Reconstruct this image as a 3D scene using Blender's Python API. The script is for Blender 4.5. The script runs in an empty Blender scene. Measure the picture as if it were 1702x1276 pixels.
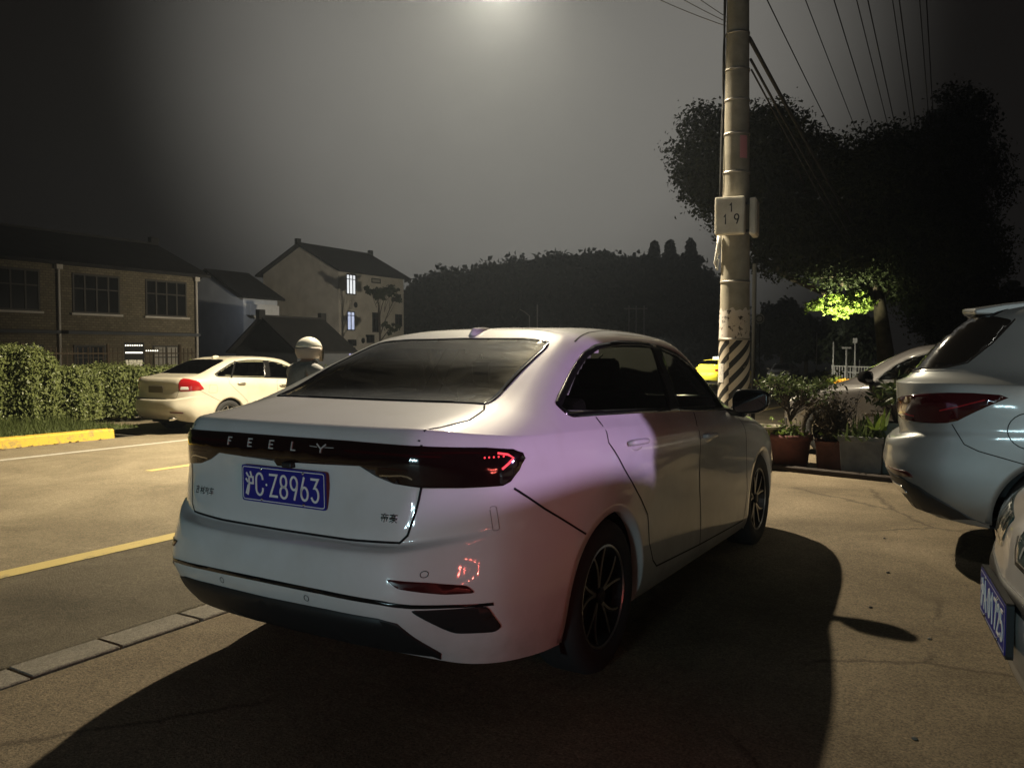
import bpy, bmesh, math, random
import numpy as np
from mathutils import Vector, Matrix, Euler
from mathutils.bvhtree import BVHTree
from math import sin, cos, pi, radians, atan2, hypot
random.seed(7)
rng = np.random.default_rng(11)
scene = bpy.context.scene
COL = scene.collection

# ------------------------------------------------------------------ materials
def mat(name, color, rough=0.6, metal=0.0, coat=0.0, spec=0.5, emit=None, estr=0.0, trans=0.0, alpha=1.0, ior=1.45):
    m = bpy.data.materials.new(name); m.use_nodes = True
    b = m.node_tree.nodes['Principled BSDF']
    b.inputs['Base Color'].default_value = (*color, 1)
    b.inputs['Roughness'].default_value = rough
    b.inputs['Metallic'].default_value = metal
    b.inputs['Coat Weight'].default_value = coat
    b.inputs['Coat Roughness'].default_value = 0.04
    b.inputs['Specular IOR Level'].default_value = spec
    b.inputs['Transmission Weight'].default_value = trans
    b.inputs['IOR'].default_value = ior
    b.inputs['Alpha'].default_value = alpha
    if emit:
        b.inputs['Emission Color'].default_value = (*emit, 1)
        b.inputs['Emission Strength'].default_value = estr
    return m

def N(m, t, **kw):
    n = m.node_tree.nodes.new(t)
    for k, v in kw.items():
        if k in n.inputs: n.inputs[k].default_value = v
        else: setattr(n, k, v)
    return n
def LK(m, a, b): m.node_tree.links.new(a, b)
def BS(m): return m.node_tree.nodes['Principled BSDF']

def noisy(m, c1, c2, scale=5.0, detail=6.0, bump=0.0, bscale=None, lo=0.35, hi=0.65, rough=None, dist=0.01, obj=True):
    """colour varies between c1 and c2 with noise; optional bump"""
    tc = N(m, 'ShaderNodeTexCoord')
    co = tc.outputs['Object']
    n1 = N(m, 'ShaderNodeTexNoise', Scale=scale, Detail=detail, Roughness=0.6)
    LK(m, co, n1.inputs['Vector'])
    r = N(m, 'ShaderNodeValToRGB')
    r.color_ramp.elements[0].position = lo; r.color_ramp.elements[1].position = hi
    r.color_ramp.elements[0].color = (*c1, 1); r.color_ramp.elements[1].color = (*c2, 1)
    LK(m, n1.outputs['Fac'], r.inputs['Fac'])
    LK(m, r.outputs['Color'], BS(m).inputs['Base Color'])
    if bump:
        n2 = N(m, 'ShaderNodeTexNoise', Scale=bscale or scale * 6, Detail=4.0)
        LK(m, co, n2.inputs['Vector'])
        bp = N(m, 'ShaderNodeBump', Strength=bump, Distance=dist)
        LK(m, n2.outputs['Fac'], bp.inputs['Height'])
        LK(m, bp.outputs['Normal'], BS(m).inputs['Normal'])
    return r

def two_sided(m, inner=(0.01, 0.01, 0.01)):
    """the inner face of sheet metal is bare dark trim"""
    nt = m.node_tree; b = BS(m); out = nt.nodes['Material Output']
    g = N(m, 'ShaderNodeNewGeometry'); mx = N(m, 'ShaderNodeMixShader')
    d = N(m, 'ShaderNodeBsdfDiffuse'); d.inputs['Color'].default_value = (*inner, 1)
    LK(m, g.outputs['Backfacing'], mx.inputs['Fac'])
    LK(m, b.outputs[0], mx.inputs[1]); LK(m, d.outputs[0], mx.inputs[2])
    LK(m, mx.outputs[0], out.inputs['Surface'])

def glass(name, tint=(0.3, 0.32, 0.3), refl=0.06, rough=0.02):
    """thin tinted car glass: see-through part + fresnel reflection, no refraction"""
    m = bpy.data.materials.new(name); m.use_nodes = True
    nt = m.node_tree; nt.nodes.remove(BS(m)); out = nt.nodes['Material Output']
    t = N(m, 'ShaderNodeBsdfTransparent'); t.inputs['Color'].default_value = (*tint, 1)
    g = N(m, 'ShaderNodeBsdfGlossy'); g.inputs['Roughness'].default_value = rough
    g.inputs['Color'].default_value = (0.9, 0.9, 0.9, 1)
    f = N(m, 'ShaderNodeFresnel', IOR=1.5); mx = N(m, 'ShaderNodeMixShader')
    LK(m, f.outputs[0], mx.inputs['Fac']); LK(m, t.outputs[0], mx.inputs[1]); LK(m, g.outputs[0], mx.inputs[2])
    LK(m, mx.outputs[0], out.inputs['Surface'])
    return m

# ------------------------------------------------------------------ objects
def tag(o, label=None, cat=None, group=None, kind=None):
    if label: o['label'] = label
    if cat: o['category'] = cat
    if group: o['group'] = group
    if kind: o['kind'] = kind
    return o
def empty(name, loc=(0, 0, 0), rz=0.0, parent=None):
    o = bpy.data.objects.new(name, None); COL.objects.link(o)
    o.location = loc; o.rotation_euler = (0, 0, rz); o.empty_display_size = 0.2
    if parent: o.parent = parent
    return o
def link(name, bm, m, parent=None, smooth=True, loc=None):
    me = bpy.data.meshes.new(name)
    bm.normal_update(); bm.to_mesh(me); bm.free()
    return link_me(name, me, m, parent, smooth, loc)
def link_me(name, me, m, parent=None, smooth=True, loc=None):
    o = bpy.data.objects.new(name, me); COL.objects.link(o)
    for x in (m if isinstance(m, (list, tuple)) else [m]): me.materials.append(x)
    if smooth: me.polygons.foreach_set('use_smooth', [True] * len(me.polygons))
    if parent: o.parent = parent
    if loc: o.location = loc
    return o
def soft(o, w=0.01, seg=2, ang=40):
    """rounded edges"""
    md = o.modifiers.new('Bevel', 'BEVEL'); md.width = w; md.segments = seg
    md.limit_method = 'ANGLE'; md.angle_limit = radians(ang)
    md.harden_normals = False
    o.data.polygons.foreach_set('use_smooth', [False] * len(o.data.polygons))
    return o
def copy_tree(o, parent=None):
    c = o.copy(); COL.objects.link(c)
    if parent is not None: c.parent = parent
    for ch in list(o.children): copy_tree(ch, c)
    return c
def NB(): return bmesh.new()
def box(bm, c, s, rot=None, mi=0):
    M = Matrix.Translation(c)
    if rot is not None: M = M @ Euler(rot).to_matrix().to_4x4()
    M = M @ Matrix.Diagonal((s[0], s[1], s[2], 1))
    r = bmesh.ops.create_cube(bm, size=1, matrix=M)
    for v in r['verts']:
        for f in v.link_faces: f.material_index = mi
    return r['verts']
def frame_of(d):
    d = Vector(d).normalized()
    u = d.cross(Vector((0, 0, 1)))
    if u.length < 1e-3: u = Vector((1, 0, 0))
    u.normalize(); return u, d.cross(u)
def tube(bm, pts, r, n=8, cap=True, mi=0):
    """round tube through pts; r a number or a list"""
    P = [Vector(p) for p in pts]; rings = []
    for i, p in enumerate(P):
        d = (P[min(i + 1, len(P) - 1)] - P[max(i - 1, 0)])
        if d.length < 1e-9: d = Vector((0, 0, 1))
        d.normalize()
        if i == 0: u, w = frame_of(d)
        else:
            u = (u - d * u.dot(d)); u.normalize(); w = d.cross(u)
        rr = r[i] if isinstance(r, (list, tuple)) else r
        rings.append([bm.verts.new(p + (u * cos(2 * pi * k / n) + w * sin(2 * pi * k / n)) * rr) for k in range(n)])
    for a, b in zip(rings, rings[1:]):
        for k in range(n):
            f = bm.faces.new((a[k], a[(k + 1) % n], b[(k + 1) % n], b[k])); f.material_index = mi
    if cap:
        f = bm.faces.new(rings[0][::-1]); f.material_index = mi
        f = bm.faces.new(rings[-1]); f.material_index = mi
def lathe(bm, prof, n=32, axis='z', center=(0, 0, 0), mi=0):
    """prof: list of (r, h)"""
    rings = []
    for r, h in prof:
        row = []
        for k in range(n):
            a = 2 * pi * k / n
            if axis == 'z': p = (r * cos(a), r * sin(a), h)
            else: p = (h, r * cos(a), r * sin(a))
            row.append(bm.verts.new((p[0] + center[0], p[1] + center[1], p[2] + center[2])))
        rings.append(row)
    for a, b in zip(rings, rings[1:]):
        for k in range(n):
            f = bm.faces.new((a[k], a[(k + 1) % n], b[(k + 1) % n], b[k])); f.material_index = mi
def prism(bm, pts2, z0, z1, mi=0):
    """extruded xy polygon"""
    lo = [bm.verts.new((x, y, z0)) for x, y in pts2]; hi = [bm.verts.new((x, y, z1)) for x, y in pts2]
    n = len(pts2)
    for k in range(n):
        f = bm.faces.new((lo[k], lo[(k + 1) % n], hi[(k + 1) % n], hi[k])); f.material_index = mi
    f = bm.faces.new(lo[::-1]); f.material_index = mi
    f = bm.faces.new(hi); f.material_index = mi
def quad(bm, a, b, c, d, mi=0):
    f = bm.faces.new([bm.verts.new(p) for p in (a, b, c, d)]); f.material_index = mi; return f
def ellipsoid(bm, c, s, seg=16, ring=10, rot=None):
    M = Matrix.Translation(c)
    if rot is not None: M = M @ Euler(rot).to_matrix().to_4x4()
    M = M @ Matrix.Diagonal((s[0], s[1], s[2], 1))
    bmesh.ops.create_uvsphere(bm, u_segments=seg, v_segments=ring, radius=1, matrix=M)
def chaikin(pts, it=2, closed=True, keep=()):
    P = [np.array(p, float) for p in pts]
    for _ in range(it):
        Q = []
        n = len(P)
        rngk = range(n) if closed else range(n - 1)
        if not closed: Q.append(P[0])
        for i in rngk:
            a, b = P[i], P[(i + 1) % n]
            Q.append(a * .75 + b * .25); Q.append(a * .25 + b * .75)
        if not closed: Q.append(P[-1])
        P = Q
    return [tuple(p) for p in P]
def roundpoly(pts, r=0.02, n=4):
    """polygon with corners of radius about r"""
    out = []; P = [np.array(p, float) for p in pts]; m = len(P)
    for i in range(m):
        a, b, c = P[i - 1], P[i], P[(i + 1) % m]
        d1 = a - b; d2 = c - b; l1 = np.linalg.norm(d1); l2 = np.linalg.norm(d2)
        k = min(r, l1 * .45, l2 * .45)
        p0 = b + d1 / l1 * k; p1 = b + d2 / l2 * k
        for t in np.linspace(0, 1, n): out.append(tuple((1 - t) ** 2 * p0 + 2 * t * (1 - t) * b + t * t * p1))
    return out
def inside(p, poly):
    x, y = p; c = False; n = len(poly); j = n - 1
    for i in range(n):
        xi, yi = poly[i]; xj, yj = poly[j]
        if (yi > y) != (yj > y) and x < (xj - xi) * (y - yi) / (yj - yi + 1e-12) + xi: c = not c
        j = i
    return c
def shrink(poly, d):
    """inset a polygon by d"""
    P = [np.array(p, float) for p in poly]; n = len(P); out = []
    A = sum(P[i][0] * P[(i + 1) % n][1] - P[(i + 1) % n][0] * P[i][1] for i in range(n))
    s = 1 if A > 0 else -1
    for i in range(n):
        a, b, c = P[i - 1], P[i], P[(i + 1) % n]
        e1 = b - a; e2 = c - b
        n1 = np.array((-e1[1], e1[0])) / (np.linalg.norm(e1) + 1e-9) * s
        n2 = np.array((-e2[1], e2[0])) / (np.linalg.norm(e2) + 1e-9) * s
        q = n1 + n2; q = q / (np.linalg.norm(q) + 1e-9)
        k = d / max(0.4, float(q @ n1))
        out.append(tuple(b + q * k))
    return out

# ------------------------------------------------------------------ surfaces from rings of control points
def pchip(t, y, tt):
    t = np.asarray(t, float); y = np.asarray(y, float)
    h = np.diff(t); dl = np.diff(y, axis=0) / h[:, None]
    n = len(t); d = np.zeros_like(y)
    for i in range(1, n - 1):
        w1 = 2 * h[i] + h[i - 1]; w2 = h[i] + 2 * h[i - 1]
        a, b = dl[i - 1], dl[i]
        ok = a * b > 0
        with np.errstate(divide='ignore', invalid='ignore'):
            d[i] = np.where(ok, (w1 + w2) / (w1 / a + w2 / b), 0)
    d[0] = dl[0]; d[-1] = dl[-1]
    k = np.clip(np.searchsorted(t, tt, side='right') - 1, 0, n - 2)
    s = ((tt - t[k]) / h[k])[:, None]; H = h[k][:, None]
    return ((1 + 2 * s) * (1 - s) ** 2) * y[k] + s * (1 - s) ** 2 * H * d[k] + s * s * (3 - 2 * s) * y[k + 1] + s * s * (s - 1) * H * d[k + 1]
def param(P):
    """mean chord parameter for a stack of rows (axis 0)"""
    d = np.linalg.norm(np.diff(P, axis=0), axis=2).mean(axis=1) ** 0.5
    return np.concatenate([[0], np.cumsum(d)])
def surf_grid(R, nu, nv, smooth=2):
    """R[ring][key] -> dense grid G[v][u]"""
    R = np.array(R, float)
    tu = param(R.transpose(1, 0, 2))
    uu = np.concatenate([np.linspace(tu[i], tu[i + 1], nu, endpoint=False) for i in range(len(tu) - 1)] + [[tu[-1]]])
    A = np.stack([pchip(tu, r, uu) for r in R])
    tv = param(A)
    vv = np.concatenate([np.linspace(tv[i], tv[i + 1], nv, endpoint=False) for i in range(len(tv) - 1)] + [[tv[-1]]])
    G = np.stack([pchip(tv, A[:, j], vv) for j in range(A.shape[1])], axis=1)
    for _ in range(smooth):
        H = G.copy()
        H[1:-1] = .5 * H[1:-1] + .25 * (G[:-2] + G[2:])
        K = H.copy()
        K[:, 1:-1] = .5 * K[:, 1:-1] + .25 * (H[:, :-2] + H[:, 2:])
        K[:, 0] = .5 * H[:, 0] + .5 * H[:, 1]; K[:, -1] = .5 * H[:, -1] + .5 * H[:, -2]
        K[:, 0, 0] = 0; K[:, -1, 0] = 0; K[-1, :, 0] = 0
        G = K
    return G

class Shell:
    """a closed car skin (both halves) with a BVH for laying parts on it"""
    def __init__(s, R, nu=8, nv=7, smooth=2):
        G = surf_grid(R, nu, nv, smooth); nvv, nuu, _ = G.shape
        verts = []; idx = {}
        def vid(i, j, m):
            x, y, z = G[i, j]
            if abs(x) < 1e-4: x = 0.0; m = 0
            k = (i, j, m)
            if k not in idx:
                idx[k] = len(verts); verts.append((-x if m else x, y, z))
            return idx[k]
        faces = []
        for m in (0, 1):
            for i in range(nvv - 1):
                for j in range(nuu - 1):
                    q = [vid(i, j, m), vid(i, j + 1, m), vid(i + 1, j + 1, m), vid(i + 1, j, m)]
                    if m: q = q[::-1]
                    q2 = []
                    for a in q:
                        if a not in q2: q2.append(a)
                    if len(q2) > 2: faces.append(q2)
        s.V = np.array(verts); s.F = faces
        s.bvh = BVHTree.FromPolygons([Vector(v) for v in verts], faces)
        me = bpy.data.meshes.new('tmp'); me.from_pydata(verts, [], faces); me.update()
        nn = np.zeros(len(verts) * 3); me.vertices.foreach_get('normal', nn)
        s.VN = nn.reshape(-1, 3)
        bpy.data.meshes.remove(me)
        s.FC = np.array([s.V[f].mean(axis=0) for f in faces])
    def hit(s, o, d):
        h = s.bvh.ray_cast(Vector(o), Vector(d))
        if h[0] is None:
            h = s.bvh.find_nearest(Vector(o) + Vector(d) * (-Vector(o).dot(Vector(d))))
            n = h[1]
            return h[0], (n if n.dot(Vector(d)) < 0 else -n)
        n = h[1]
        return h[0], (n if n.dot(Vector(d)) < 0 else -n)
    # projections: 'R' right side (y,z), 'L' left side (y,z), 'B' rear (x,z), 'F' front (x,z), 'T' top (x,y), or a (origin fn, dir)
    def proj(s, ax, a, b):
        if ax == 'R': return s.hit((3, a, b), (-1, 0, 0))
        if ax == 'L': return s.hit((-3, a, b), (1, 0, 0))
        if ax == 'B': return s.hit((a, -3, b), (0, 1, 0))
        if ax == 'F': return s.hit((a, 8, b), (0, -1, 0))
        if ax == 'T': return s.hit((a, b, 4), (0, 0, -1))
        if ax == 'BR':   # from the rear right quarter: a along (1,1)/sqrt2, b = z
            q = 2 ** -.5; return s.hit((a * q + 3, a * q - 3, b), (-q, q, 0))
        if ax == 'BL':
            q = 2 ** -.5; return s.hit((-a * q - 3, a * q - 3, b), (q, q, 0))
        if ax == 'FR':
            q = 2 ** -.5; return s.hit((a * q + 5, -a * q + 5, b), (-q, -q, 0))
    def sub(s, name, mask, m, parent):
        """the skin faces picked by mask, with the whole skin's normals"""
        ids = np.nonzero(mask)[0]; used = {}; V = []; NN = []; F = []
        for i in ids:
            f = []
            for v in s.F[i]:
                if v not in used:
                    used[v] = len(V); V.append(s.V[v]); NN.append(s.VN[v])
                f.append(used[v])
            F.append(f)
        if not F: return None
        me = bpy.data.meshes.new(name); me.from_pydata([tuple(v) for v in V], [], F); me.update()
        o = link_me(name, me, m, parent)
        me.normals_split_custom_set_from_vertices([tuple(n) for n in NN])
        return o
    def patch(s, name, poly, ax, m, parent, off=0.003, cell=0.05, hole=None, rim=0.006, bulge=0.0):
        bm = NB(); s.patch_bm(bm, poly, ax, off, cell, hole, rim, bulge)
        return link(name, bm, m, parent)
    def patch_bm(s, bm0, poly, ax, off=0.003, cell=0.05, hole=None, rim=0.006, bulge=0.0, mi=0):
        bm = NB()
        if hole:
            # ring between poly and hole (same number of points)
            o = [bm.verts.new((p[0], p[1], 0)) for p in poly]; i_ = [bm.verts.new((p[0], p[1], 0)) for p in hole]
            n = len(o)
            for k in range(n): bm.faces.new((o[k], o[(k + 1) % n], i_[(k + 1) % n], i_[k]))
        else:
            f = bm.faces.new([bm.verts.new((p[0], p[1], 0)) for p in poly])
            bmesh.ops.triangulate(bm, faces=[f])
        xs = [p[0] for p in poly]; ys = [p[1] for p in poly]
        for k in range(int(math.ceil((max(xs) - min(xs)) / cell))):
            bmesh.ops.bisect_plane(bm, geom=bm.verts[:] + bm.edges[:] + bm.faces[:], plane_co=(min(xs) + cell * (k + .37), 0, 0), plane_no=(1, 0, 0))
        for k in range(int(math.ceil((max(ys) - min(ys)) / cell))):
            bmesh.ops.bisect_plane(bm, geom=bm.verts[:] + bm.edges[:] + bm.faces[:], plane_co=(0, min(ys) + cell * (k + .37), 0), plane_no=(0, 1, 0))
        bmesh.ops.remove_doubles(bm, verts=bm.verts[:], dist=1e-5)
        nrm = {}
        flip = 0
        for v in bm.verts:
            p, n = s.proj(ax, v.co.x, v.co.y); nrm[v] = n
            v.co = p + n * off
        bm.normal_update()
        for f in bm.faces:
            nn = sum((nrm[v] for v in f.verts), Vector())
            if f.normal.dot(nn) < 0: f.normal_flip()
        if rim:
            be = [e for e in bm.edges if len(e.link_faces) == 1]
            low = {}
            for e in be:
                for v in e.verts:
                    if v not in low:
                        low[v] = bm.verts.new(v.co - nrm[v] * rim)
            for e in be:
                lp = e.link_loops[0]
                a, b = lp.vert, lp.link_loop_next.vert
                bm.faces.new((b, a, low[a], low[b]))
        me = bpy.data.meshes.new('t'); bm.normal_update(); 
        for f in bm.faces: f.material_index = mi
        bm.to_mesh(me); bm.free(); bm0.from_mesh(me); bpy.data.meshes.remove(me)
    def line_bm(s, bm, pts, ax, w=0.006, off=0.0012, step=0.03, closed=False, mi=0):
        """a thin ribbon laid along pts on the skin"""
        P = [np.array(p, float) for p in pts]
        if closed: P.append(P[0])
        Q = []
        for a, b in zip(P, P[1:]):
            n = max(1, int(np.linalg.norm(b - a) / step))
            for k in range(n): Q.append(a + (b - a) * k / n)
        Q.append(P[-1])
        C = []
        for q in Q:
            p, n = s.proj(ax, *q); C.append((p, n))
        prev = None
        for i, (p, n) in enumerate(C):
            t = C[min(i + 1, len(C) - 1)][0] - C[max(i - 1, 0)][0]
            b = t.cross(n)
            if b.length < 1e-9: continue
            b.normalize()
            cur = (bm.verts.new(p + n * off + b * w / 2), bm.verts.new(p + n * off - b * w / 2))
            if prev:
                f = bm.faces.new((prev[0], prev[1], cur[1], cur[0])); f.material_index = mi
                f.normal_update()
                if f.normal.dot(n) < 0: f.normal_flip()
            prev = cur
    def line(s, name, polylines, m, parent, w=0.006, off=0.0012, step=0.03):
        bm = NB()
        for ax, pts in polylines: s.line_bm(bm, pts, ax, w, off, step)
        return link(name, bm, m, parent)
# ------------------------------------------------------------------ car skins: rings from the sill up to the roof, each from rear centre round the side to front centre
SEDAN = [
 [(0,0.17,0.3),(0.3,0.18,0.3),(0.55,0.22,0.29),(0.7,0.29,0.27),(0.8,0.44,0.25),(0.85,0.7,0.23),(0.86,1.08,0.22),(0.865,1.6,0.21),(0.865,2.3,0.2),(0.865,3,0.19),(0.85,3.73,0.18),(0.82,4.12,0.18),(0.7,4.35,0.18),(0.42,4.48,0.18),(0,4.53,0.18)],
 [(0,0.06,0.4),(0.3,0.07,0.4),(0.55,0.11,0.4),(0.7025,0.2145,0.4),(0.8354,0.381,0.39),(0.8824,0.72,0.35),(0.895,1.08,0.33),(0.895,1.6,0.31),(0.895,2.3,0.29),(0.895,3,0.28),(0.89,3.73,0.27),(0.865,4.14,0.28),(0.755,4.42,0.3),(0.45,4.57,0.3),(0,4.62,0.3)],
 [(0,0,0.53),(0.3,0.012,0.53),(0.55,0.055,0.53),(0.71,0.168,0.53),(0.8396,0.354,0.53),(0.8936,0.72,0.52),(0.908,1.08,0.5),(0.905,1.6,0.48),(0.903,2.3,0.47),(0.903,3,0.46),(0.9,3.73,0.46),(0.872,4.16,0.46),(0.76,4.45,0.46),(0.45,4.6,0.46),(0,4.65,0.46)],
 [(0,0.02,0.655),(0.3,0.03,0.655),(0.52,0.065,0.655),(0.695,0.185,0.66),(0.83,0.37,0.68),(0.892,0.74,0.68),(0.914,1.08,0.68),(0.903,1.6,0.66),(0.9,2.3,0.65),(0.9,3,0.64),(0.902,3.73,0.63),(0.868,4.16,0.62),(0.755,4.44,0.6),(0.45,4.58,0.6),(0,4.63,0.6)],
 [(0,0.105,0.695),(0.3,0.11,0.695),(0.5,0.13,0.7),(0.675,0.21,0.73),(0.827,0.375,0.76),(0.892,0.75,0.77),(0.916,1.08,0.78),(0.905,1.6,0.75),(0.9,2.3,0.74),(0.9,3,0.73),(0.9,3.73,0.71),(0.865,4.14,0.7),(0.75,4.4,0.68),(0.44,4.54,0.68),(0,4.59,0.68)],
 [(0,0.135,0.88),(0.3,0.14,0.88),(0.55,0.163,0.88),(0.695,0.24,0.89),(0.834,0.38,0.9),(0.895,0.76,0.91),(0.912,1.08,0.91),(0.907,1.6,0.88),(0.905,2.3,0.86),(0.903,3,0.84),(0.885,3.73,0.82),(0.845,4.08,0.79),(0.72,4.3,0.76),(0.42,4.44,0.75),(0,4.5,0.75)],
 [(0,0.12,0.99),(0.3,0.128,0.99),(0.55,0.152,0.99),(0.715,0.257,0.985),(0.844,0.405,0.98),(0.892,0.78,0.98),(0.902,1.08,0.975),(0.9,1.6,0.95),(0.898,2.3,0.93),(0.893,3,0.9),(0.86,3.73,0.87),(0.8,4,0.84),(0.65,4.2,0.8),(0.38,4.33,0.79),(0,4.38,0.79)],
 [(0,0.175,1.095),(0.3,0.18,1.095),(0.54,0.2,1.095),(0.7275,0.3175,1.075),(0.831,0.475,1.06),(0.869,0.8,1.05),(0.875,1.08,1.04),(0.868,1.6,1.015),(0.866,2.3,0.99),(0.855,3,0.96),(0.79,3.73,0.925),(0.7,3.95,0.89),(0.52,4.08,0.86),(0.3,4.18,0.85),(0,4.22,0.85)],
 [(0,0.66,1.165),(0.3,0.655,1.165),(0.56,0.63,1.16),(0.68,0.64,1.145),(0.77,0.7,1.13),(0.815,0.86,1.115),(0.825,1.1,1.1),(0.828,1.6,1.07),(0.825,2.38,1.04),(0.8,3.07,1.01),(0.74,3.41,1),(0.62,3.58,1),(0.48,3.66,1),(0.28,3.7,1),(0,3.72,1)],
 [(0,1.02,1.315),(0.28,1.015,1.315),(0.5,0.99,1.31),(0.6,1,1.295),(0.675,1.05,1.28),(0.715,1.18,1.265),(0.735,1.35,1.26),(0.748,1.75,1.255),(0.742,2.37,1.24),(0.715,2.88,1.22),(0.64,3.14,1.2),(0.54,3.26,1.2),(0.42,3.33,1.2),(0.24,3.38,1.2),(0,3.4,1.2)],
 [(0,1.42,1.455),(0.25,1.41,1.455),(0.46,1.375,1.445),(0.52,1.38,1.44),(0.565,1.42,1.437),(0.6,1.5,1.437),(0.618,1.62,1.44),(0.63,1.85,1.447),(0.625,2.25,1.442),(0.6,2.58,1.43),(0.53,2.76,1.42),(0.44,2.83,1.42),(0.34,2.87,1.42),(0.2,2.9,1.42),(0,2.91,1.42)],
 [(0,1.5,1.475),(0.18,1.49,1.475),(0.32,1.47,1.472),(0.36,1.5,1.472),(0.38,1.55,1.477),(0.39,1.65,1.485),(0.4,1.75,1.49),(0.4,1.9,1.493),(0.4,2.18,1.49),(0.38,2.44,1.48),(0.34,2.6,1.465),(0.28,2.68,1.46),(0.22,2.71,1.458),(0.13,2.74,1.457),(0,2.75,1.457)],
 [(0,1.56,1.485),(0,1.6,1.488),(0,1.65,1.492),(0,1.7,1.495),(0,1.75,1.497),(0,1.82,1.499),(0,1.91,1.5),(0,2.01,1.5),(0,2.13,1.5),(0,2.25,1.497),(0,2.36,1.492),(0,2.45,1.488),(0,2.53,1.483),(0,2.6,1.478),(0,2.66,1.473)],
]
def _between(R, i, t, zt=None):
    """an extra ring between ring i and i+1 (t from ring i)"""
    return [tuple(a[k] + (b[k] - a[k]) * (t if k < 2 or zt is None else zt) for k in range(3)) for a, b in zip(R[i], R[i + 1])]
SEDAN = SEDAN[:4] + [_between(SEDAN, 3, .18, .62)] + [SEDAN[4]] + [_between(SEDAN, 4, .10, .22)] + SEDAN[5:8] + [_between(SEDAN, 7, .09, .10)] + SEDAN[8:]
# ------------------------------------------------------------------ cars
M = {}
def paint(name, c, metal=0.0, rough=0.35, coat=0.9, dust=0.05):
    m = mat(name, c, rough=rough + .12, metal=metal, coat=coat, spec=0.3)
    # thin road dust that breaks up the gloss
    tc = N(m, 'ShaderNodeTexCoord'); n = N(m, 'ShaderNodeTexNoise', Scale=3.0, Detail=8.0, Roughness=0.65)
    LK(m, tc.outputs['Object'], n.inputs['Vector'])
    r = N(m, 'ShaderNodeMapRange'); r.inputs['From Min'].default_value = .3; r.inputs['From Max'].default_value = .75
    r.inputs['To Min'].default_value = 0.03; r.inputs['To Max'].default_value = 0.03 + dust
    LK(m, n.outputs['Fac'], r.inputs['Value']); LK(m, r.outputs[0], BS(m).inputs['Coat Roughness'])
    mx = N(m, 'ShaderNodeMixRGB'); mx.inputs['Color1'].default_value = (*c, 1)
    mx.inputs['Color2'].default_value = (c[0] * .82, c[1] * .79, c[2] * .74, 1)
    n2 = N(m, 'ShaderNodeTexNoise', Scale=1.7, Detail=9.0, Roughness=0.7); LK(m, tc.outputs['Object'], n2.inputs['Vector'])
    r2 = N(m, 'ShaderNodeMapRange'); r2.inputs['From Min'].default_value = .45; r2.inputs['From Max'].default_value = .8
    LK(m, n2.outputs['Fac'], r2.inputs['Value']); LK(m, r2.outputs[0], mx.inputs['Fac'])
    # road dirt thrown up along the sills and behind the wheels
    sz = N(m, 'ShaderNodeSeparateXYZ'); LK(m, tc.outputs['Object'], sz.inputs[0])
    dr = N(m, 'ShaderNodeMapRange'); dr.inputs['From Min'].default_value = .62; dr.inputs['From Max'].default_value = .20; LK(m, sz.outputs['Z'], dr.inputs['Value'])
    dn = N(m, 'ShaderNodeTexNoise', Scale=5.0, Detail=8.0, Roughness=.7); LK(m, tc.outputs['Object'], dn.inputs['Vector'])
    dm = N(m, 'ShaderNodeMath', operation='MULTIPLY'); LK(m, dr.outputs[0], dm.inputs[0]); LK(m, dn.outputs['Fac'], dm.inputs[1])
    d2 = N(m, 'ShaderNodeMixRGB'); LK(m, dm.outputs[0], d2.inputs['Fac']); LK(m, mx.outputs[0], d2.inputs['Color1']); d2.inputs['Color2'].default_value = (.16, .14, .11, 1)
    LK(m, d2.outputs[0], BS(m).inputs['Base Color'])
    two_sided(m)
    return m
M['gloss_black'] = mat('gloss_black', (.008, .008, .008), rough=.15, coat=.6)
M['trim_black'] = mat('trim_black', (.012, .012, .012), rough=.55)
M['gap'] = mat('panel_gap', (.004, .004, .004), rough=.9)
M['cabin'] = mat('cabin_fabric', (.012, .011, .010), rough=.85)
M['rubber'] = mat('tyre_rubber', (.012, .012, .012), rough=.8)
M['rim_dark'] = mat('rim_dark', (.015, .015, .016), rough=.4, metal=.6)
M['rim_silver'] = mat('rim_silver', (.55, .54, .52), rough=.3, metal=1)
M['chrome'] = mat('chrome', (.8, .8, .78), rough=.12, metal=1)
M['lamp_smoke'] = mat('lamp_smoke', (.010, .003, .003), rough=.08, coat=1, spec=.6)
M['lamp_red'] = mat('lamp_red', (.22, .008, .010), rough=.12, coat=1)
M['lamp_deep'] = mat('lamp_deep_red', (.03, .002, .003), rough=.1, coat=1)
M['lamp_clear'] = mat('lamp_clear', (.45, .45, .42), rough=.15, coat=1)
M['reflector'] = mat('reflector_red', (.05, .008, .008), rough=.3, coat=.5)
M['plate_blue'] = mat('plate_blue', (.012, .014, .22), rough=.4)
M['plate_white'] = mat('plate_white', (.75, .75, .72), rough=.45)
M['glass_dark'] = glass('glass_dark', (.52, .54, .48))
M['glass_clear'] = glass('glass_clear', (.8, .84, .8))
M['letter_silver'] = mat('letter_silver', (.6, .6, .58), rough=.45, metal=.4)
M['mirror'] = mat('mirror_glass', (.5, .5, .5), rough=.03, metal=1)
M['red_reflection'] = mat('red_reflection', (.3, .01, .01), emit=(1, .05, .07), estr=1.6)  # glow for the red reflection drawn on the right tail lamp

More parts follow.
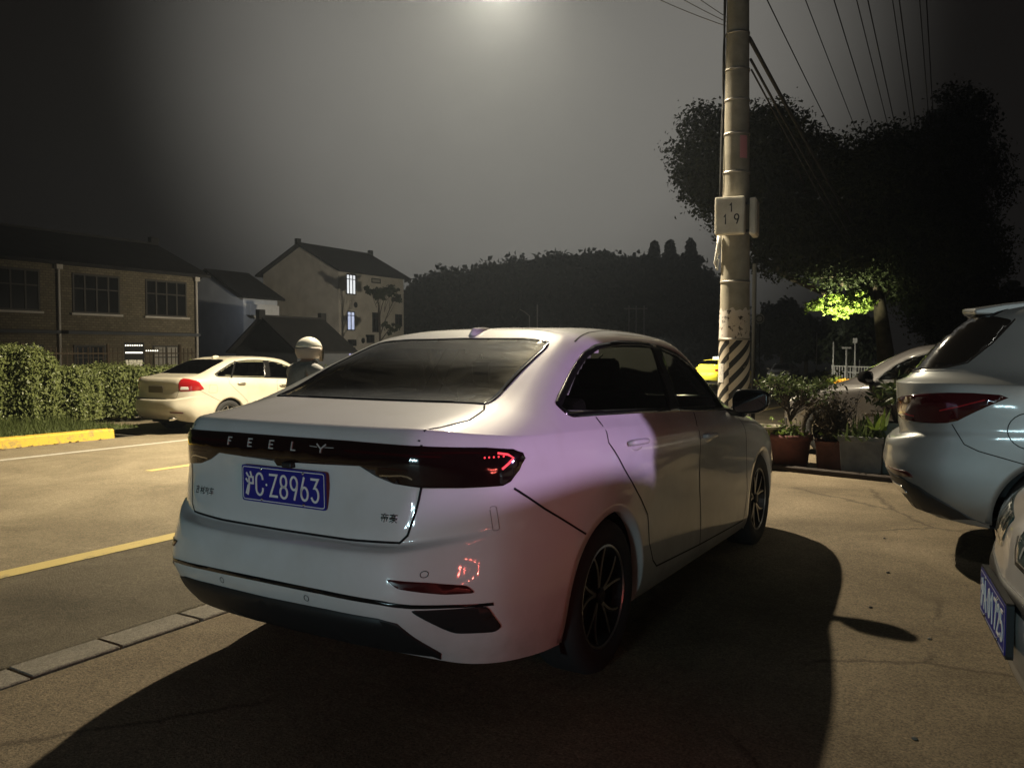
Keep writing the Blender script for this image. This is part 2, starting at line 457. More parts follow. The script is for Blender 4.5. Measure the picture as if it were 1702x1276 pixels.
def dusty_glass(name, tint):
    m = glass(name, tint); nt = m.node_tree; out = nt.nodes['Material Output']
    src = out.inputs['Surface'].links[0].from_socket
    d = N(m, 'ShaderNodeBsdfGlossy'); d.inputs['Roughness'].default_value = .42; d.inputs['Color'].default_value = (.8, .78, .7, 1)
    tc = N(m, 'ShaderNodeTexCoord'); mp = N(m, 'ShaderNodeMapping'); mp.inputs['Rotation'].default_value = (0, .3, .7); mp.inputs['Scale'].default_value = (1, 5, 2)
    n = N(m, 'ShaderNodeTexNoise', Scale=2.2, Detail=8.0, Roughness=.7, Distortion=1.2)
    LK(m, tc.outputs['Object'], mp.inputs['Vector']); LK(m, mp.outputs[0], n.inputs['Vector'])
    r = N(m, 'ShaderNodeMapRange'); r.inputs['From Min'].default_value = .35; r.inputs['From Max'].default_value = .75; r.inputs['To Min'].default_value = .004; r.inputs['To Max'].default_value = .055
    LK(m, n.outputs['Fac'], r.inputs['Value'])
    mx = N(m, 'ShaderNodeMixShader'); LK(m, r.outputs[0], mx.inputs['Fac']); LK(m, src, mx.inputs[1]); LK(m, d.outputs[0], mx.inputs[2])
    LK(m, mx.outputs[0], out.inputs['Surface'])
    return m
M['glass_dusty'] = dusty_glass('glass_dusty', (.66, .68, .60))

def make_wheel(name, root, x, y, z, r, rr, side, style=0):
    """wheel at (x outer face, y, z); side +1 right, -1 left"""
    w = empty(name, (x, y, z), 0, root); 
    wd = .205
    bm = NB()
    prof = [(rr, -.012), (rr + .012, 0.0), (rr + .05, .006), (r - .03, .0), (r - .010, -.012), (r, -.035), (r, -wd + .035), (r - .01, -wd + .012), (rr + .02, -wd), (rr, -wd)]
    lathe(bm, [(a, b * side) for a, b in prof], 48, 'x')
    if side < 0:
        for f in bm.faces: f.normal_flip()
    bmesh.ops.recalc_face_normals(bm, faces=bm.faces[:])
    link('tyre', bm, M['rubber'], w)
    bm = NB()
    # barrel + back disc (dark) then spokes with machined silver edges
    lathe(bm, [(rr, -.010 * side), (rr - .012, -.012 * side), (rr - .03, -.05 * side), (rr - .035, -.16 * side), (.06, -.165 * side), (.001, -.165 * side)], 40, 'x')
    lathe(bm, [(.14, -.10 * side), (.14, -.12 * side), (.001, -.12 * side)], 28, 'x', mi=2)
    lathe(bm, [(.001, -.012 * side), (.026, -.014 * side), (.034, -.02 * side), (.034, -.05 * side)], 20, 'x', mi=0)
    lathe(bm, [(rr + .001, -.008 * side), (rr - .007, -.006 * side), (rr - .012, -.014 * side)], 48, 'x', mi=1)
    ns = 5
    for k in range(ns):
        a0 = 2 * pi * k / ns + .35
        for s in ((-1, 1) if style == 0 else (0,)):
            # each arm of the Y
            pts = []
            for t in np.linspace(0, 1, 8):
                rad = .03 + (rr - .035) * t
                a = a0 + s * (.06 + .25 * t ** 1.5) + .10 * t * t
                pts.append((rad, a, t))
            for mi, wv, dx in ((0, .026, -.022), (1, .0115, -.0185)):
                if style == 1: wv *= 1.7
                prev = None
                for rad, a, t in pts:
                    ww = wv * (1.0 - .35 * t)
                    er = np.array((cos(a), sin(a))); et = np.array((-sin(a), cos(a)))
                    off = (ww * .55 * s if mi == 1 else 0) * t
                    c = er * rad + et * off
                    xx = (dx - .012 * (1 - t)) * side
                    p = [c - et * ww / 2, c + et * ww / 2]
                    cur = [bm.verts.new((xx, q[0], q[1])) for q in p] + [bm.verts.new((xx - .03 * side, q[0], q[1])) for q in p]
                    if prev:
                        for (i, j) in ((0, 1), (1, 3), (3, 2), (2, 0)):
                            f = bm.faces.new((prev[i], prev[j], cur[j], cur[i])); f.material_index = mi
                    prev = cur
    bmesh.ops.recalc_face_normals(bm, faces=bm.faces[:])
    link('rim', bm, [M['rim_dark'], M['rim_silver'], M['trim_black']], w, smooth=False)
    return w

def make_seat(root, x, y, w=.5, z=.35, name='seat', head=True, top=.62):
    bm = NB()
    box(bm, (x, y + .25, z + .1), (w, .5, .16), (.1, 0, 0)); box(bm, (x, y, z + .42), (w, .14, top), (.22, 0, 0))
    if head: box(bm, (x, y - .10, z + .80), (w * .5, .09, .17), (.15, 0, 0))
    o = link(name, bm, M['cabin'], root); soft(o, .035, 3, 30); return o

# seven-stroke plate lettering: polylines in a 0..1 x 0..1 cell
def arc(cx, cy, rx, ry, a0, a1, n=14):
    return [(cx + rx * cos(radians(a0 + (a1 - a0) * k / n)), cy + ry * sin(radians(a0 + (a1 - a0) * k / n))) for k in range(n + 1)]
GLY = {
 'C': [[(.95, .70)] + arc(.5, .70, .45, .28, 0, 180, 10) + arc(.5, .30, .45, .28, 180, 360, 10)],
 'Z': [[(.05, .97), (.95, .97), (.05, .03), (.97, .03)]],
 '8': [arc(.5, .73, .38, .25, -90, 270, 22), arc(.5, .25, .45, .25, 90, 450, 22)],
 '9': [arc(.5, .70, .42, .28, 0, 360, 22), [(.92, .70), (.88, .52), (.55, .02)]],
 '6': [arc(.5, .30, .42, .28, 0, 360, 22), [(.08, .30), (.12, .48), (.45, .98)]],
 '3': [[(.08, .97), (.88, .97), (.42, .60)] + arc(.46, .30, .44, .30, 90, -150, 14)],
 '1': [[(.25, .78), (.55, .98), (.55, .02)]],
 '0': [arc(.5, .5, .42, .48, 0, 360, 28)],
 'D': [[(.1, .02), (.1, .98), (.5, .98)] + arc(.5, .5, .42, .48, 90, -90, 14) + [(.1, .02)]],
 'A': [[(.02, .02), (.5, .98), (.98, .02)], [(.2, .36), (.8, .36)]],
 '5': [[(.88, .97), (.18, .97), (.12, .56), (.5, .62)] + arc(.48, .31, .42, .30, 80, -150, 12)],
 '7': [[(.05, .97), (.95, .97), (.4, .02)]],
 '2': [arc(.5, .70, .42, .28, 170, -20, 12) + [(.05, .03), (.95, .03)]],
 'HU': [[(.10, .93), (.24, .84)], [(.02, .66), (.18, .57)], [(.0, .05), (.26, .38)], [(.62, .99), (.72, .86)],
        [(.40, .78), (.95, .78), (.95, .50), (.40, .50)], [(.40, .78), (.40, .40), (.34, .18), (.20, .0)]],
 'F': [[(.1, 0), (.1, 1), (.9, 1)], [(.1, .52), (.75, .52)]],
 'E': [[(.95, 0), (.1, 0), (.1, 1), (.95, 1)], [(.1, .5), (.85, .5)]],
 'L': [[(.1, 1), (.1, 0), (.9, 0)]],
 'Y': [[(.0, 1), (.5, .45), (1.0, 1)], [(.5, .45), (.5, 0)]],
}
def strokes(bm, key, ox, oz, w, h, t, y=0.0, d=.002, mi=0, fn=None):
    """flat raised strokes in the xz plane; facing -y.  fn maps (x, z) -> point, normal"""
    for pl in GLY[key]:
        P = [np.array((ox + p[0] * w, oz + p[1] * h)) for p in pl]
        closed = np.linalg.norm(P[0] - P[-1]) < 1e-6
        L = []; n = len(P)
        for i in range(n):
            a = P[i - 1] if i > 0 else (P[-2] if closed else P[0]); c = P[i + 1] if i < n - 1 else (P[1] if closed else P[-1])
            d1 = P[i] - a; d2 = c - P[i]
            d1 = d1 / (np.linalg.norm(d1) + 1e-9); d2 = d2 / (np.linalg.norm(d2) + 1e-9)
            tt = d1 + d2; tt = tt / (np.linalg.norm(tt) + 1e-9); nn = np.array((-tt[1], tt[0]))
            ref = d2 if np.linalg.norm(d2) > .5 else d1
            k = max(.5, float(nn @ np.array((-ref[1], ref[0]))))
            e = np.zeros(2)
            if not closed and i == 0: e = -tt * t * .5
            if not closed and i == n - 1: e = tt * t * .5
            q = (P[i] + nn * t / 2 / k + e, P[i] - nn * t / 2 / k + e)
            row = []
            for s in q:
                p, nrm = fn(*s) if fn else (Vector((s[0], y, s[1])), Vector((0, -1, 0)))
                row.append((bm.verts.new(p + nrm * d), bm.verts.new(p)))
            L.append(row)
        for a, b in zip(L, L[1:]):
            for vs in ((a[0][0], a[1][0], b[1][0], b[0][0]), (a[0][1], a[0][0], b[0][0], b[0][1]), (a[1][0], a[1][1], b[1][1], b[1][0])):
                f = bm.faces.new(vs); f.material_index = mi
def make_plate(root, y, z, text, tilt=0.0, rz=0.0, name='license_plate', frame=False):
    """text: list of glyph keys; None is the dot"""
    p = empty(name, (0, y, z), rz, root); p.rotation_euler = (tilt, 0, rz)
    bm = NB(); 
    pts = roundpoly([(-.22, -.07), (.22, -.07), (.22, .07), (-.22, .07)], .012, 4)
    lo = [bm.verts.new((a, 0, b)) for a, b in pts]; hi = [bm.verts.new((a, -.004, b)) for a, b in pts]
    n = len(pts)
    for k in range(n): bm.faces.new((lo[k], lo[(k + 1) % n], hi[(k + 1) % n], hi[k]))
    bm.faces.new(hi); bmesh.ops.recalc_face_normals(bm, faces=bm.faces[:])
    link('plate_blank', bm, M['plate_blue'], p, smooth=False)
    bm = NB()
    # white border line
    o = roundpoly([(-.214, -.064), (.214, -.064), (.214, .064), (-.214, .064)], .012, 4); i_ = shrink(o, .003)
    a = [bm.verts.new((x, -.0052, zz)) for x, zz in o]; b = [bm.verts.new((x, -.0052, zz)) for x, zz in i_]
    for k in range(len(o)): bm.faces.new((a[k], a[(k + 1) % len(o)], b[(k + 1) % len(o)], b[k]))
    cx = -.195
    for i, g in enumerate(text):
        strokes(bm, g, cx, -.043, .040, .086, .0085 if g != 'HU' else .0075, y=-.004)
        cx += .0535 if i != 1 else .0755
    lathe(bm, [(.005, 0), (.0001, .0)], 10, 'z', (0, 0, 0))
    vs = bm.verts[-20:]
    bmesh.ops.rotate(bm, verts=vs, cent=(0, 0, 0), matrix=Euler((pi / 2, 0, 0)).to_matrix()); bmesh.ops.translate(bm, verts=vs, vec=(-.084, -.0055, 0))
    link('plate_lettering', bm, M['plate_white'], p, smooth=False)
    for x in (-.11, .11):
        for zz in (-.058, .058): bm = NB(); ellipsoid(bm, (x, -.006, zz), (.006, .004, .006), 10, 6); link('screw', bm, M['chrome'], p)
    if frame:
        bm = NB(); o = roundpoly([(-.228, -.078), (.228, -.078), (.228, .078), (-.228, .078)], .012, 4)
        lo = [bm.verts.new((a, .016, b)) for a, b in o]; hi = [bm.verts.new((a, -.002, b)) for a, b in o]
        for k in range(len(o)): bm.faces.new((lo[k], lo[(k + 1) % len(o)], hi[(k + 1) % len(o)], hi[k]))
        bm.faces.new(hi); bmesh.ops.recalc_face_normals(bm, faces=bm.faces[:])
        link('plate_frame', bm, M['trim_black'], p, smooth=False)
    return p

def arch_pts(yc, zc, r, zlow, n=40):
    a0 = math.asin(max(-1, min(1, (zlow - zc) / r)))
    return [(yc + r * cos(a), zc + r * sin(a)) for a in np.linspace(a0, pi - a0, n)]

def build_car(root, S, F):
    """skin panels, glass, wheels and fittings of one car from its feature table F"""
    P = F['paint']; FC = S.FC; X, Y, Z = FC[:, 0], FC[:, 1], FC[:, 2]; AX = abs(X)
    keep = np.ones(len(FC), bool)
    wheels = F['wheels']           # (y, z, r, arch_r)
    for (y, z, r, ar) in wheels:
        vin = (np.hypot(S.V[:, 1] - y, S.V[:, 2] - z) < ar) & (abs(S.V[:, 0]) > .45)
        keep &= np.array([not all(vin[v] for v in f) for f in S.F])
        for v in np.nonzero(vin)[0]:      # edge of the opening follows the circle
            dv = S.V[v, 1:] - (y, z); L_ = np.linalg.norm(dv) + 1e-9
            if L_ > ar - .12: S.V[v, 1:] = np.array((y, z)) + dv / L_ * ar
    side_poly = F['dlo']; hole = shrink(side_poly, .025)
    zmn = min(p[1] for p in side_poly)
    for i in np.nonzero((AX > .35) & (Z > zmn - .02))[0]:
        if abs(S.VN[S.F[i][0]][0]) > .35 and inside((Y[i], Z[i]), hole): keep[i] = False
    def cutglass(poly, yl, yh):
        h = shrink(poly, .02)
        for i in np.nonzero(keep & (Z > zmn) & (Y > yl) & (Y < yh))[0]:
            if inside((X[i], Y[i]), h): keep[i] = False
    if F.get('rear_glass'): cutglass(F['rear_glass'], *F['rear_glass_y'])
    if F.get('windshield'): cutglass(F['windshield'], *F['windshield_y'])
    rest = keep.copy(); made = {}
    for nm, mask, pm in F['panels']:
        m_ = rest & mask(X, Y, Z, AX); rest &= ~m_
        made.setdefault(nm, []).append(S.sub(nm, m_, pm or P, root))
    body = S.sub('body', rest, P, root)
    # lips round the wheel openings, wells, wheels
    for (y, z, r, ar) in wheels:
        zl = F.get('sill_z', .2)
        for ax in ('R', 'L'):
            bm = NB()
            o = arch_pts(y, z, ar + .022, zl); i_ = arch_pts(y, z, ar - .014, zl)
            n = len(o)
            vo = []
            for k in range(n):
                p, nn = S.proj(ax, *o[k]); q, n2 = S.proj(ax, *i_[k])
                p = p + nn * .001; q = q + n2 * .002
                q2 = Vector((q.x - (.05 if ax == 'R' else -.05), q.y, q.z))
                vo.append([bm.verts.new(t) for t in (p, q, q2)])
            for a, b in zip(vo, vo[1:]):
                for j in (0, 1): bm.faces.new((a[j], a[j + 1], b[j + 1], b[j]))
            bmesh.ops.recalc_face_normals(bm, faces=bm.faces[:])
            link('wheel_arch_lip', bm, F.get('lip_mat', P), root)
    bm = NB()
    wx = F['wheel_x']
    for (y, z, r, ar) in wheels:
        for s in (-1, 1):
            rows = []
            for (py, pz) in arch_pts(y, z, ar - .01, .16, 24):
                rows.append([bm.verts.new((s * (wx - .04), py, pz)), bm.verts.new((s * .5, py, pz))])
            for a, b in zip(rows, rows[1:]): bm.faces.new((a[0], a[1], b[1], b[0]))
            bm.faces.new([r_[1] for r_ in rows])
    ys = [w[0] for w in wheels]
    U = F['under']   # (y0, y1, half width, z0, z1)
    segs = [(U[0], ys[0] - wheels[0][3]), (ys[0] + wheels[0][3], ys[1] - wheels[1][3]), (ys[1] + wheels[1][3], U[1])]
    for a, b in segs: box(bm, (0, (a + b) / 2, (U[3] + U[4]) / 2), (U[2] * 2, b - a, U[4] - U[3]))
    box(bm, (0, (U[0] + U[1]) / 2, (U[3] + U[4]) / 2 + .012), (1.0, U[1] - U[0] - .02, U[4] - U[3]))
    link('underbody', bm, M['trim_black'], root, smooth=False)
    for (y, z, r, ar) in wheels:
        for s in (1, -1): make_wheel('wheel', root, s * wx, y, z, r, F.get('rim_r', .218), s, F.get('rim_style', 0))
    # glass and its black frame
    GL = F.get('glass', M['glass_dark'])
    for ax in ('R', 'L'):
        dl = roundpoly(side_poly, .02, 3); S.patch('window_frame', dl, ax, F.get('frame_mat', M['gloss_black']), root, .0035, .05, hole=shrink(dl, F.get('frame_w', .022)))
        for bp in F.get('pillars', []): S.patch('window_pillar', bp, ax, M['gloss_black'], root, .0042, .06)
        bmg = NB(); S.patch_bm(bmg, shrink(side_poly, .012), ax, .0012, .06, None, 0)
        link('side_window', bmg, GL, root)
    if F.get('rear_glass'):
        rg = roundpoly(F['rear_glass'], .03, 3); n = len(rg)
        S.patch('rear_window_frame', rg, 'T', M['gloss_black'], root, .003, .06, hole=shrink(rg, .02))
        bmg = NB(); S.patch_bm(bmg, shrink(rg, .008), 'T', .001, .06, None, 0); link('rear_window', bmg, F.get('rglass', GL), root)
    if F.get('windshield'):
        rg = roundpoly(F['windshield'], .03, 3)
        S.patch('windshield_frame', rg, 'T', M['gloss_black'], root, .003, .06, hole=shrink(rg, .03))
        bmg = NB(); S.patch_bm(bmg, shrink(rg, .01), 'T', .001, .06, None, 0); link('windshield', bmg, M['glass_clear'], root)
    for ln in F.get('lines', []): S.line('panel_gap', [ln], M['gap'], root, F.get('gap_w', .006))
    for (nm, ax, poly, m_, off, cell) in F.get('patches', []): S.patch(nm, poly, ax, m_, root, off, cell)
    # handles
    for (y, z) in F.get('handles', []):
        for ax, s in (('R', 1), ('L', -1)):
            S.patch('handle_recess', [(y + .075 * cos(a), z + .026 * sin(a)) for a in np.linspace(0, 2 * pi, 20, endpoint=False)], ax, F.get('recess_mat', P), root, .0015, .05, rim=.004)
            bm = NB(); pts = []
            for t in np.linspace(-1, 1, 9):
                p, nn = S.proj(ax, y + .105 * t, z + .010 - .004 * t)
                pts.append(p + nn * (.004 + .030 * (1 - t * t) ** .5))
            tube(bm, pts, [.010, .013, .014, .014, .014, .014, .014, .013, .010], 10)
            link('handle', bm, F.get('handle_mat', P), root)
    # mirrors
    mx, my, mz, ml = F['mirror']
    for s in (1, -1):
        mr = empty('side_mirror', (s * mx, my, mz), 0, root)
        bm = NB(); ellipsoid(bm, (0, 0, 0), (1, 1, 1), 28, 18)
        for v in bm.verts:
            x, y, z = v.co; sq = lambda t: math.copysign(abs(t) ** .62, t)
            v.co = Vector((s * (.10 + .118 * sq(x)), .03 + .085 * y, .078 * sq(z) * (1 - .18 * x) + .012 * x))
            if v.co.y < -.005: v.co.y = -.005
        link('mirror_housing', bm, F.get('mirror_mat', M['gloss_black']), mr)
        bm = NB(); pts = [(s * (.10 + .100 * math.copysign(abs(cos(a)) ** .62, cos(a))), -.0075, .062 * math.copysign(abs(sin(a)) ** .62, sin(a)) * (1 - .18 * cos(a)) + .012 * cos(a)) for a in np.linspace(0, 2 * pi, 24, endpoint=False)]
        bm.faces.new([bm.verts.new(p) for p in pts]); bmesh.ops.recalc_face_normals(bm, faces=bm.faces[:])
        for f in bm.faces:
            if f.normal.y > 0: f.normal_flip()
        link('mirror_glass', bm, M['mirror'], mr)
        bm = NB(); box(bm, (s * (-.01), .03, -.075), (.16, .06, .04), (0, .12 * s, 0)); o = link('mirror_arm', bm, M['gloss_black'], mr); soft(o, .01)
    # cabin
    cz = F.get('cabin', None)
    if cz:
        yb, yf_, zf, w_ = cz
        bm = NB(); box(bm, (0, (yb + yf_) / 2, zf), (w_ * 2, yf_ - yb, .04)); box(bm, (0, yb, zf + .28), (w_ * 2, .04, .56))
        box(bm, (0, yf_, zf + .26), (w_ * 2, .04, .5)); box(bm, (0, yf_ - .18, zf + .47), (w_ * 2, .4, .12)); 
        box(bm, (0, yb - .2, zf + .56), (w_ * 2 - .1, .5, .02))
        o = link('cabin_lining', bm, M['cabin'], root); soft(o, .02)
        for x in (-.36, .36):
            make_seat(root, x, F['seat_y'][1], .5, zf + .02)
            make_seat(root, x, F['seat_y'][0], .62, zf + .02, top=.58)
        st = NB(); tube(st, [(-.36 + .18 * cos(a), F['seat_y'][1] + .62 + .05 * sin(a), zf + .56 + .17 * sin(a)) for a in np.linspace(0, 2 * pi, 25)], .014, 8)
        link('steering_wheel', st, M['cabin'], root)
        bm = NB(); tube(bm, [(0, F['seat_y'][1] + .75, zf + .93), (0, F['seat_y'][1] + .7, zf + .9)], .006, 6); box(bm, (0, F['seat_y'][1] + .68, zf + .87), (.24, .03, .065)); link('rear_view_mirror', bm, M['cabin'], root)
    return made

def sym(poly):
    """right half outline (top centre .. bottom centre) -> whole outline"""
    return list(poly) + [(-x, z) for x, z in reversed(poly) if abs(x) > 1e-6]
def mir(poly): return [(-x, z) for x, z in poly]
# ------------------------------------------------------------------ the white sedan
SED_DLO = [(.832,1.155),(.842,1.118),(.885,1.100),(1.10,1.092),(1.65,1.068),(2.4,1.030),(3.10,.990),(3.14,1.003),(3.05,1.10),(2.94,1.20),(2.80,1.283),(2.54,1.362),(2.30,1.402),(2.03,1.420),(1.73,1.420),(1.47,1.398),(1.325,1.36),(1.17,1.297),(.91,1.19)]
SED_RG = [(0,.622),(.30,.622),(.577,.618),(.588,.66),(.572,.80),(.556,1.0),(.535,1.22),(.51,1.285),(.35,1.325),(0,1.352)]
SED_WS = [(0,3.66),(.30,3.64),(.52,3.57),(.66,3.45),(.62,3.25),(.55,3.05),(.48,2.88),(.42,2.85),(.22,2.88),(0,2.89)]
def inpoly_mask(poly, ax):
    def fn(X, Y, Z, AX):
        A, B = {'side': (Y, Z), 'rear': (X, Z), 'top': (X, Y)}[ax]
        return np.array([inside((a, b), poly) for a, b in zip(A, B)])
    return fn
SED_RDOOR = [(1.089,1.30),(1.089,1.09),(1.096,1.027),(1.078,.983),(1.219,.854),(1.434,.687),(1.52,.602),(1.541,.464),(1.60,.369),(1.66,.327),(2.345,.29),(2.333,.395),(2.318,.597),(2.309,.852),(2.305,.962),(2.40,1.01),(2.2,1.6)]
SED_FDOOR = [(2.2,1.6),(2.40,1.01),(2.305,.962),(2.309,.852),(2.318,.597),(2.333,.395),(2.345,.29),(3.28,.255),(3.33,.45),(3.30,.80),(3.28,.97),(3.14,1.03),(2.8,1.6)]
SED_LID = [(.585,1.2),(.588,1.09),(.60,1.0),(.601,.90),(.584,.813),(.563,.735),(.537,.708),(.33,.700),(0,.699)]
SED_BAR = sym([(0,1.045),(.31,1.045),(.597,1.040),(.768,1.031),(.829,1.021),(.847,1.006),(.853,.987),(.848,.95),(.834,.912),(.82,.90),(.719,.897),(.602,.899),(.504,.909),(.435,.930),(.368,.963),(.21,.958),(.05,.954),(.036,.936),(0,.936)])
SED_BAND = sym([(0,.470),(.30,.470),(.50,.462),(.565,.448),(.60,.39),(.648,.318),(.62,.26),(.30,.22),(0,.22)])
def sedan_features(P, bar=True):
    lid_full = SED_LID + [(-x, z) for x, z in reversed(SED_LID)]
    rl = [(1.089,1.088),(1.096,1.027),(1.078,.983),(1.219,.854),(1.434,.687),(1.52,.602),(1.541,.464),(1.60,.369),(1.66,.327),(2.345,.29),(3.28,.255)]
    fl = [(2.40,1.025),(2.305,.962),(2.309,.852),(2.318,.597),(2.333,.395),(2.345,.29)]
    f2 = [(3.10,.99),(3.25,.975),(3.30,.80),(3.33,.45),(3.28,.255)]
    lines = []
    for ax in ('R', 'L'): lines += [(ax, rl), (ax, fl), (ax, f2), (ax, [(.40,.885),(.568,.788),(.836,.650),(.865,.636)])]
    for s in (1, -1):
        lines += [('B', [(s*x, z) for x, z in [(.588,1.092),(.598,1.04)]]), ('B', [(s*x, z) for x, z in SED_LID[3:]])]
        lines += [('T', [(s*.586,.185),(s*.588,.215),(s*.612,.273),(s*.638,.42),(s*.612,.56),(s*.578,.615)])]
        lines += [('T', [(s*.60,1.36),(s*.555,1.6),(s*.53,1.9),(s*.52,2.3),(s*.48,2.7),(s*.44,2.82)])]
        lines += [('T', [(s*.78,3.5),(s*.74,3.8),(s*.62,4.05),(s*.35,4.17)])]
    panels = [
        ('trunk_lid', lambda X,Y,Z,AX: (Y < .64) & inpoly_mask(lid_full + [], 'rear')(X,Y,Z,AX) & (Z > .695) | ((Y < .62) & (Y > .2) & (Z > 1.06) & (AX < .6)), None),
        ('rear_bumper', lambda X,Y,Z,AX: (Y < 1.1) & (Z < np.interp(Y, [.10,.34,.40,.568,.836,1.1],[.70,.70,.885,.788,.650,.55])) , None),
        ('door', lambda X,Y,Z,AX: (X > .3) & inpoly_mask(SED_RDOOR, 'side')(X,Y,Z,AX) & (Z < 1.43), None),
        ('door', lambda X,Y,Z,AX: (X > .3) & inpoly_mask(SED_FDOOR, 'side')(X,Y,Z,AX) & (Z < 1.43), None),
        ('door', lambda X,Y,Z,AX: (X < -.3) & inpoly_mask(SED_RDOOR, 'side')(X,Y,Z,AX) & (Z < 1.43), None),
        ('door', lambda X,Y,Z,AX: (X < -.3) & inpoly_mask(SED_FDOOR, 'side')(X,Y,Z,AX) & (Z < 1.43), None),
        ('hood', lambda X,Y,Z,AX: (Y > 3.5) & (Z > .79) & (AX < np.interp(Y, [3.5,3.8,4.05,4.2],[.78,.74,.62,.35])), None),
        ('front_bumper', lambda X,Y,Z,AX: (Y > 4.08), None),
    ]
    return dict(paint=P, wheels=[(1.09,.325,.325,.378),(3.74,.325,.325,.362)], wheel_x=.885, dlo=SED_DLO, panels=panels,
        rear_glass=SED_RG + [(-x, y) for x, y in SED_RG[::-1] if x > 0], rear_glass_y=(.5,1.5), windshield=SED_WS + [(-x, y) for x, y in SED_WS[::-1] if x > 0], windshield_y=(2.7,3.8),
        pillars=[[(2.02,1.052),(2.20,1.043),(2.285,1.400),(2.14,1.412)]], lines=lines, under=(.52,4.2,.70,.20,.34), cabin=(.95,3.55,.42,.70), seat_y=(1.35,2.25),
        handles=[(1.38,.945),(2.46,.880)], mirror=(.865,3.13,1.050,.2), rglass=M['glass_dusty'], patches=[])

def ring_part(S, name, ax, c, r, m, root, w=.0025):
    bm = NB(); S.line_bm(bm, [(c[0] + r * cos(a), c[1] + r * sin(a)) for a in np.linspace(0, 2 * pi, 17)], ax, w, .0015, .01)
    return link(name, bm, m, root)

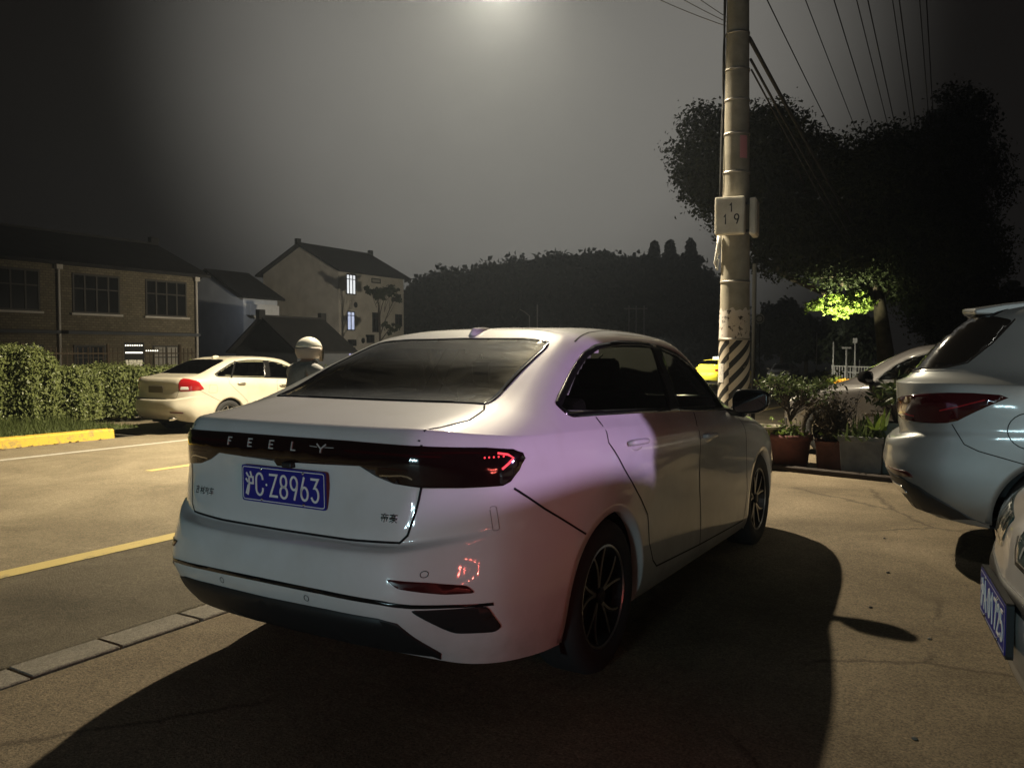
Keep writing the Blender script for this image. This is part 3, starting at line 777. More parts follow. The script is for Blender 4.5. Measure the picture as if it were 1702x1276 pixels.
def build_white_sedan():
    root = empty('parked_sedan', (-2.266, 2.009, 0))
    tag(root, 'white sedan with blue plate and full width dark tail lamp, nearest to us', 'car')
    P = paint('white_paint', (.62, .62, .605)); M['white_paint'] = P
    S = Shell(SEDAN, 12, 8)
    F = sedan_features(P); F['gap_w'] = .0085
    made = build_car(root, S, F)
    # tail lamp bar with its inner strips
    bar = S.patch('tail_light_bar', SED_BAR, 'B', M['lamp_smoke'], root, .006, .03)
    for s in (1, -1):
        bm = NB(); S.line_bm(bm, [(s*.30,1.012),(s*.50,1.010),(s*.66,1.004)], 'B', .006, .0075, .03)
        S.line_bm(bm, [(s*.46,.962),(s*.56,.958)], 'B', .003, .0075, .03)
        S.line_bm(bm, [(s*.60,1.018),(s*.72,1.016),(s*.80,1.010)], 'B', .004, .0075, .03)
        link('light_strip', bm, M['lamp_deep'], bar)
    for s in (1, -1):
        bm = NB(); S.line_bm(bm, [(s*.45,.934),(s*.50,.937),(s*.535,.940),(s*.56,.936),(s*.575,.928)], 'B', .006, .0075, .02)
        link('chrome_insert', bm, M['chrome'], bar)
    bm = NB()  # glowing dots and chevron draw a red sign's reflection, not a lamp part
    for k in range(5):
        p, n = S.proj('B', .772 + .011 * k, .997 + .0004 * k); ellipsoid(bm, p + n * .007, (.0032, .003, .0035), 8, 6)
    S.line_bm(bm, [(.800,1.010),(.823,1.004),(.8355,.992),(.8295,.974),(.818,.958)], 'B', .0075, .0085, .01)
    link('reflection_glow', bm, M['red_reflection'], bar)
    for g, x in zip('FEELY', (-.298, -.18, -.061, .056, .190)):
        bm = NB(); wd = .026 if g != 'Y' else .040
        strokes(bm, g, x - wd / 2, 1.000, wd, .026, .0045, d=.004, fn=lambda a, b: (lambda q: (q[0] + q[1] * .006, q[1]))(S.proj('B', a, b)))
        if g == 'Y': S.line_bm(bm, [(.135,1.019),(.172,1.017)], 'B', .0022, .0085, .02); S.line_bm(bm, [(.208,1.017),(.25,1.018)], 'B', .0022, .0085, .02)
        link('letter', bm, M['letter_silver'], bar, smooth=False)
    # lower bumper
    S.patch('diffuser', SED_BAND, 'B', M['trim_black'], root, .004, .06)
    cr = NB(); cl = sym([(0,.545),(.30,.541),(.52,.531),(.62,.519),(.73,.511),(.815,.503),(.815,.492),(.73,.499),(.62,.505),(.52,.515),(.30,.525),(0,.529)])
    S.patch('bumper_moulding', cl, 'B', M['gloss_black'], root, .002, .05)
    for s in (1, -1):
        sg = lambda p: [(s * x, z) for x, z in p]
        S.patch('bumper_vent', sg(roundpoly([(.615,.499),(.802,.494),(.812,.453),(.822,.408),(.808,.393),(.711,.401),(.685,.422)], .012, 3)), 'B', M['trim_black'], root, .004, .03)
        S.patch('bumper_reflector', sg(roundpoly([(.540,.602),(.66,.590),(.757,.572),(.778,.545),(.705,.548),(.580,.572)], .01, 3)), 'B', M['reflector'], root, .004, .03)
        ring_part(S, 'parking_sensor', 'B', (s * .648, .617), .0105, M['trim_black'], root)
        ring_part(S, 'parking_sensor', 'B', (s * .22, .500), .0105, M['trim_black'], root)
    S.line('tow_cover_gap', [('B', roundpoly([(.792,.83),(.806,.83),(.813,.745),(.799,.745)], .01, 4) + [(.792,.82)])], mat('gap_grey', (.2,.2,.19), .8), root, .002)
    # camera under the bar
    bm = NB(); box(bm, (0.03, .118, .944), (.05, .03, .022)); o = link('rear_camera', bm, M['trim_black'], root); soft(o, .006)
    make_plate(root, .118, .860, ['HU', 'C', 'Z', '8', '9', '6', '3'], tilt=.02)
    # worn chrome badges either side (too small to read: short strokes)
    def badge(x0, x1, z0, z1, n):
        bm = NB(); w = (x1 - x0) / n; fn = lambda a, b: S.proj('B', a, b)
        for k in range(n):
            x = x0 + k * w; h = z1 - z0
            for pl in BADGE[(n, k)]:
                GLY['_'] = [pl]; strokes(bm, '_', x + w * .06, z0, w * .86, h, .0030, d=.003, fn=fn)
        return link('badge', bm, M['chrome'], root, smooth=False)
    BADGE = {
     (4,0): [[(.1,.85),(.9,.85)],[(.5,1),(.5,.62)],[(.2,.62),(.8,.62)],[(.2,.42),(.8,.42),(.8,.02),(.2,.02),(.2,.42)]],
     (4,1): [[(.05,.7),(.6,.7)],[(.32,1),(.32,0)],[(.32,.6),(.02,.2)],[(.32,.6),(.6,.3)],[(.72,.85),(.72,.3)],[(.95,1),(.95,.02),(.8,.08)]],
     (4,2): [[(.1,.9),(.22,.78)],[(.02,.6),(.18,.5)],[(.0,.05),(.2,.35)],[(.45,.95),(.36,.7)],[(.42,.8),(.95,.8)],[(.42,.58),(.88,.58)],[(.36,.38),(.85,.38),(.88,.05),(1,.12)]],
     (4,3): [[(.1,.85),(.9,.85)],[(.45,1),(.2,.5),(.85,.5)],[(.55,.7),(.55,0)],[(.05,.25),(.95,.25)]],
     (2,0): [[(.5,1),(.5,.88)],[(.05,.85),(.95,.85)],[(.3,.8),(.36,.62)],[(.7,.8),(.64,.62)],[(.08,.42),(.08,.58),(.92,.58),(.92,.42)],[(.2,.12),(.2,.42),(.8,.42),(.8,.12)],[(.5,.58),(.5,0)]],
     (2,1): [[(.5,1),(.5,.9)],[(.05,.88),(.95,.88)],[(.28,.78),(.72,.78),(.72,.62),(.28,.62),(.28,.78)],[(.05,.4),(.05,.52),(.95,.52),(.95,.4)],[(.5,.5),(.55,.1),(.35,.0)],[(.15,.38),(.85,.38)],[(.45,.28),(.08,.08)],[(.6,.3),(.92,.05)]],
    }
    badge(-.538, -.405, .787, .815, 4); badge(.456, .526, .775, .803, 2)
    # roof fin and front lamps, grille
    bm = NB()
    rows = []
    for t in np.linspace(0, 1, 8):
        y = 1.40 + .17 * t; zb = S.proj('T', 0, y)[0].z - .004; h = .036 * (1 - t) ** .6 * (min(1, t * 9 + .35)); w = .026 * (1 - .6 * t)
        rows.append([bm.verts.new((-w, y, zb)), bm.verts.new((-.004, y - .02 * (1 - t), zb + h)), bm.verts.new((.004, y - .02 * (1 - t), zb + h)), bm.verts.new((w, y, zb))])
    for a, b in zip(rows, rows[1:]):
        for j in range(3): bm.faces.new((a[j], b[j], b[j + 1], a[j + 1]))
    bm.faces.new(rows[0]); bmesh.ops.recalc_face_normals(bm, faces=bm.faces[:])
    link('roof_antenna', bm, P, root)
    front_end(S, root)
    return root
def front_end(S, root, lampm=None, dz=0.0, slot=False, hin=.42):
    for s in (1, -1):
        S.patch('headlight', [(s*x, z + dz) for x, z in roundpoly([(hin,.74),(.62,.765),(.80,.775),(.83,.73),(.78,.67),(.60,.645),(hin + .04,.66)], .02, 3)], 'F', lampm or M['lamp_clear'], root, .004, .04)
        S.patch('fog_vent', [(s*x, z) for x, z in roundpoly([(.60,.45),(.80,.46),(.78,.33),(.62,.34)], .02, 3)], 'F', M['trim_black'], root, .003, .04)
    if slot: S.patch('grille_slot', roundpoly([(-.62,.700),(.62,.700),(.60,.655),(-.60,.655)], .015, 3), 'F', M['trim_black'], root, .003, .05)
    else: S.patch('grille', [(x, z + dz * .6) for x, z in roundpoly([(-.38,.70),(.38,.70),(.36,.52),(.28,.47),(-.28,.47),(-.36,.52)], .04, 4)], 'F', M['trim_black'], root, .003, .05)
    S.patch('lower_intake', roundpoly([(-.50,.36),(.50,.36),(.46,.25),(-.46,.25)], .03, 4), 'F', M['trim_black'], root, .003, .05)
# ------------------------------------------------------------------ where things stand
_cy, _sy = cos(radians(30.78)), sin(radians(30.78)); _ct, _st = cos(radians(2.27)), sin(radians(2.27))
_R = Vector((_cy, _sy, 0)); _F = Vector((-_sy * _ct, _cy * _ct, -_st)); _U = _R.cross(_F); EYE = Vector((0, 0, 1.363)); FOC = 1331.0
def at(px, py, d):
    """the point seen at a photo pixel, d metres ahead"""
    return EYE + (_R * ((px - 851) / FOC) - _U * ((py - 638) / FOC) + _F) * d
def gz(x, y):
    """height of the ground: the road falls away to its far side and down the street"""
    z = 0.0
    if x < -3.6: z -= .013 * min(9.4, -3.6 - x)
    if y > 10: z -= .016 * min(50, y - 10)
    return z
def on_ground(px, py):
    """ground point under a pixel"""
    d = 5.0
    for _ in range(60):
        p = at(px, py, d); g = gz(p.x, p.y)
        d = max(1.0, d + (p.z - g) / max(.02, -(at(px, py, 1) - EYE).z) * .5)
    return at(px, py, d)

def asphalt(name, c1, c2, scale=1.2, cracks=0.0, grit=.5):
    m = mat(name, c1, rough=.85, spec=.25)
    tc = N(m, 'ShaderNodeTexCoord'); co = tc.outputs['Object']
    n1 = N(m, 'ShaderNodeTexNoise', Scale=scale, Detail=8.0, Roughness=.65); LK(m, co, n1.inputs['Vector'])
    r1 = N(m, 'ShaderNodeValToRGB'); r1.color_ramp.elements[0].position = .3; r1.color_ramp.elements[1].position = .72
    r1.color_ramp.elements[0].color = (*c1, 1); r1.color_ramp.elements[1].color = (*c2, 1); LK(m, n1.outputs['Fac'], r1.inputs['Fac'])
    # aggregate: fine light and dark grains
    n2 = N(m, 'ShaderNodeTexNoise', Scale=90.0, Detail=3.0, Roughness=.8); LK(m, co, n2.inputs['Vector'])
    r2 = N(m, 'ShaderNodeValToRGB'); r2.color_ramp.elements[0].position = .35; r2.color_ramp.elements[1].position = .68
    r2.color_ramp.elements[0].color = (.45, .45, .45, 1); r2.color_ramp.elements[1].color = (1.75, 1.7, 1.6, 1); LK(m, n2.outputs['Fac'], r2.inputs['Fac'])
    mx = N(m, 'ShaderNodeMixRGB', blend_type='MULTIPLY'); mx.inputs['Fac'].default_value = grit
    LK(m, r1.outputs['Color'], mx.inputs['Color1']); LK(m, r2.outputs['Color'], mx.inputs['Color2'])
    last = mx.outputs['Color']
    # broad stains, oil and tyre dirt
    sn = N(m, 'ShaderNodeTexNoise', Scale=.55, Detail=10.0, Roughness=.72, Distortion=.6); LK(m, co, sn.inputs['Vector'])
    sr = N(m, 'ShaderNodeValToRGB'); sr.color_ramp.elements[0].position = .34; sr.color_ramp.elements[1].position = .60
    sr.color_ramp.elements[0].color = (.55, .53, .50, 1); sr.color_ramp.elements[1].color = (1.08, 1.07, 1.05, 1); LK(m, sn.outputs['Fac'], sr.inputs['Fac'])
    sm = N(m, 'ShaderNodeMixRGB', blend_type='MULTIPLY'); sm.inputs['Fac'].default_value = .8; LK(m, last, sm.inputs['Color1']); LK(m, sr.outputs['Color'], sm.inputs['Color2']); last = sm.outputs['Color']
    gn = N(m, 'ShaderNodeTexNoise', Scale=28.0, Detail=5.0, Roughness=.8); LK(m, co, gn.inputs['Vector'])
    gr = N(m, 'ShaderNodeValToRGB'); gr.color_ramp.elements[0].position = .36; gr.color_ramp.elements[1].position = .62
    gr.color_ramp.elements[0].color = (.62, .61, .60, 1); gr.color_ramp.elements[1].color = (1.25, 1.24, 1.2, 1); LK(m, gn.outputs['Fac'], gr.inputs['Fac'])
    gm = N(m, 'ShaderNodeMixRGB', blend_type='MULTIPLY'); gm.inputs['Fac'].default_value = grit * .8; LK(m, last, gm.inputs['Color1']); LK(m, gr.outputs['Color'], gm.inputs['Color2']); last = gm.outputs['Color']
    if cracks:
        dn = N(m, 'ShaderNodeTexNoise', Scale=1.3, Detail=6.0, Roughness=.7); LK(m, co, dn.inputs['Vector'])
        ad = N(m, 'ShaderNodeMixRGB'); ad.inputs['Fac'].default_value = .22; LK(m, co, ad.inputs['Color1']); LK(m, dn.outputs['Color'], ad.inputs['Color2'])
        v = N(m, 'ShaderNodeTexVoronoi', feature='DISTANCE_TO_EDGE', Scale=.55); LK(m, ad.outputs['Color'], v.inputs['Vector'])
        cr = N(m, 'ShaderNodeMapRange'); cr.inputs['From Min'].default_value = .0; cr.inputs['From Max'].default_value = .010
        cr.inputs['To Min'].default_value = 1 - cracks; cr.inputs['To Max'].default_value = 1
        LK(m, v.outputs['Distance'], cr.inputs['Value'])
        # only some of the cracks have opened
        cn = N(m, 'ShaderNodeTexNoise', Scale=.5, Detail=2.0); LK(m, co, cn.inputs['Vector'])
        cm = N(m, 'ShaderNodeMapRange'); cm.inputs['From Min'].default_value = .46; cm.inputs['From Max'].default_value = .56; LK(m, cn.outputs['Fac'], cm.inputs['Value'])
        mm = N(m, 'ShaderNodeMath', operation='MAXIMUM'); LK(m, cr.outputs[0], mm.inputs[0])
        inv = N(m, 'ShaderNodeMath', operation='SUBTRACT'); inv.inputs[0].default_value = 1; LK(m, cm.outputs[0], inv.inputs[1]); LK(m, inv.outputs[0], mm.inputs[1])
        m2 = N(m, 'ShaderNodeMixRGB', blend_type='MULTIPLY'); m2.inputs['Fac'].default_value = 1
        LK(m, last, m2.inputs['Color1']); LK(m, mm.outputs[0], m2.inputs['Color2']); last = m2.outputs['Color']
    LK(m, last, BS(m).inputs['Base Color'])
    bp = N(m, 'ShaderNodeBump', Strength=.8, Distance=.008); LK(m, n2.outputs['Fac'], bp.inputs['Height']); LK(m, bp.outputs['Normal'], BS(m).inputs['Normal'])
    return m
M['road'] = asphalt('road_asphalt', (.155, .132, .092), (.22, .19, .135), .9, grit=.65)
M['forecourt'] = asphalt('forecourt_concrete', (.125, .103, .072), (.215, .178, .128), 1.1, cracks=.5, grit=.85)
M['kerbstone'] = asphalt('kerb_granite', (.19, .18, .155), (.27, .25, .22), 2.0, grit=.5)
M['ground'] = noisy(mat('soil', (.05, .04, .03), .95), (.03, .028, .02), (.06, .05, .035), 2.0) and bpy.data.materials['soil']
def worn(name, c, under, amount=.5, scale=9.0):
    m = mat(name, c, rough=.7); tc = N(m, 'ShaderNodeTexCoord')
    n = N(m, 'ShaderNodeTexNoise', Scale=scale, Detail=9.0, Roughness=.75); LK(m, tc.outputs['Object'], n.inputs['Vector'])
    r = N(m, 'ShaderNodeMapRange'); r.inputs['From Min'].default_value = amount - .04; r.inputs['From Max'].default_value = amount + .07
    LK(m, n.outputs['Fac'], r.inputs['Value'])
    mx = N(m, 'ShaderNodeMixRGB'); mx.inputs['Color1'].default_value = (*c, 1); mx.inputs['Color2'].default_value = (*under, 1)
    LK(m, r.outputs[0], mx.inputs['Fac']); LK(m, mx.outputs[0], BS(m).inputs['Base Color']); return m
M['line_yellow'] = worn('line_yellow', (.42, .33, .12), (.13, .115, .085), .60)
M['line_white'] = worn('line_white', (.40, .38, .33), (.13, .12, .10), .60)
M['kerb_yellow'] = worn('kerb_yellow', (.50, .34, .035), (.22, .17, .08), .55, 6.0)

def sheet(name, x0, x1, y0, y1, dz, m, nx=1, ys=None, kind='structure', label=None, cat=None, group=None):
    """a strip of ground following gz"""
    bm = NB(); xs = np.linspace(x0, x1, nx + 1); yy = ys if ys else [y for y in (y0, 10, 60, y1) if y0 <= y <= y1]
    g = [[bm.verts.new((x, y, gz(x, y) + dz)) for x in xs] for y in yy]
    for a, b in zip(g, g[1:]):
        for i in range(len(xs) - 1): bm.faces.new((a[i], a[i + 1], b[i + 1], b[i]))
    o = link(name, bm, m, smooth=False)
    return tag(o, label, cat, group, kind)
YS = [-60, 10, 60, 600]
# one ground sheet to the horizon
bm = NB(); xs = [-600, -13, -3.6, 600]
g = [[bm.verts.new((x, y, gz(x, y) - .03)) for x in xs] for y in (-300, 10, 60, 1200)]
for a, b in zip(g, g[1:]):
    for i in range(3): bm.faces.new((a[i], a[i + 1], b[i + 1], b[i]))
tag(link('ground', bm, M['ground'], smooth=False), kind='structure')
sheet('road', -13.0, -3.62, -60, 600, 0, M['road'], 1, YS)
M['road_edge'] = asphalt('road_edge_asphalt', (.072, .063, .046), (.112, .098, .073), 1.3, grit=.7)
sheet('road_shoulder', -5.17, -3.625, -60, 600, .003, M['road_edge'], 1, YS)
sheet('forecourt', -3.40, 30, -40, 600, 0, M['forecourt'], 1, YS[:])
sheet('driveway', -17.5, -13.0, 9.0, 16.5, 0, M['road'], 1, [9.0, 10, 16.5])
# flush granite kerb stones along the near edge, each a stone of its own
tagk = dict(label='flush pale kerb stone in the row between road and forecourt', cat='kerb stone', group='kerb stones along the near road edge')
y = -6.0; k = 0
while y < 24:
    L = rng.uniform(.40, .47)
    bm = NB(); z = gz(-3.5, y + .2); box(bm, (0, L / 2, -.044), (.188, L - .009, .10))
    bmesh.ops.transform(bm, matrix=Matrix.Rotation(rng.uniform(-.006, .006), 4, 'Z'), verts=bm.verts[:])
    o = link('kerb_stone', bm, M['kerbstone'], smooth=False, loc=(-3.51 + rng.uniform(-.006, .006), y, z + rng.uniform(.001, .006))); soft(o, .006, 1)
    tag(o, **tagk); y += L
# painted lines
sheet('road_marking', -5.33, -5.15, -6, 60, .007, M['line_yellow'], 1, [-6, 10, 60])
for y in (-9.5, -1.5, 6.0, 14.0, 22.0, 30.0): sheet('road_marking', -8.74, -8.60, y, y + 4, .004, M['line_yellow'], 1, [y, y + 4] if not y < 10 < y + 4 else [y, 10, y + 4])
sheet('road_marking', -11.56, -11.42, -20, 60, .004, M['line_white'], 1, [-20, 10, 60])
# far verge: yellow kerb, grass, hedge
for y0, y1 in ((-24, 8.35), (16.6, 60)):
    bm = NB(); ys = [y0 + i for i in range(int(y1 - y0) + 1)] + [y1]
    prof = [(-12.98, -.02), (-13.0, .135), (-13.03, .16), (-13.22, .16), (-13.22, -.02)]
    rows = [[bm.verts.new((px, yy, gz(px, yy) + pz)) for px, pz in prof] for yy in ys]
    for a, b in zip(rows, rows[1:]):
        for i in range(4): bm.faces.new((a[i], b[i], b[i + 1], a[i + 1]))
    bm.faces.new(rows[0]); bm.faces.new(rows[-1][::-1]); bmesh.ops.recalc_face_normals(bm, faces=bm.faces[:])
    o = link('yellow_kerb', bm, M['kerb_yellow'], smooth=False)
    tag(o, 'yellow painted kerb in front of the grass and hedge' if y0 < 0 else 'yellow painted kerb beyond the driveway entry', 'kerb')
    sheet('verge', -34, -13.2, y0, y1, .12, M['ground'], 1, [y0, 10, y1] if y0 < 10 < y1 else [y0, y1])

# ------------------------------------------------------------------ foliage
def leaf_mat(name, c1, c2, rough=.55, trans=.25):
    m = mat(name, c1, rough=rough, spec=.4); tc = N(m, 'ShaderNodeTexCoord')
    g = N(m, 'ShaderNodeTexNoise', Scale=23.0, Detail=2.0); LK(m, tc.outputs['Object'], g.inputs['Vector'])
    r = N(m, 'ShaderNodeValToRGB'); r.color_ramp.elements[0].position = .3; r.color_ramp.elements[1].position = .7
    r.color_ramp.elements[0].color = (*c1, 1); r.color_ramp.elements[1].color = (*c2, 1)
    LK(m, g.outputs['Fac'], r.inputs['Fac']); LK(m, r.outputs['Color'], BS(m).inputs['Base Color'])
    tr = N(m, 'ShaderNodeBsdfTranslucent'); LK(m, r.outputs['Color'], tr.inputs['Color']); mx = N(m, 'ShaderNodeMixShader'); mx.inputs['Fac'].default_value = trans
    out = m.node_tree.nodes['Material Output']; LK(m, BS(m).outputs[0], mx.inputs[1]); LK(m, tr.outputs[0], mx.inputs[2]); LK(m, mx.outputs[0], out.inputs['Surface'])
    return m
M['hedge_leaf'] = leaf_mat('hedge_leaf', (.085, .115, .033), (.22, .245, .09), .40)
M['grass_blade'] = leaf_mat('grass_blade', (.045, .065, .012), (.09, .11, .03), .7)
M['tree_leaf'] = leaf_mat('tree_leaf', (.012, .019, .006), (.030, .042, .013), .6)
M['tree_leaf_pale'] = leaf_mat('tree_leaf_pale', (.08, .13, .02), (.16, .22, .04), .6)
M['wood_leaf'] = leaf_mat('wood_leaf', (.018, .026, .012), (.04, .055, .025), .7)
M['pot_leaf'] = leaf_mat('pot_leaf', (.035, .055, .018), (.085, .11, .04), .4)
M['pot_leaf_red'] = leaf_mat('pot_leaf_red', (.045, .035, .02), (.09, .075, .05), .5)
M['bark'] = noisy(mat('bark', (.05, .04, .03), .9), (.028, .022, .017), (.065, .052, .04), 6.0, bump=.5) and bpy.data.materials['bark']
def leaf_mesh(name, C, size, m, parent=None, up=.25, elong=1.7, Nn=None, jitter=1.0, fold=.25):
    """one leaf (a folded pair of faces) at each centre"""
    C = np.asarray(C, float); n = len(C)
    s = size * rng.uniform(.6, 1.35, n)
    d = rng.normal(size=(n, 3)) * jitter
    if Nn is not None: d += np.asarray(Nn) * 1.1
    d[:, 2] += up; d /= np.linalg.norm(d, axis=1)[:, None] + 1e-9           # leaf normal
    t = np.cross(d, rng.normal(size=(n, 3))); t /= np.linalg.norm(t, axis=1)[:, None] + 1e-9
    b = np.cross(d, t)
    L = t * (s * elong * .5)[:, None]; W = b * (s * .5)[:, None]; H = d * (s * fold)[:, None]
    V = np.empty((n, 4, 3)); V[:, 0] = C - L; V[:, 1] = C + W + H; V[:, 2] = C + L; V[:, 3] = C - W + H
    V = V.reshape(-1, 3); i = np.arange(n) * 4
    me = bpy.data.meshes.new(name)
    F = np.stack([np.stack([i, i + 1, i + 2], 1), np.stack([i, i + 2, i + 3], 1)], 1).reshape(-1, 3)
    me.from_pydata(V.tolist(), [], F.tolist()); me.update()
    return link_me(name, me, m, parent, smooth=False)

# hedge on the far verge: a clipped block of leaves, taller at its left end
def hedge_top(y): return 1.02 + .46 * (1 / (1 + math.exp((y - 8.85) * 5))) + .05 * sin(y * 3.1) + .04 * sin(y * 7.3 + 1)
pts = []; nn = []
nL = 88000
for _ in range(nL):
    y = rng.uniform(1.5, 14.5) if rng.random() < .9 else rng.uniform(14.5, 24)
    if 14.2 < y < 16.6: continue
    ht = hedge_top(y)
    bulge = .14 * sin(y * 2.3) + .10 * sin(y * 5.9 + 2) + .07 * sin(y * 13.0)
    if rng.random() < .68:
        z = rng.uniform(.0, 1) ** .85 * ht; x = -15.75 + bulge - rng.exponential(.11) - .16 * max(0, z / ht - .8) * 3 + .06 * rng.normal(); nv = (1, 0, .25)
    else:
        x = -15.8 + bulge - rng.uniform(0, 1.3); z = ht - rng.exponential(.06) + .05 * rng.normal(); nv = (.2, 0, 1)
    pts.append((x, y, z + .10 + gz(x, y))); nn.append(nv)
hd = empty('hedge', (-16.3, 8, -.05)); tag(hd, 'long clipped green hedge behind the yellow kerb, taller at its left end', 'hedge')
o = leaf_mesh('foliage', pts, .043, M['hedge_leaf'], None, .1, 1.6, nn, .8); o.parent = hd; o.matrix_parent_inverse = Matrix.Translation((16.3, -8, .05))
bm = NB(); rows = []
for y in np.arange(1.0, 24.1, .5):
    ht = hedge_top(y) - .14; b_ = .14 * sin(y * 2.3) + .10 * sin(y * 5.9 + 2)
    rows.append([bm.verts.new((x, y, z + gz(-16, y))) for x, z in ((-15.95 + b_, .0), (-15.95 + b_, ht * .8 + .1), (-16.05 + b_, ht + .1), (-17.0, ht + .1), (-17.1, 0))])
for a, b in zip(rows, rows[1:]):
    for i in range(4): bm.faces.new((a[i], b[i], b[i + 1], a[i + 1]))
bmesh.ops.recalc_face_normals(bm, faces=bm.faces[:])
o = link('twigs', bm, mat('hedge_core', (.012, .014, .006), .95), None, smooth=False); o.parent = hd; o.matrix_parent_inverse = Matrix.Translation((16.3, -8, .05))
# grass strip
C = []
for _ in range(16000):
    x = rng.uniform(-15.9, -13.25); y = rng.uniform(2.5, 9.0) if rng.random() < .85 else rng.uniform(16.7, 26)
    C.append((x, y, gz(x, y) + .12))
C = np.array(C); n = len(C); hgt = rng.uniform(.04, .12, n) * (1 + (C[:, 0] < -15.2) * .8); a = rng.uniform(0, 2 * pi, n); wv = np.stack([np.cos(a), np.sin(a), a * 0], 1) * .008
ln = rng.normal(size=(n, 3)) * .035; ln[:, 2] = 0; tip = C + ln; tip[:, 2] += hgt
V = np.stack([C - wv, C + wv, tip], 1).reshape(-1, 3); me = bpy.data.meshes.new('grass'); me.from_pydata(V.tolist(), [], [(3 * i, 3 * i + 1, 3 * i + 2) for i in range(n)]); me.update()
tag(link_me('grass', me, M['grass_blade'], smooth=False), kind='stuff')
sheet('lawn', -16.2, -13.22, -10, 8.9, .124, bpy.data.materials['soil'] and (noisy(mat('turf', (.03, .04, .012), .95), (.020, .030, .010), (.055, .065, .022), 7.0) and bpy.data.materials['turf']), 1, [-10, 8.9])

# ------------------------------------------------------------------ trees
def limb(bm, a, b, r0, r1, n=7, bend=.12):
    a = Vector(a); b = Vector(b); L = (b - a).length; P = []
    off = Vector(rng.normal(size=3)) * L * bend
    for t in np.linspace(0, 1, 7): P.append(a.lerp(b, t) + off * (4 * t * (1 - t)) * .5)
    tube(bm, P, [r0 + (r1 - r0) * t for t in np.linspace(0, 1, 7)], n)
def crown_points(lobes, n, shell=.45):
    """leaf clumps in clusters through a set of ellipsoid lobes (centre, radii)"""
    w = np.array([l[1][0] * l[1][1] * l[1][2] for l in lobes]) ** .7; w /= w.sum(); out = []; nv = []
    k = max(1, n // 26)
    ch = rng.choice(len(lobes), k, p=w)
    for c in ch:
        o, r = np.array(lobes[c][0], float), np.array(lobes[c][1], float)
        d = rng.normal(size=3); d /= np.linalg.norm(d); rad = rng.uniform(shell, 1.03)
        q = o + d * r * rad
        cs = rng.uniform(.10, .22) * r.mean() * .8
        m_ = rng.integers(14, 38)
        out.append(q + rng.normal(size=(m_, 3)) * cs * np.array((1, 1, .65))); nv.append(np.tile(d, (m_, 1)))
    return np.concatenate(out), np.concatenate(nv)
def tree(name, base, label, lobes, nleaf, lsize, trunk_r, trunk_top, m, group=None, cat='tree', lean=(0, 0), bark=None):
    """base: ground point; lobes relative to base"""
    root = empty(name, base); tag(root, label, cat, group)
    bm = NB(); top = Vector((lean[0], lean[1], trunk_top))
    P = [Vector((0, 0, -.15)), Vector((lean[0] * .1, lean[1] * .1, trunk_top * .15)), Vector((lean[0] * .4, lean[1] * .4, trunk_top * .5)), top]
    tube(bm, P, [trunk_r * 1.35, trunk_r * 1.05, trunk_r * .9, trunk_r * .62], 12)
    for l in lobes:
        limb(bm, top * rng.uniform(.8, 1.0), Vector(l[0]), trunk_r * .5, trunk_r * .12)
        for _ in range(3):
            d = rng.normal(size=3); d /= np.linalg.norm(d)
            limb(bm, Vector(l[0]).lerp(top, rng.uniform(.2, .6)), Vector(np.array(l[0]) + d * np.array(l[1]) * .75), trunk_r * .2, trunk_r * .05, 5)
    link('trunk', bm, bark or M['bark'], root)
    pts, nv = crown_points(lobes, nleaf)
    leaf_mesh('crown', pts, lsize, m, root, .2, 1.6, nv, 1.0)
    return root
def lob(base, px, py, d, rx, rz, ry=None):
    """lobe at a pixel seen d ahead, radii in metres"""
    p = at(px, py, d) - Vector(base); return ((p.x, p.y, p.z), (rx, ry or rx, rz))
D = 22.0
b = at(1480, 600, D); base = (b.x, b.y, gz(b.x, b.y))
lobesA = [lob(base, 1190, 255, D, 1.25, 1.5), lob(base, 1240, 330, D + .5, 1.5, 1.2), lob(base, 1275, 230, D, 1.2, 1.0), lob(base, 1330, 270, D + 1, 1.2, 1.0),
          lob(base, 1330, 400, D, 1.5, 1.1), lob(base, 1165, 300, D, .7, .7), lob(base, 1420, 330, D, 1.6, 1.6), lob(base, 1400, 430, D - .5, 1.5, .8), lob(base, 1480, 280, D + 1, 1.5, 1.3), lob(base, 1500, 420, D, 1.5, 1.3)]
treeA = tree('broadleaf_tree', base, 'large dark broadleaf tree with wide crown and bare leaning trunk right of the pole', lobesA, 95000, .070, .24, 3.3, M['tree_leaf'], 'big trees behind the parked cars', lean=(-.35, 0))
# the lowest branch, caught by a lamp down the street
D2 = 26.0
b2 = at(1620, 600, D2); base2 = (b2.x, b2.y, gz(b2.x, b2.y))
lobesB = [lob(base2, 1590, 210, D2, 1.1, 1.3), lob(base2, 1610, 300, D2, 1.2, 1.6), lob(base2, 1560, 330, D2, 1.4, 1.6), lob(base2, 1620, 420, D2, 1.1, 1.4), lob(base2, 1560, 470, D2, 1.6, 1.4), lob(base2, 1600, 530, D2, 1.6, 1.0), lob(base2, 1500, 400, D2 + 1, 1.6, 1.8)]
tree('broadleaf_tree', base2, 'tall narrow dark broadleaf tree at the right edge above the parked silver car', lobesB, 70000, .075, .26, 4.2, M['tree_leaf'], 'big trees behind the parked cars')
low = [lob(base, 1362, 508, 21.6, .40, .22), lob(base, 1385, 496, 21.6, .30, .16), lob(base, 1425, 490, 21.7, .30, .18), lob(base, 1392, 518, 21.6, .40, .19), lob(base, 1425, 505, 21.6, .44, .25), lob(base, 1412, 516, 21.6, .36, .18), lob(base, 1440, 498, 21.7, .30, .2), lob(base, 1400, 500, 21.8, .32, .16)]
pts, nv = crown_points(low, 3600, .2)
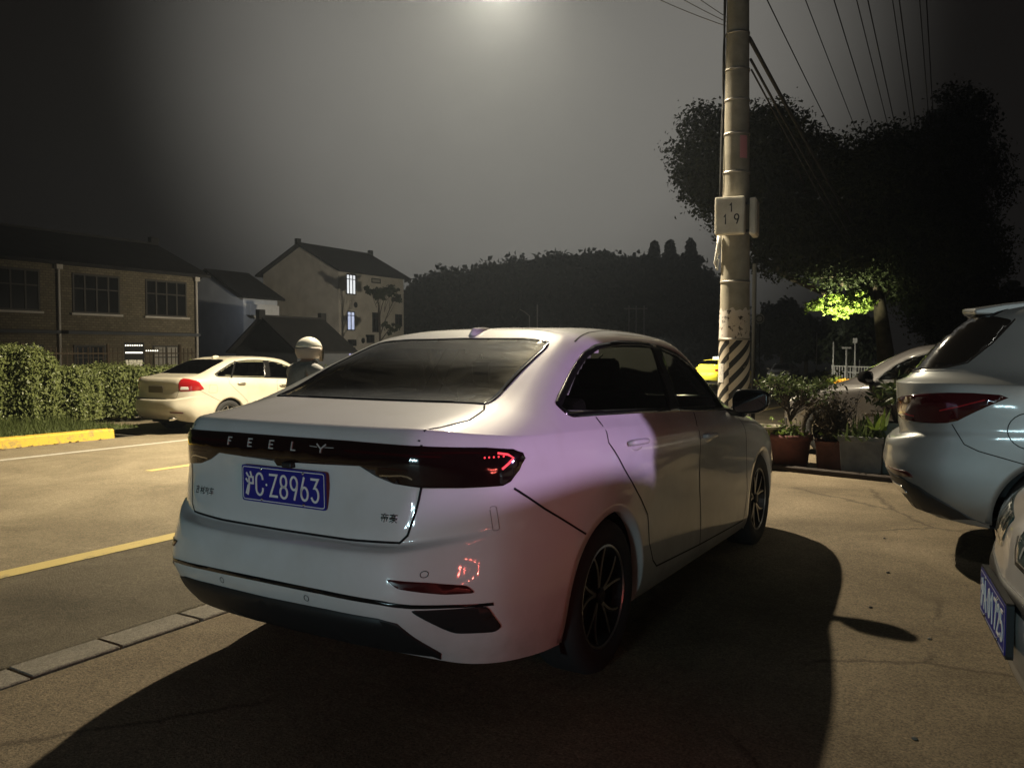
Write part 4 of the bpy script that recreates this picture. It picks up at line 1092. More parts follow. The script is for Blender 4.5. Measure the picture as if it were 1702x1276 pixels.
ob = leaf_mesh('low_branch', pts, .062, M['tree_leaf_pale'], treeA, .2, 1.5, nv, 1.0); ob['label'] = 'lowest branch of yellow green lamplit leaves'  # lamplight partly put into the colour: leaves paler than the crown
# far trees on the right, beyond the road
for (px, py, d, rx, rz, lb) in ((1300, 545, 70, 2.6, 2.4, 'round dark tree far behind the pole on its right'), (1340, 560, 74, 2.8, 2.2, 'low dark tree far off beside the thin lamp posts'),
                               (1422, 560, 60, 1.9, 1.9, 'pale grey green round tree far off left of the leaning trunk'), (1640, 540, 46, 2.4, 2.2, 'dark bushy tree beyond the silver car roof'), (1690, 520, 48, 2.2, 1.8, 'dark tree at the far right edge beyond the silver car')):
    p = at(px, 600, d); bs = (p.x, p.y, gz(p.x, p.y)); c = at(px, py, d) - Vector(bs)
    tree('distant_tree', bs, lb, [((c.x, c.y, c.z), (rx, rx, rz)), ((c.x + .5 * rx, c.y, c.z - .4 * rz), (rx * .7, rx * .7, rz * .7)), ((c.x - .6 * rx, c.y, c.z - .5 * rz), (rx * .7, rx * .7, rz * .6)), ((c.x, c.y, c.z + .5 * rz), (rx * .55, rx * .55, rz * .6))], 4200, .3, .2, max(.8, c.z - rz * .4), M['wood_leaf'], 'far trees beyond the road on the right')
# small bare-limbed tree before the three storey house
b = at(632, 605, 58); bs = (b.x, b.y, gz(b.x, b.y))
tree('courtyard_tree', bs, 'thin tree with flat dark crown in front of the three storey house', [lob(bs, 622, 482, 58, .8, .35), lob(bs, 645, 484, 58, .8, .35), lob(bs, 657, 494, 58, .6, .3), lob(bs, 630, 492, 58, .6, .3), lob(bs, 648, 545, 58, .7, .45)], 1500, .17, .11, 3.4, M['wood_leaf'])
# the wooded hill: one far mass
prof = [(672, 492), (690, 480), (705, 468), (735, 460), (760, 456), (790, 449), (815, 440), (832, 441), (850, 438), (870, 437), (890, 440), (905, 432), (920, 426), (950, 428), (975, 426), (1000, 431), (1030, 430), (1045, 434), (1060, 432), (1075, 434), (1100, 436), (1130, 440), (1160, 445), (1180, 462), (1190, 485), (1200, 540), (1215, 560)]
C = []; 
px_ = [p[0] for p in prof]; py_ = [p[1] for p in prof]
for _ in range(1700):
    px = rng.uniform(660, 1235); top = np.interp(px, px_, py_) + 6 + 3 * sin(px * .21) + 4 * sin(px * .093) + 3 * sin(px * .047 + 1) + 2.5 * sin(px * .37)
    py = top + (610 - top) * rng.random() ** 1.6
    d = 118 - 26 * (py - 430) / 170 + rng.uniform(-4, 4)
    q = at(px, py, d); m_ = 26
    C.append(np.array(q) + rng.normal(size=(m_, 3)) * np.array((.9, .9, .6)))
tag(leaf_mesh('woods', np.concatenate(C), .6, M['wood_leaf'], None, .3, 1.4), kind='stuff')
bm = NB(); top = []; bot = []
for px in range(660, 1240, 8):
    ty = np.interp(px, px_, py_) + 14
    top.append(bm.verts.new(at(px, ty, 122))); p = at(px, 585, 95); bot.append(bm.verts.new((p.x, p.y, -1.5)))
bk = []
for px in range(660, 1240, 8):
    p = at(px, 585, 150); bk.append(bm.verts.new((p.x, p.y, -1.5)))
for i in range(len(top) - 1):
    bm.faces.new((bot[i], bot[i + 1], top[i + 1], top[i])); bm.faces.new((top[i], top[i + 1], bk[i + 1], bk[i]))
tag(link('hill', bm, mat('hill_ground', (.018, .022, .012), .95)), kind='structure')
for k, (px, py, lb) in enumerate(((1086, 404, 'leftmost of the three conifers standing above the wooded hill'), (1112, 402, 'middle conifer of the three standing above the wooded hill'), (1146, 400, 'tallest conifer at the right end of the wooded hill'))):
    p = at(px, 600, 105); bs = (p.x, p.y, -.8); hh = at(px, py, 105).z + .8
    root = empty('conifer_tree', bs); tag(root, lb, 'tree', 'conifers above the wood')
    bm = NB(); tube(bm, [(0, 0, 0), (0, 0, hh * .96)], [.25, .04], 8); link('trunk', bm, M['bark'], root)
    t = rng.random(2200) ** 1.2; r_ = np.minimum(2.6, .10 + 5.2 * (1 - t) ** .85) * (1 + .3 * np.sin(t * 40)); a = rng.uniform(0, 2 * pi, 2200); rr = r_ * rng.uniform(.4, 1, 2200)
    leaf_mesh('crown', np.stack([rr * np.cos(a), rr * np.sin(a), hh * (.25 + .75 * t) - rr * .25], 1), .5, M['wood_leaf'], root, .2, 1.8)
# ------------------------------------------------------------------ houses across the road
def wallmat(name, c1, c2, brick=None, bump=.2):
    m = mat(name, c1, rough=.9, spec=.2)
    tc = N(m, 'ShaderNodeTexCoord'); co = tc.outputs['Object']
    n = N(m, 'ShaderNodeTexNoise', Scale=.8, Detail=8.0, Roughness=.7); LK(m, co, n.inputs['Vector'])
    r = N(m, 'ShaderNodeValToRGB'); r.color_ramp.elements[0].position = .3; r.color_ramp.elements[1].position = .7
    r.color_ramp.elements[0].color = (*c1, 1); r.color_ramp.elements[1].color = (*c2, 1); LK(m, n.outputs['Fac'], r.inputs['Fac']); last = r.outputs['Color']
    if brick:
        sp = N(m, 'ShaderNodeSeparateXYZ'); LK(m, co, sp.inputs[0]); ad = N(m, 'ShaderNodeMath', operation='ADD'); LK(m, sp.outputs['X'], ad.inputs[0]); LK(m, sp.outputs['Y'], ad.inputs[1])
        cb = N(m, 'ShaderNodeCombineXYZ'); LK(m, ad.outputs[0], cb.inputs['X']); LK(m, sp.outputs['Z'], cb.inputs['Y'])
        b = N(m, 'ShaderNodeTexBrick', Scale=brick); b.inputs['Color1'].default_value = (1, 1, 1, 1); b.inputs['Color2'].default_value = (.6, .6, .6, 1); b.inputs['Mortar'].default_value = (.35, .35, .35, 1)
        b.inputs['Mortar Size'].default_value = .03; LK(m, cb.outputs[0], b.inputs['Vector'])
        mx = N(m, 'ShaderNodeMixRGB', blend_type='MULTIPLY'); mx.inputs['Fac'].default_value = .8; LK(m, last, mx.inputs['Color1']); LK(m, b.outputs['Color'], mx.inputs['Color2']); last = mx.outputs['Color']
    LK(m, last, BS(m).inputs['Base Color']); return m
M['brick_wall'] = wallmat('brick_wall', (.17, .145, .095), (.26, .225, .155), brick=2.2)
M['render_grey'] = wallmat('render_grey', (.42, .45, .49), (.56, .59, .62))
M['render_pale'] = wallmat('render_pale', (.46, .43, .37), (.66, .62, .54))
M['render_white'] = wallmat('render_white', (.55, .55, .53), (.68, .68, .66))
M['render_dark'] = wallmat('render_dark', (.08, .085, .09), (.12, .125, .13))
M['roof_tile'] = noisy(mat('roof_tile', (.03, .03, .03), .8), (.010, .0095, .009), (.022, .021, .02), 1.5) and bpy.data.materials['roof_tile']
M['window_dark'] = mat('window_glass_dark', (.015, .016, .016), rough=.12, spec=.6)
M['window_frame_wood'] = mat('window_frame_wood', (.05, .045, .035), rough=.6)
M['lit_white'] = mat('lit_window_white', (.6, .6, .6), emit=(.95, .98, 1), estr=1.0)
M['lit_blue'] = mat('lit_window_blue', (.5, .55, .7), emit=(.66, .74, 1), estr=.75)
M['lit_violet'] = mat('lit_window_violet', (.5, .5, .7), emit=(.55, .52, .95), estr=.5)
M['curtain'] = mat('curtain', (.35, .33, .28), rough=.9)
def block(bm, x0, x1, y0, y1, z0, z1): box(bm, ((x0 + x1) / 2, (y0 + y1) / 2, (z0 + z1) / 2), (x1 - x0, y1 - y0, z1 - z0))
def gable_roof(bm, x0, x1, y0, y1, ze, zr, over=.35, t=.14, xr=None):
    """ridge along y; x0 < x1"""
    xm = xr if xr is not None else (x0 + x1) / 2
    for xa, xe in ((xm, x0 - over), (xm, x1 + over)):
        xw = x0 if xe < xm else x1
        sl = (zr - ze) / (xm - xw); zo = ze - abs(sl) * over
        a = [(xa, y0 - over, zr), (xa, y1 + over, zr), (xe, y1 + over, zo), (xe, y0 - over, zo)]
        v = [bm.verts.new((p[0], p[1], p[2] + .02)) for p in a] + [bm.verts.new((p[0], p[1], p[2] + .02 + t)) for p in a]
        for f in ((0, 1, 2, 3), (7, 6, 5, 4), (0, 4, 5, 1), (1, 5, 6, 2), (2, 6, 7, 3), (3, 7, 4, 0)): bm.faces.new([v[i] for i in f])
    bmesh.ops.recalc_face_normals(bm, faces=bm.faces[:])
def gable_walls(bm, x0, x1, y0, y1, z0, ze, zr, xr=None):
    xm = xr if xr is not None else (x0 + x1) / 2
    a = [(x0, z0), (x1, z0), (x1, ze), (xm, zr), (x0, ze)]
    v0 = [bm.verts.new((x, y0, z)) for x, z in a]; v1 = [bm.verts.new((x, y1, z)) for x, z in a]
    bm.faces.new(v0); bm.faces.new(v1[::-1])
    for i in range(5): bm.faces.new((v0[i], v0[(i + 1) % 5], v1[(i + 1) % 5], v1[i]))
    bmesh.ops.recalc_face_normals(bm, faces=bm.faces[:])
def ridge_caps(root, xm, y0, y1, z):
    bm = NB()
    block(bm, xm - .12, xm + .12, y0 - .3, y1 + .3, z + .02, z + .26); link('ridge', bm, M['roof_tile'], root, smooth=False)
    for yy in (y0 - .35, y1 + .35):
        bm = NB(); block(bm, xm - .15, xm + .15, yy - .22, yy + .22, z, z + .55); link('ridge_end', bm, M['roof_tile'], root, smooth=False)
def window_x(root, x, y0, y1, z0, z1, cols=2, rows=(0.62,), pane=None, frame=None, sill=True, label=None):
    """a window in a wall facing +x"""
    w = empty('window', (x, (y0 + y1) / 2, z0), 0, root); yl, yh = y0 - (y0 + y1) / 2, y1 - (y0 + y1) / 2; h = z1 - z0
    if label: w['label'] = label
    bm = NB(); fw = .08
    for a, b, c, d in ((yl, yh, 0, fw), (yl, yh, h - fw, h)): block(bm, -.02, .05, a, b, c, d)
    for k in range(cols + 1):
        yy = yl + (yh - yl) * k / cols; yy = min(max(yy, yl + fw / 2), yh - fw / 2)
        block(bm, -.02, .047, yy - fw / 2, yy + fw / 2, fw, h - fw)
    for r in rows: block(bm, -.02, .042, yl + fw, yh - fw, h * r - .03, h * r + .03)
    link('frame', bm, frame or M['window_frame_wood'], w, smooth=False)
    bm = NB(); quad(bm, (.012, yl + .03, .03), (.012, yh - .03, .03), (.012, yh - .03, h - .03), (.012, yl + .03, h - .03)); link('pane', bm, pane or M['window_dark'], w, smooth=False)
    if sill:
        bm = NB(); block(bm, -.02, .14, yl - .1, yh + .1, -.10, -.005); link('sill', bm, M['render_pale'], w, smooth=False)
    return w
def drain(root, x, y, z0, z1):
    bm = NB(); tube(bm, [(x, y, z0), (x, y, z1)], .06, 8); block(bm, x - .12, x + .12, y - .14, y + .14, z1 - .05, z1 + .18); link('drainpipe', bm, M['render_pale'], root, smooth=False)

# 1. long brick house, two storeys, parallel to the road
g0 = -.6
h1 = empty('brick_house', (-39.5, 18, g0)); tag(h1, 'long two storey brick house with dark tiled roof and large windows at the left edge', 'house')
def L(bm_pts): return bm_pts
bm = NB(); gable_walls(bm, -43.5 + 39.5, -35.7 + 39.5, -12, 9.6, 0, 6.05, 7.68); link('wall', bm, M['brick_wall'], h1, smooth=False)
bm = NB(); gable_roof(bm, -4.0, 3.8, -12, 9.6, 6.05, 7.73, .55); link('roof', bm, M['roof_tile'], h1, smooth=False)
ridge_caps(h1, -.1, -12, 9.6, 7.70)
def hy(px):  # y along the front wall (relative) where a pixel column meets it
    v = at(px, 585, 1) - EYE; return v.y * (-35.7 / v.x) - 18
for px0, px1 in ((-60, 68), (122, 200), (243, 311)):
    window_x(h1, 3.8, hy(px0), hy(px1), 3.75, 5.55, 4 if px0 > 0 else 5)
for px0, px1 in ((-70, 22), (45, 72), (122, 175), (254, 297)):
    window_x(h1, 3.8, hy(px0), hy(px1), .75, 2.30, 2, pane=M['curtain'] if px0 == 254 else None, sill=False)
bm = NB()
for px0, px1 in ((-60, 90), (103, 322)): block(bm, 3.8, 4.35, hy(px0), hy(px1), 2.78, 2.92)
link('canopy', bm, M['render_dark'], h1, smooth=False)
for px in (98, 326): drain(h1, 3.9, hy(px), 0, 5.7)
bm = NB(); block(bm, 3.8, 4.25, -12.3, 9.9, 5.86, 6.0); link('gutter', bm, M['render_dark'], h1, smooth=False)

# 2. grey gabled house end behind it
h2 = empty('gabled_house', (-46, 40, g0)); tag(h2, 'blue grey gabled house end between the brick house and the three storey house', 'house')
v = at(405, 585, 1) - EYE; d2 = 57.0; cx2 = v.x * d2 + 46; cy2 = v.y * d2 - 40
vl = at(333, 585, 1) - EYE; s2 = (cy2 + 40) / vl.y; xl = vl.x * s2 + 46
vp = at(350, 585, 1) - EYE; xr2 = vp.x * (cy2 + 40) / vp.y + 46
ze = at(405, 492, d2).z - g0; zr = at(350, 452, d2 + 2).z - g0
bm = NB(); gable_walls(bm, xr2 * 2 - cx2, cx2, cy2, cy2 + 3.2, 0, ze, zr, xr2); link('wall', bm, M['render_grey'], h2, smooth=False)
bm = NB(); gable_roof(bm, xr2 * 2 - cx2, cx2, cy2, cy2 + 3.2, ze, zr, .4, .16, xr2); link('roof', bm, M['roof_tile'], h2, smooth=False)
bm = NB()
block(bm, cx2, cx2 + .06, cy2 + .02, cy2 + 3.1, 0, ze - .5); link('painted_front', bm, M['render_white'], h2, smooth=False)
bm = NB(); block(bm, cx2 + .06, cx2 + .5, cy2 + .2, cy2 + 2.9, ze - 1.35, ze - .6); link('fascia_box', bm, M['render_white'], h2, smooth=False)

# 3. three storey house
h3 = empty('three_storey_house', (-50, 53, g0)); tag(h3, 'pale three storey house with tiled roof and a bright top floor window', 'house')
X1, Y0, Y1, X0 = 4.0, -3.6, 4.9, -4.8
ze, zr = 8.75, 10.95
bm = NB(); gable_walls(bm, X0, X1, Y0, Y1, 0, ze, zr, -.2); link('wall', bm, M['render_pale'], h3, smooth=False)
bm = NB(); gable_roof(bm, X0, X1, Y0, Y1, ze, zr, .5, .16, -.2); link('roof', bm, M['roof_tile'], h3, smooth=False)
ridge_caps(h3, -.2, Y0, Y1, zr)
def hy3(px):
    v = at(px, 585, 1) - EYE; return v.y * (-46 / v.x) - 53
def hz3(px, py):
    v = at(px, py, 1) - EYE; return 1.363 + v.z * (-46 / v.x) - g0
def win3(px0, px1, py0, py1, pane, lb=None, cols=2, rows=(.7,)): window_x(h3, X1, hy3(px0), hy3(px1), hz3(px0, py1), hz3(px0, py0), cols, rows, pane, sill=False, label=lb, frame=M['trim_black'])
win3(576, 592, 455, 489, M['lit_white'], 'brightly lit white top floor window', 3, (.75,))
win3(577, 590, 517, 549, M['lit_blue'], 'bluish lit window on the first floor', 2, (.78,))
win3(578, 590, 577, 592, M['lit_violet'], 'violet lit window on the ground floor', 2, ())
win3(618, 633, 462, 470, M['curtain'], None, 1, ())
win3(619, 632, 519, 552, M['window_dark']); win3(657, 668, 522, 542, M['window_dark']); win3(578, 592, 564, 575, M['window_dark'], None, 2, ())
win3(608, 622, 556, 570, M['window_dark'], None, 2, ()); 
for px, py in ((586, 507), (598, 566)):
    a = empty('air_conditioner', (X1 + .2, hy3(px), hz3(px, py)), 0, h3)
    bm = NB(); box(bm, (.0, 0, 0), (.36, .85, .62)); link('casing', bm, M['render_pale'], a, smooth=False)
    bm = NB(); lathe(bm, [(.24, .19), (.22, .2), (.001, .2)], 20, 'x'); link('fan_grille', bm, M['trim_black'], a)

# 4. low gabled outhouse in front
h4 = empty('outhouse', (-32, 34, g0)); tag(h4, 'low dark gabled outhouse in front of the three storey house', 'house')
d4 = 46.0; vpk = at(441, 585, d4); yw = vpk.y - 34; xk = vpk.x + 32
def gx4(px, py): v = at(px, py, 1) - EYE; s = (yw + 34) / v.y; return v.x * s + 32, EYE.z + v.z * s - g0
xl4, zl4 = gx4(392, 580); xk4, zk4 = gx4(441, 528)
bm = NB(); gable_walls(bm, xl4, 2 * xk4 - xl4, yw, yw + 4.2, 0, zl4, zk4); link('wall', bm, M['render_dark'], h4, smooth=False)
bm = NB(); gable_roof(bm, xl4, 2 * xk4 - xl4, yw, yw + 4.2, zl4, zk4, .4, .12); link('roof', bm, M['roof_tile'], h4, smooth=False)
ridge_caps(h4, xk4, yw, yw + 4.2, zk4 - .1)

# low long building at the foot of the hill
p = at(800, 560, 88); hb = empty('low_building', (p.x, p.y, -1)); tag(hb, 'long low grey building dim at the foot of the wooded hill', 'building')
bm = NB(); box(bm, (-3, 6, 2.0), (9, 22, 4.0)); link('wall', bm, M['render_dark'], hb, smooth=False)
bm = NB(); box(bm, (-3, 6, 4.15), (9.6, 22.6, .3)); link('roof', bm, M['render_grey'], hb, smooth=False)

# iron railing fence behind the hedge, with its gate posts
def railing(y0, y1, x, label, group=None):
    r = empty('railing_fence', (x, y0, gz(x, y0))); tag(r, label, 'fence', group)
    bm = NB()
    for zz in (.25, 1.45): box(bm, (0, (y1 - y0) / 2, zz), (.04, y1 - y0, .04))
    link('rail', bm, M['rust_iron'], r, smooth=False)
    for yy in np.arange(0, y1 - y0 + .01, 2.4):
        bm = NB(); box(bm, (0, yy, .85), (.07, .07, 1.75)); link('post', bm, M['rust_iron'], r, smooth=False)
    o = None; k = 0
    bm = NB()
    for yy in np.arange(.15, y1 - y0, .15):
        tube(bm, [(0, yy, .1), (0, yy, 1.62)], .014, 5)
    link('balusters', bm, M['rust_iron'], r, smooth=False)
M['rust_iron'] = mat('rust_iron', (.10, .075, .05), rough=.7, metal=.2)
railing(9.2, 17.0, -22.0, 'brown iron railing fence between the hedge and the brick house')
# notice board with strings of small white lamps behind the hedge
p = at(223, 600, 20.0); nb = empty('lit_sign', (p.x, p.y, gz(p.x, p.y))); tag(nb, 'small stand with two rows of white lights and a pale poster behind the hedge', 'sign')
nb.rotation_euler = (0, 0, radians(40))
zt = at(223, 574, 20.0).z - nb.location.z; zm = at(223, 586, 20.0).z - nb.location.z; zp = at(223, 607, 20.0).z - nb.location.z
M['bulb'] = mat('small_bulb', (.8, .8, .8), emit=(1, .96, .82), estr=2.2)
bm = NB(); box(bm, (0, .03, zt / 2), (.46, .04, zt + .15)); link('board', bm, M['trim_black'], nb, smooth=False)
bm = NB(); 
for i in range(6):
    for j in range(4): box(bm, (-.16 + i * .064 + rng.uniform(-.01, .01), .0, zp + .10 - j * .07), (.058, .012, .066), (0, rng.uniform(-.3, .3), 0))
link('poster', bm, worn('poster_paper', (.72, .70, .60), (.25, .27, .2), .60, 14.0), nb, smooth=False)
for k in range(8):
    bm = NB(); ellipsoid(bm, (-.19 + .054 * k, -.005, zt), (.017, .017, .017), 8, 6); link('bulb', bm, M['bulb'], nb)
bm = NB(); box(bm, (0, -.0, zm), (.40, .02, .03)); link('tube_lamp', bm, M['bulb'], nb, smooth=False)
p = at(252, 582, 21); ls = empty('string_lights', (p.x, p.y, p.z)); tag(ls, 'short string of white bulbs hanging by the railing right of the small lit stand', 'string lights')
bm = NB(); tube(bm, [(-.25, 0, 0), (.3, .1, 0)], .006, 5); link('wire', bm, M['trim_black'], ls)
for k in range(6):
    bm = NB(); ellipsoid(bm, (-.22 + .075 * k, .0 + .012 * k, -.012), (.017, .017, .017), 8, 6); link('bulb', bm, M['bulb'], ls)
# ------------------------------------------------------------------ utility pole, street lamp, wires
PX, PY = -2.80, 10.25
M['concrete'] = noisy(mat('pole_concrete', (.3, .27, .22), .85), (.22, .20, .155), (.34, .31, .245), 3.5, bump=.25, bscale=40) and bpy.data.materials['pole_concrete']
def pole_r(z): return .207 - .0125 * z
pole = empty('utility_pole', (PX, PY, 0)); tag(pole, 'tall concrete utility pole with black striped base and square number boxes beside the white car', 'utility pole')
bm = NB(); lathe(bm, [(pole_r(z), z) for z in np.linspace(-.2, 9.6, 40)], 40); lathe(bm, [(pole_r(9.6), 9.6), (.001, 9.62)], 40); link('shaft', bm, M['concrete'], pole)
# painted base: pale paint with black diagonal bands, in a thin sleeve
m = mat('hazard_paint', (.5, .45, .38), rough=.6); tc = N(m, 'ShaderNodeTexCoord'); sp = N(m, 'ShaderNodeSeparateXYZ'); LK(m, tc.outputs['Object'], sp.inputs[0])
at2 = N(m, 'ShaderNodeMath', operation='ARCTAN2'); LK(m, sp.outputs['Y'], at2.inputs[0]); LK(m, sp.outputs['X'], at2.inputs[1])
mu = N(m, 'ShaderNodeMath', operation='MULTIPLY'); mu.inputs[1].default_value = -.205; LK(m, at2.outputs[0], mu.inputs[0])
# a strip seam shifts the bands a little
st_ = N(m, 'ShaderNodeMath', operation='GREATER_THAN'); st_.inputs[1].default_value = .335; LK(m, mu.outputs[0], st_.inputs[0])
sh = N(m, 'ShaderNodeMath', operation='MULTIPLY'); sh.inputs[1].default_value = .05; LK(m, st_.outputs[0], sh.inputs[0])
a1 = N(m, 'ShaderNodeMath', operation='ADD'); LK(m, mu.outputs[0], a1.inputs[0]); LK(m, sp.outputs['Z'], a1.inputs[1])
a2 = N(m, 'ShaderNodeMath', operation='ADD'); LK(m, a1.outputs[0], a2.inputs[0]); LK(m, sh.outputs[0], a2.inputs[1])
fr = N(m, 'ShaderNodeMath', operation='MULTIPLY'); fr.inputs[1].default_value = 1 / .195; LK(m, a2.outputs[0], fr.inputs[0])
fc = N(m, 'ShaderNodeMath', operation='FRACT'); LK(m, fr.outputs[0], fc.inputs[0])
gt = N(m, 'ShaderNodeMath', operation='GREATER_THAN'); gt.inputs[1].default_value = .52; LK(m, fc.outputs[0], gt.inputs[0])
nz = N(m, 'ShaderNodeTexNoise', Scale=16.0, Detail=8.0, Roughness=.7); LK(m, tc.outputs['Object'], nz.inputs['Vector'])
sc_ = N(m, 'ShaderNodeMapRange'); sc_.inputs['From Min'].default_value = .62; sc_.inputs['From Max'].default_value = .68; LK(m, nz.outputs['Fac'], sc_.inputs['Value'])
mx = N(m, 'ShaderNodeMixRGB'); mx.inputs['Color1'].default_value = (.50, .45, .37, 1); mx.inputs['Color2'].default_value = (.012, .012, .012, 1); LK(m, gt.outputs[0], mx.inputs['Fac'])
mx2 = N(m, 'ShaderNodeMixRGB'); mx2.inputs['Color2'].default_value = (.30, .26, .2, 1); LK(m, sc_.outputs[0], mx2.inputs['Fac']); LK(m, mx.outputs[0], mx2.inputs['Color1']); LK(m, mx2.outputs[0], BS(m).inputs['Base Color'])
bm = NB(); lathe(bm, [(pole_r(z) + .004, z) for z in (.02, .8, 1.52)], 40); link('hazard_stripes', bm, m, pole)
m = mat('flaking_whitewash', (.6, .57, .53), rough=.8); tc = N(m, 'ShaderNodeTexCoord')
nz = N(m, 'ShaderNodeTexNoise', Scale=11.0, Detail=9.0, Roughness=.75); LK(m, tc.outputs['Object'], nz.inputs['Vector'])
r = N(m, 'ShaderNodeValToRGB'); r.color_ramp.elements[0].position = .40; r.color_ramp.elements[1].position = .455
r.color_ramp.elements[0].color = (.04, .035, .03, 1); r.color_ramp.elements[1].color = (.58, .54, .50, 1); LK(m, nz.outputs['Fac'], r.inputs['Fac']); LK(m, r.outputs[0], BS(m).inputs['Base Color'])
bm = NB(); zs = [1.53, 1.7, 1.9]; nn_ = 40
rows = []
for z in zs:
    rows.append([bm.verts.new(((pole_r(z) + .0035) * cos(2 * pi * k / nn_), (pole_r(z) + .0035) * sin(2 * pi * k / nn_), z + (.018 * sin(k * 2.1) + .015 * sin(k * 5.3) if z == 1.9 else 0))) for k in range(nn_)])
for a, b in zip(rows, rows[1:]):
    for k in range(nn_): bm.faces.new((a[k], a[(k + 1) % nn_], b[(k + 1) % nn_], b[k]))
link('whitewash_band', bm, m, pole)
# pasted notices
def notice(z0, z1, a0, a1, m_, name='notice'):
    bm = NB(); rows = [[bm.verts.new(((pole_r(z) + .007) * cos(radians(a)), (pole_r(z) + .007) * sin(radians(a)), z)) for a in np.linspace(a0, a1, 8)] for z in (z0, z1)]
    for k in range(7): bm.faces.new((rows[0][k], rows[0][k + 1], rows[1][k + 1], rows[1][k]))
    return link(name, bm, m_, pole)
notice(.98, 1.22, 208, 245, worn('notice_paper', (.62, .60, .56), (.25, .22, .2), .56, 30.0))
notice(3.78, 4.06, 300, 336, mat('pink_notice', (.55, .22, .24), rough=.8))
# steel bands
for z in (1.525, 2.25, 3.62, 4.1, 4.52, 4.9, 5.35, 6.0, 3.25):
    bm = NB(); lathe(bm, [(pole_r(z) + .002, z - .014), (pole_r(z) + .009, z - .012), (pole_r(z) + .009, z + .012), (pole_r(z) + .002, z + .014)], 32); link('steel_band', bm, mat('band_steel', (.35, .33, .3), rough=.45, metal=.8) if 'band_steel' not in bpy.data.materials else bpy.data.materials['band_steel'], pole)
# cables down the lit side
for k, (a0, a1, z0, z1, rr) in enumerate(((196, 188, 2.7, 9.0, .013), (206, 200, 3.4, 7.5, .009), (182, 214, 3.6, 5.5, .007))):
    bm = NB(); P = []
    for t in np.linspace(0, 1, 26):
        z = z0 + (z1 - z0) * t; a = radians(a0 + (a1 - a0) * t + 6 * sin(t * 13 + k)); rad = pole_r(z) + .012 + .02 * abs(sin(t * 9 + k))
        P.append((rad * cos(a), rad * sin(a), z))
    tube(bm, P, rr, 6); link('cable', bm, M['trim_black'], pole)
bm = NB(); tube(bm, [(-.18, -.10, 2.82), (-.205, -.11, 2.62), (-.23, -.10, 2.5), (-.22, -.06, 2.42), (-.20, -.08, 2.55)], .02, 8); tube(bm, [(-.17, -.13, 2.84), (-.18, -.14, 2.6)], .028, 8); link('cable_loop', bm, M['plate_white'], pole)
# number boxes
M['box_white'] = noisy(mat('box_white', (.6, .57, .5), .5), (.50, .47, .40), (.64, .61, .54), 5.0) and bpy.data.materials['box_white']
fwd = Vector((-PX, -PY, 0)).normalized()   # toward the street corner the box faces
def numbox(off, rz, w, h, d, name):
    r = empty(name, off, rz, pole)
    bm = NB(); box(bm, (0, 0, 0), (w, d, h)); o = link('box_shell', bm, M['box_white'], r); soft(o, .02, 3)
    bm = NB(); box(bm, (0, -d / 2 - .003, 0), (w - .05, .008, h - .05)); o = link('box_door', bm, M['box_white'], r); soft(o, .006, 2)
    for z in (-h / 2 + .06, h / 2 - .06):
        bm = NB(); box(bm, (.02, d / 2 + .04, z), (.22, .10, .03)); link('bracket', bm, M['trim_black'], r, smooth=False)
    return r
nb1 = numbox((.0, -.258, 3.05), radians(10), .36, .46, .13, 'number_box')
bm = NB(); strokes(bm, '1', -.005, .045, .05, .10, .016, y=-.0725, d=.0015); link('digit', bm, M['trim_black'], nb1, smooth=False)
bm = NB(); strokes(bm, '1', -.075, -.105, .05, .115, .016, y=-.0725, d=.0015); link('digit', bm, M['trim_black'], nb1, smooth=False)
bm = NB(); strokes(bm, '9', .055, -.105, .06, .115, .016, y=-.0725, d=.0015); link('digit', bm, M['trim_black'], nb1, smooth=False)
numbox((.225, .02, 3.05), radians(98), .34, .46, .08, 'back_box')

# the street lamp on the same pole line, its head hanging over the road
LX, LY, LZ = -6.5, 10.6, 7.25
lampo = empty('street_lamp', (PX, PY, 0)); tag(lampo, 'street lamp head on a long arm over the road, just above the picture', 'street lamp')
bm = NB(); tube(bm, [(0, 0, 6.6), (-1.0, .09, 7.2), (-2.3, .22, 7.42), (-3.35, .33, 7.44)], .035, 10); link('arm', bm, mat('lamp_arm', (.25, .25, .24), rough=.5, metal=.6), lampo)
bm = NB(); box(bm, (LX - PX, LY - PY, LZ + .17), (.62, .26, .09), (0, 0, .16)); o = link('lamp_head', bm, mat('lamp_head', (.2, .2, .2), rough=.5), lampo); soft(o, .03, 3)
M['lamp_lens'] = mat('lamp_lens', (1, .95, .8), emit=(1, .82, .52), estr=60)
bm = NB(); box(bm, (LX - PX, LY - PY, LZ + .119), (.42, .18, .012), (0, 0, .16)); link('lens', bm, M['lamp_lens'], lampo, smooth=False)

# overhead wires
M['wire'] = mat('wire_black', (.006, .006, .007), rough=.7)
dirw = (at(1576, 585, 1) - EYE); dirw.z = 0; dirw.normalize()
def sagline(a, b, r, sag, n=24):
    bm = NB(); a, b = Vector(a), Vector(b)
    P = [a.lerp(b, t) - Vector((0, 0, sag * 4 * t * (1 - t))) for t in np.linspace(0, 1, n)]
    tube(bm, P, r, 5); return bm
for k, px in enumerate((1283, 1345, 1391, 1428, 1446, 1486, 1497, 1530, 1541)):
    e = at(px, 0, 17.0 + .4 * (k % 3)); a = e - dirw * 9; b = e + dirw * 70
    o = link('overhead_wire', sagline(a, b, .011 if k % 2 else .013, .5), M['wire'])
    tag(o, ('leftmost thin', 'second from left', 'third from left', 'fourth from left', 'fifth from left', 'sixth from left', 'seventh from left', 'eighth from left', 'rightmost')[k] + ' of the black overhead wires crossing the sky above the trees', 'overhead wire', 'overhead wires')
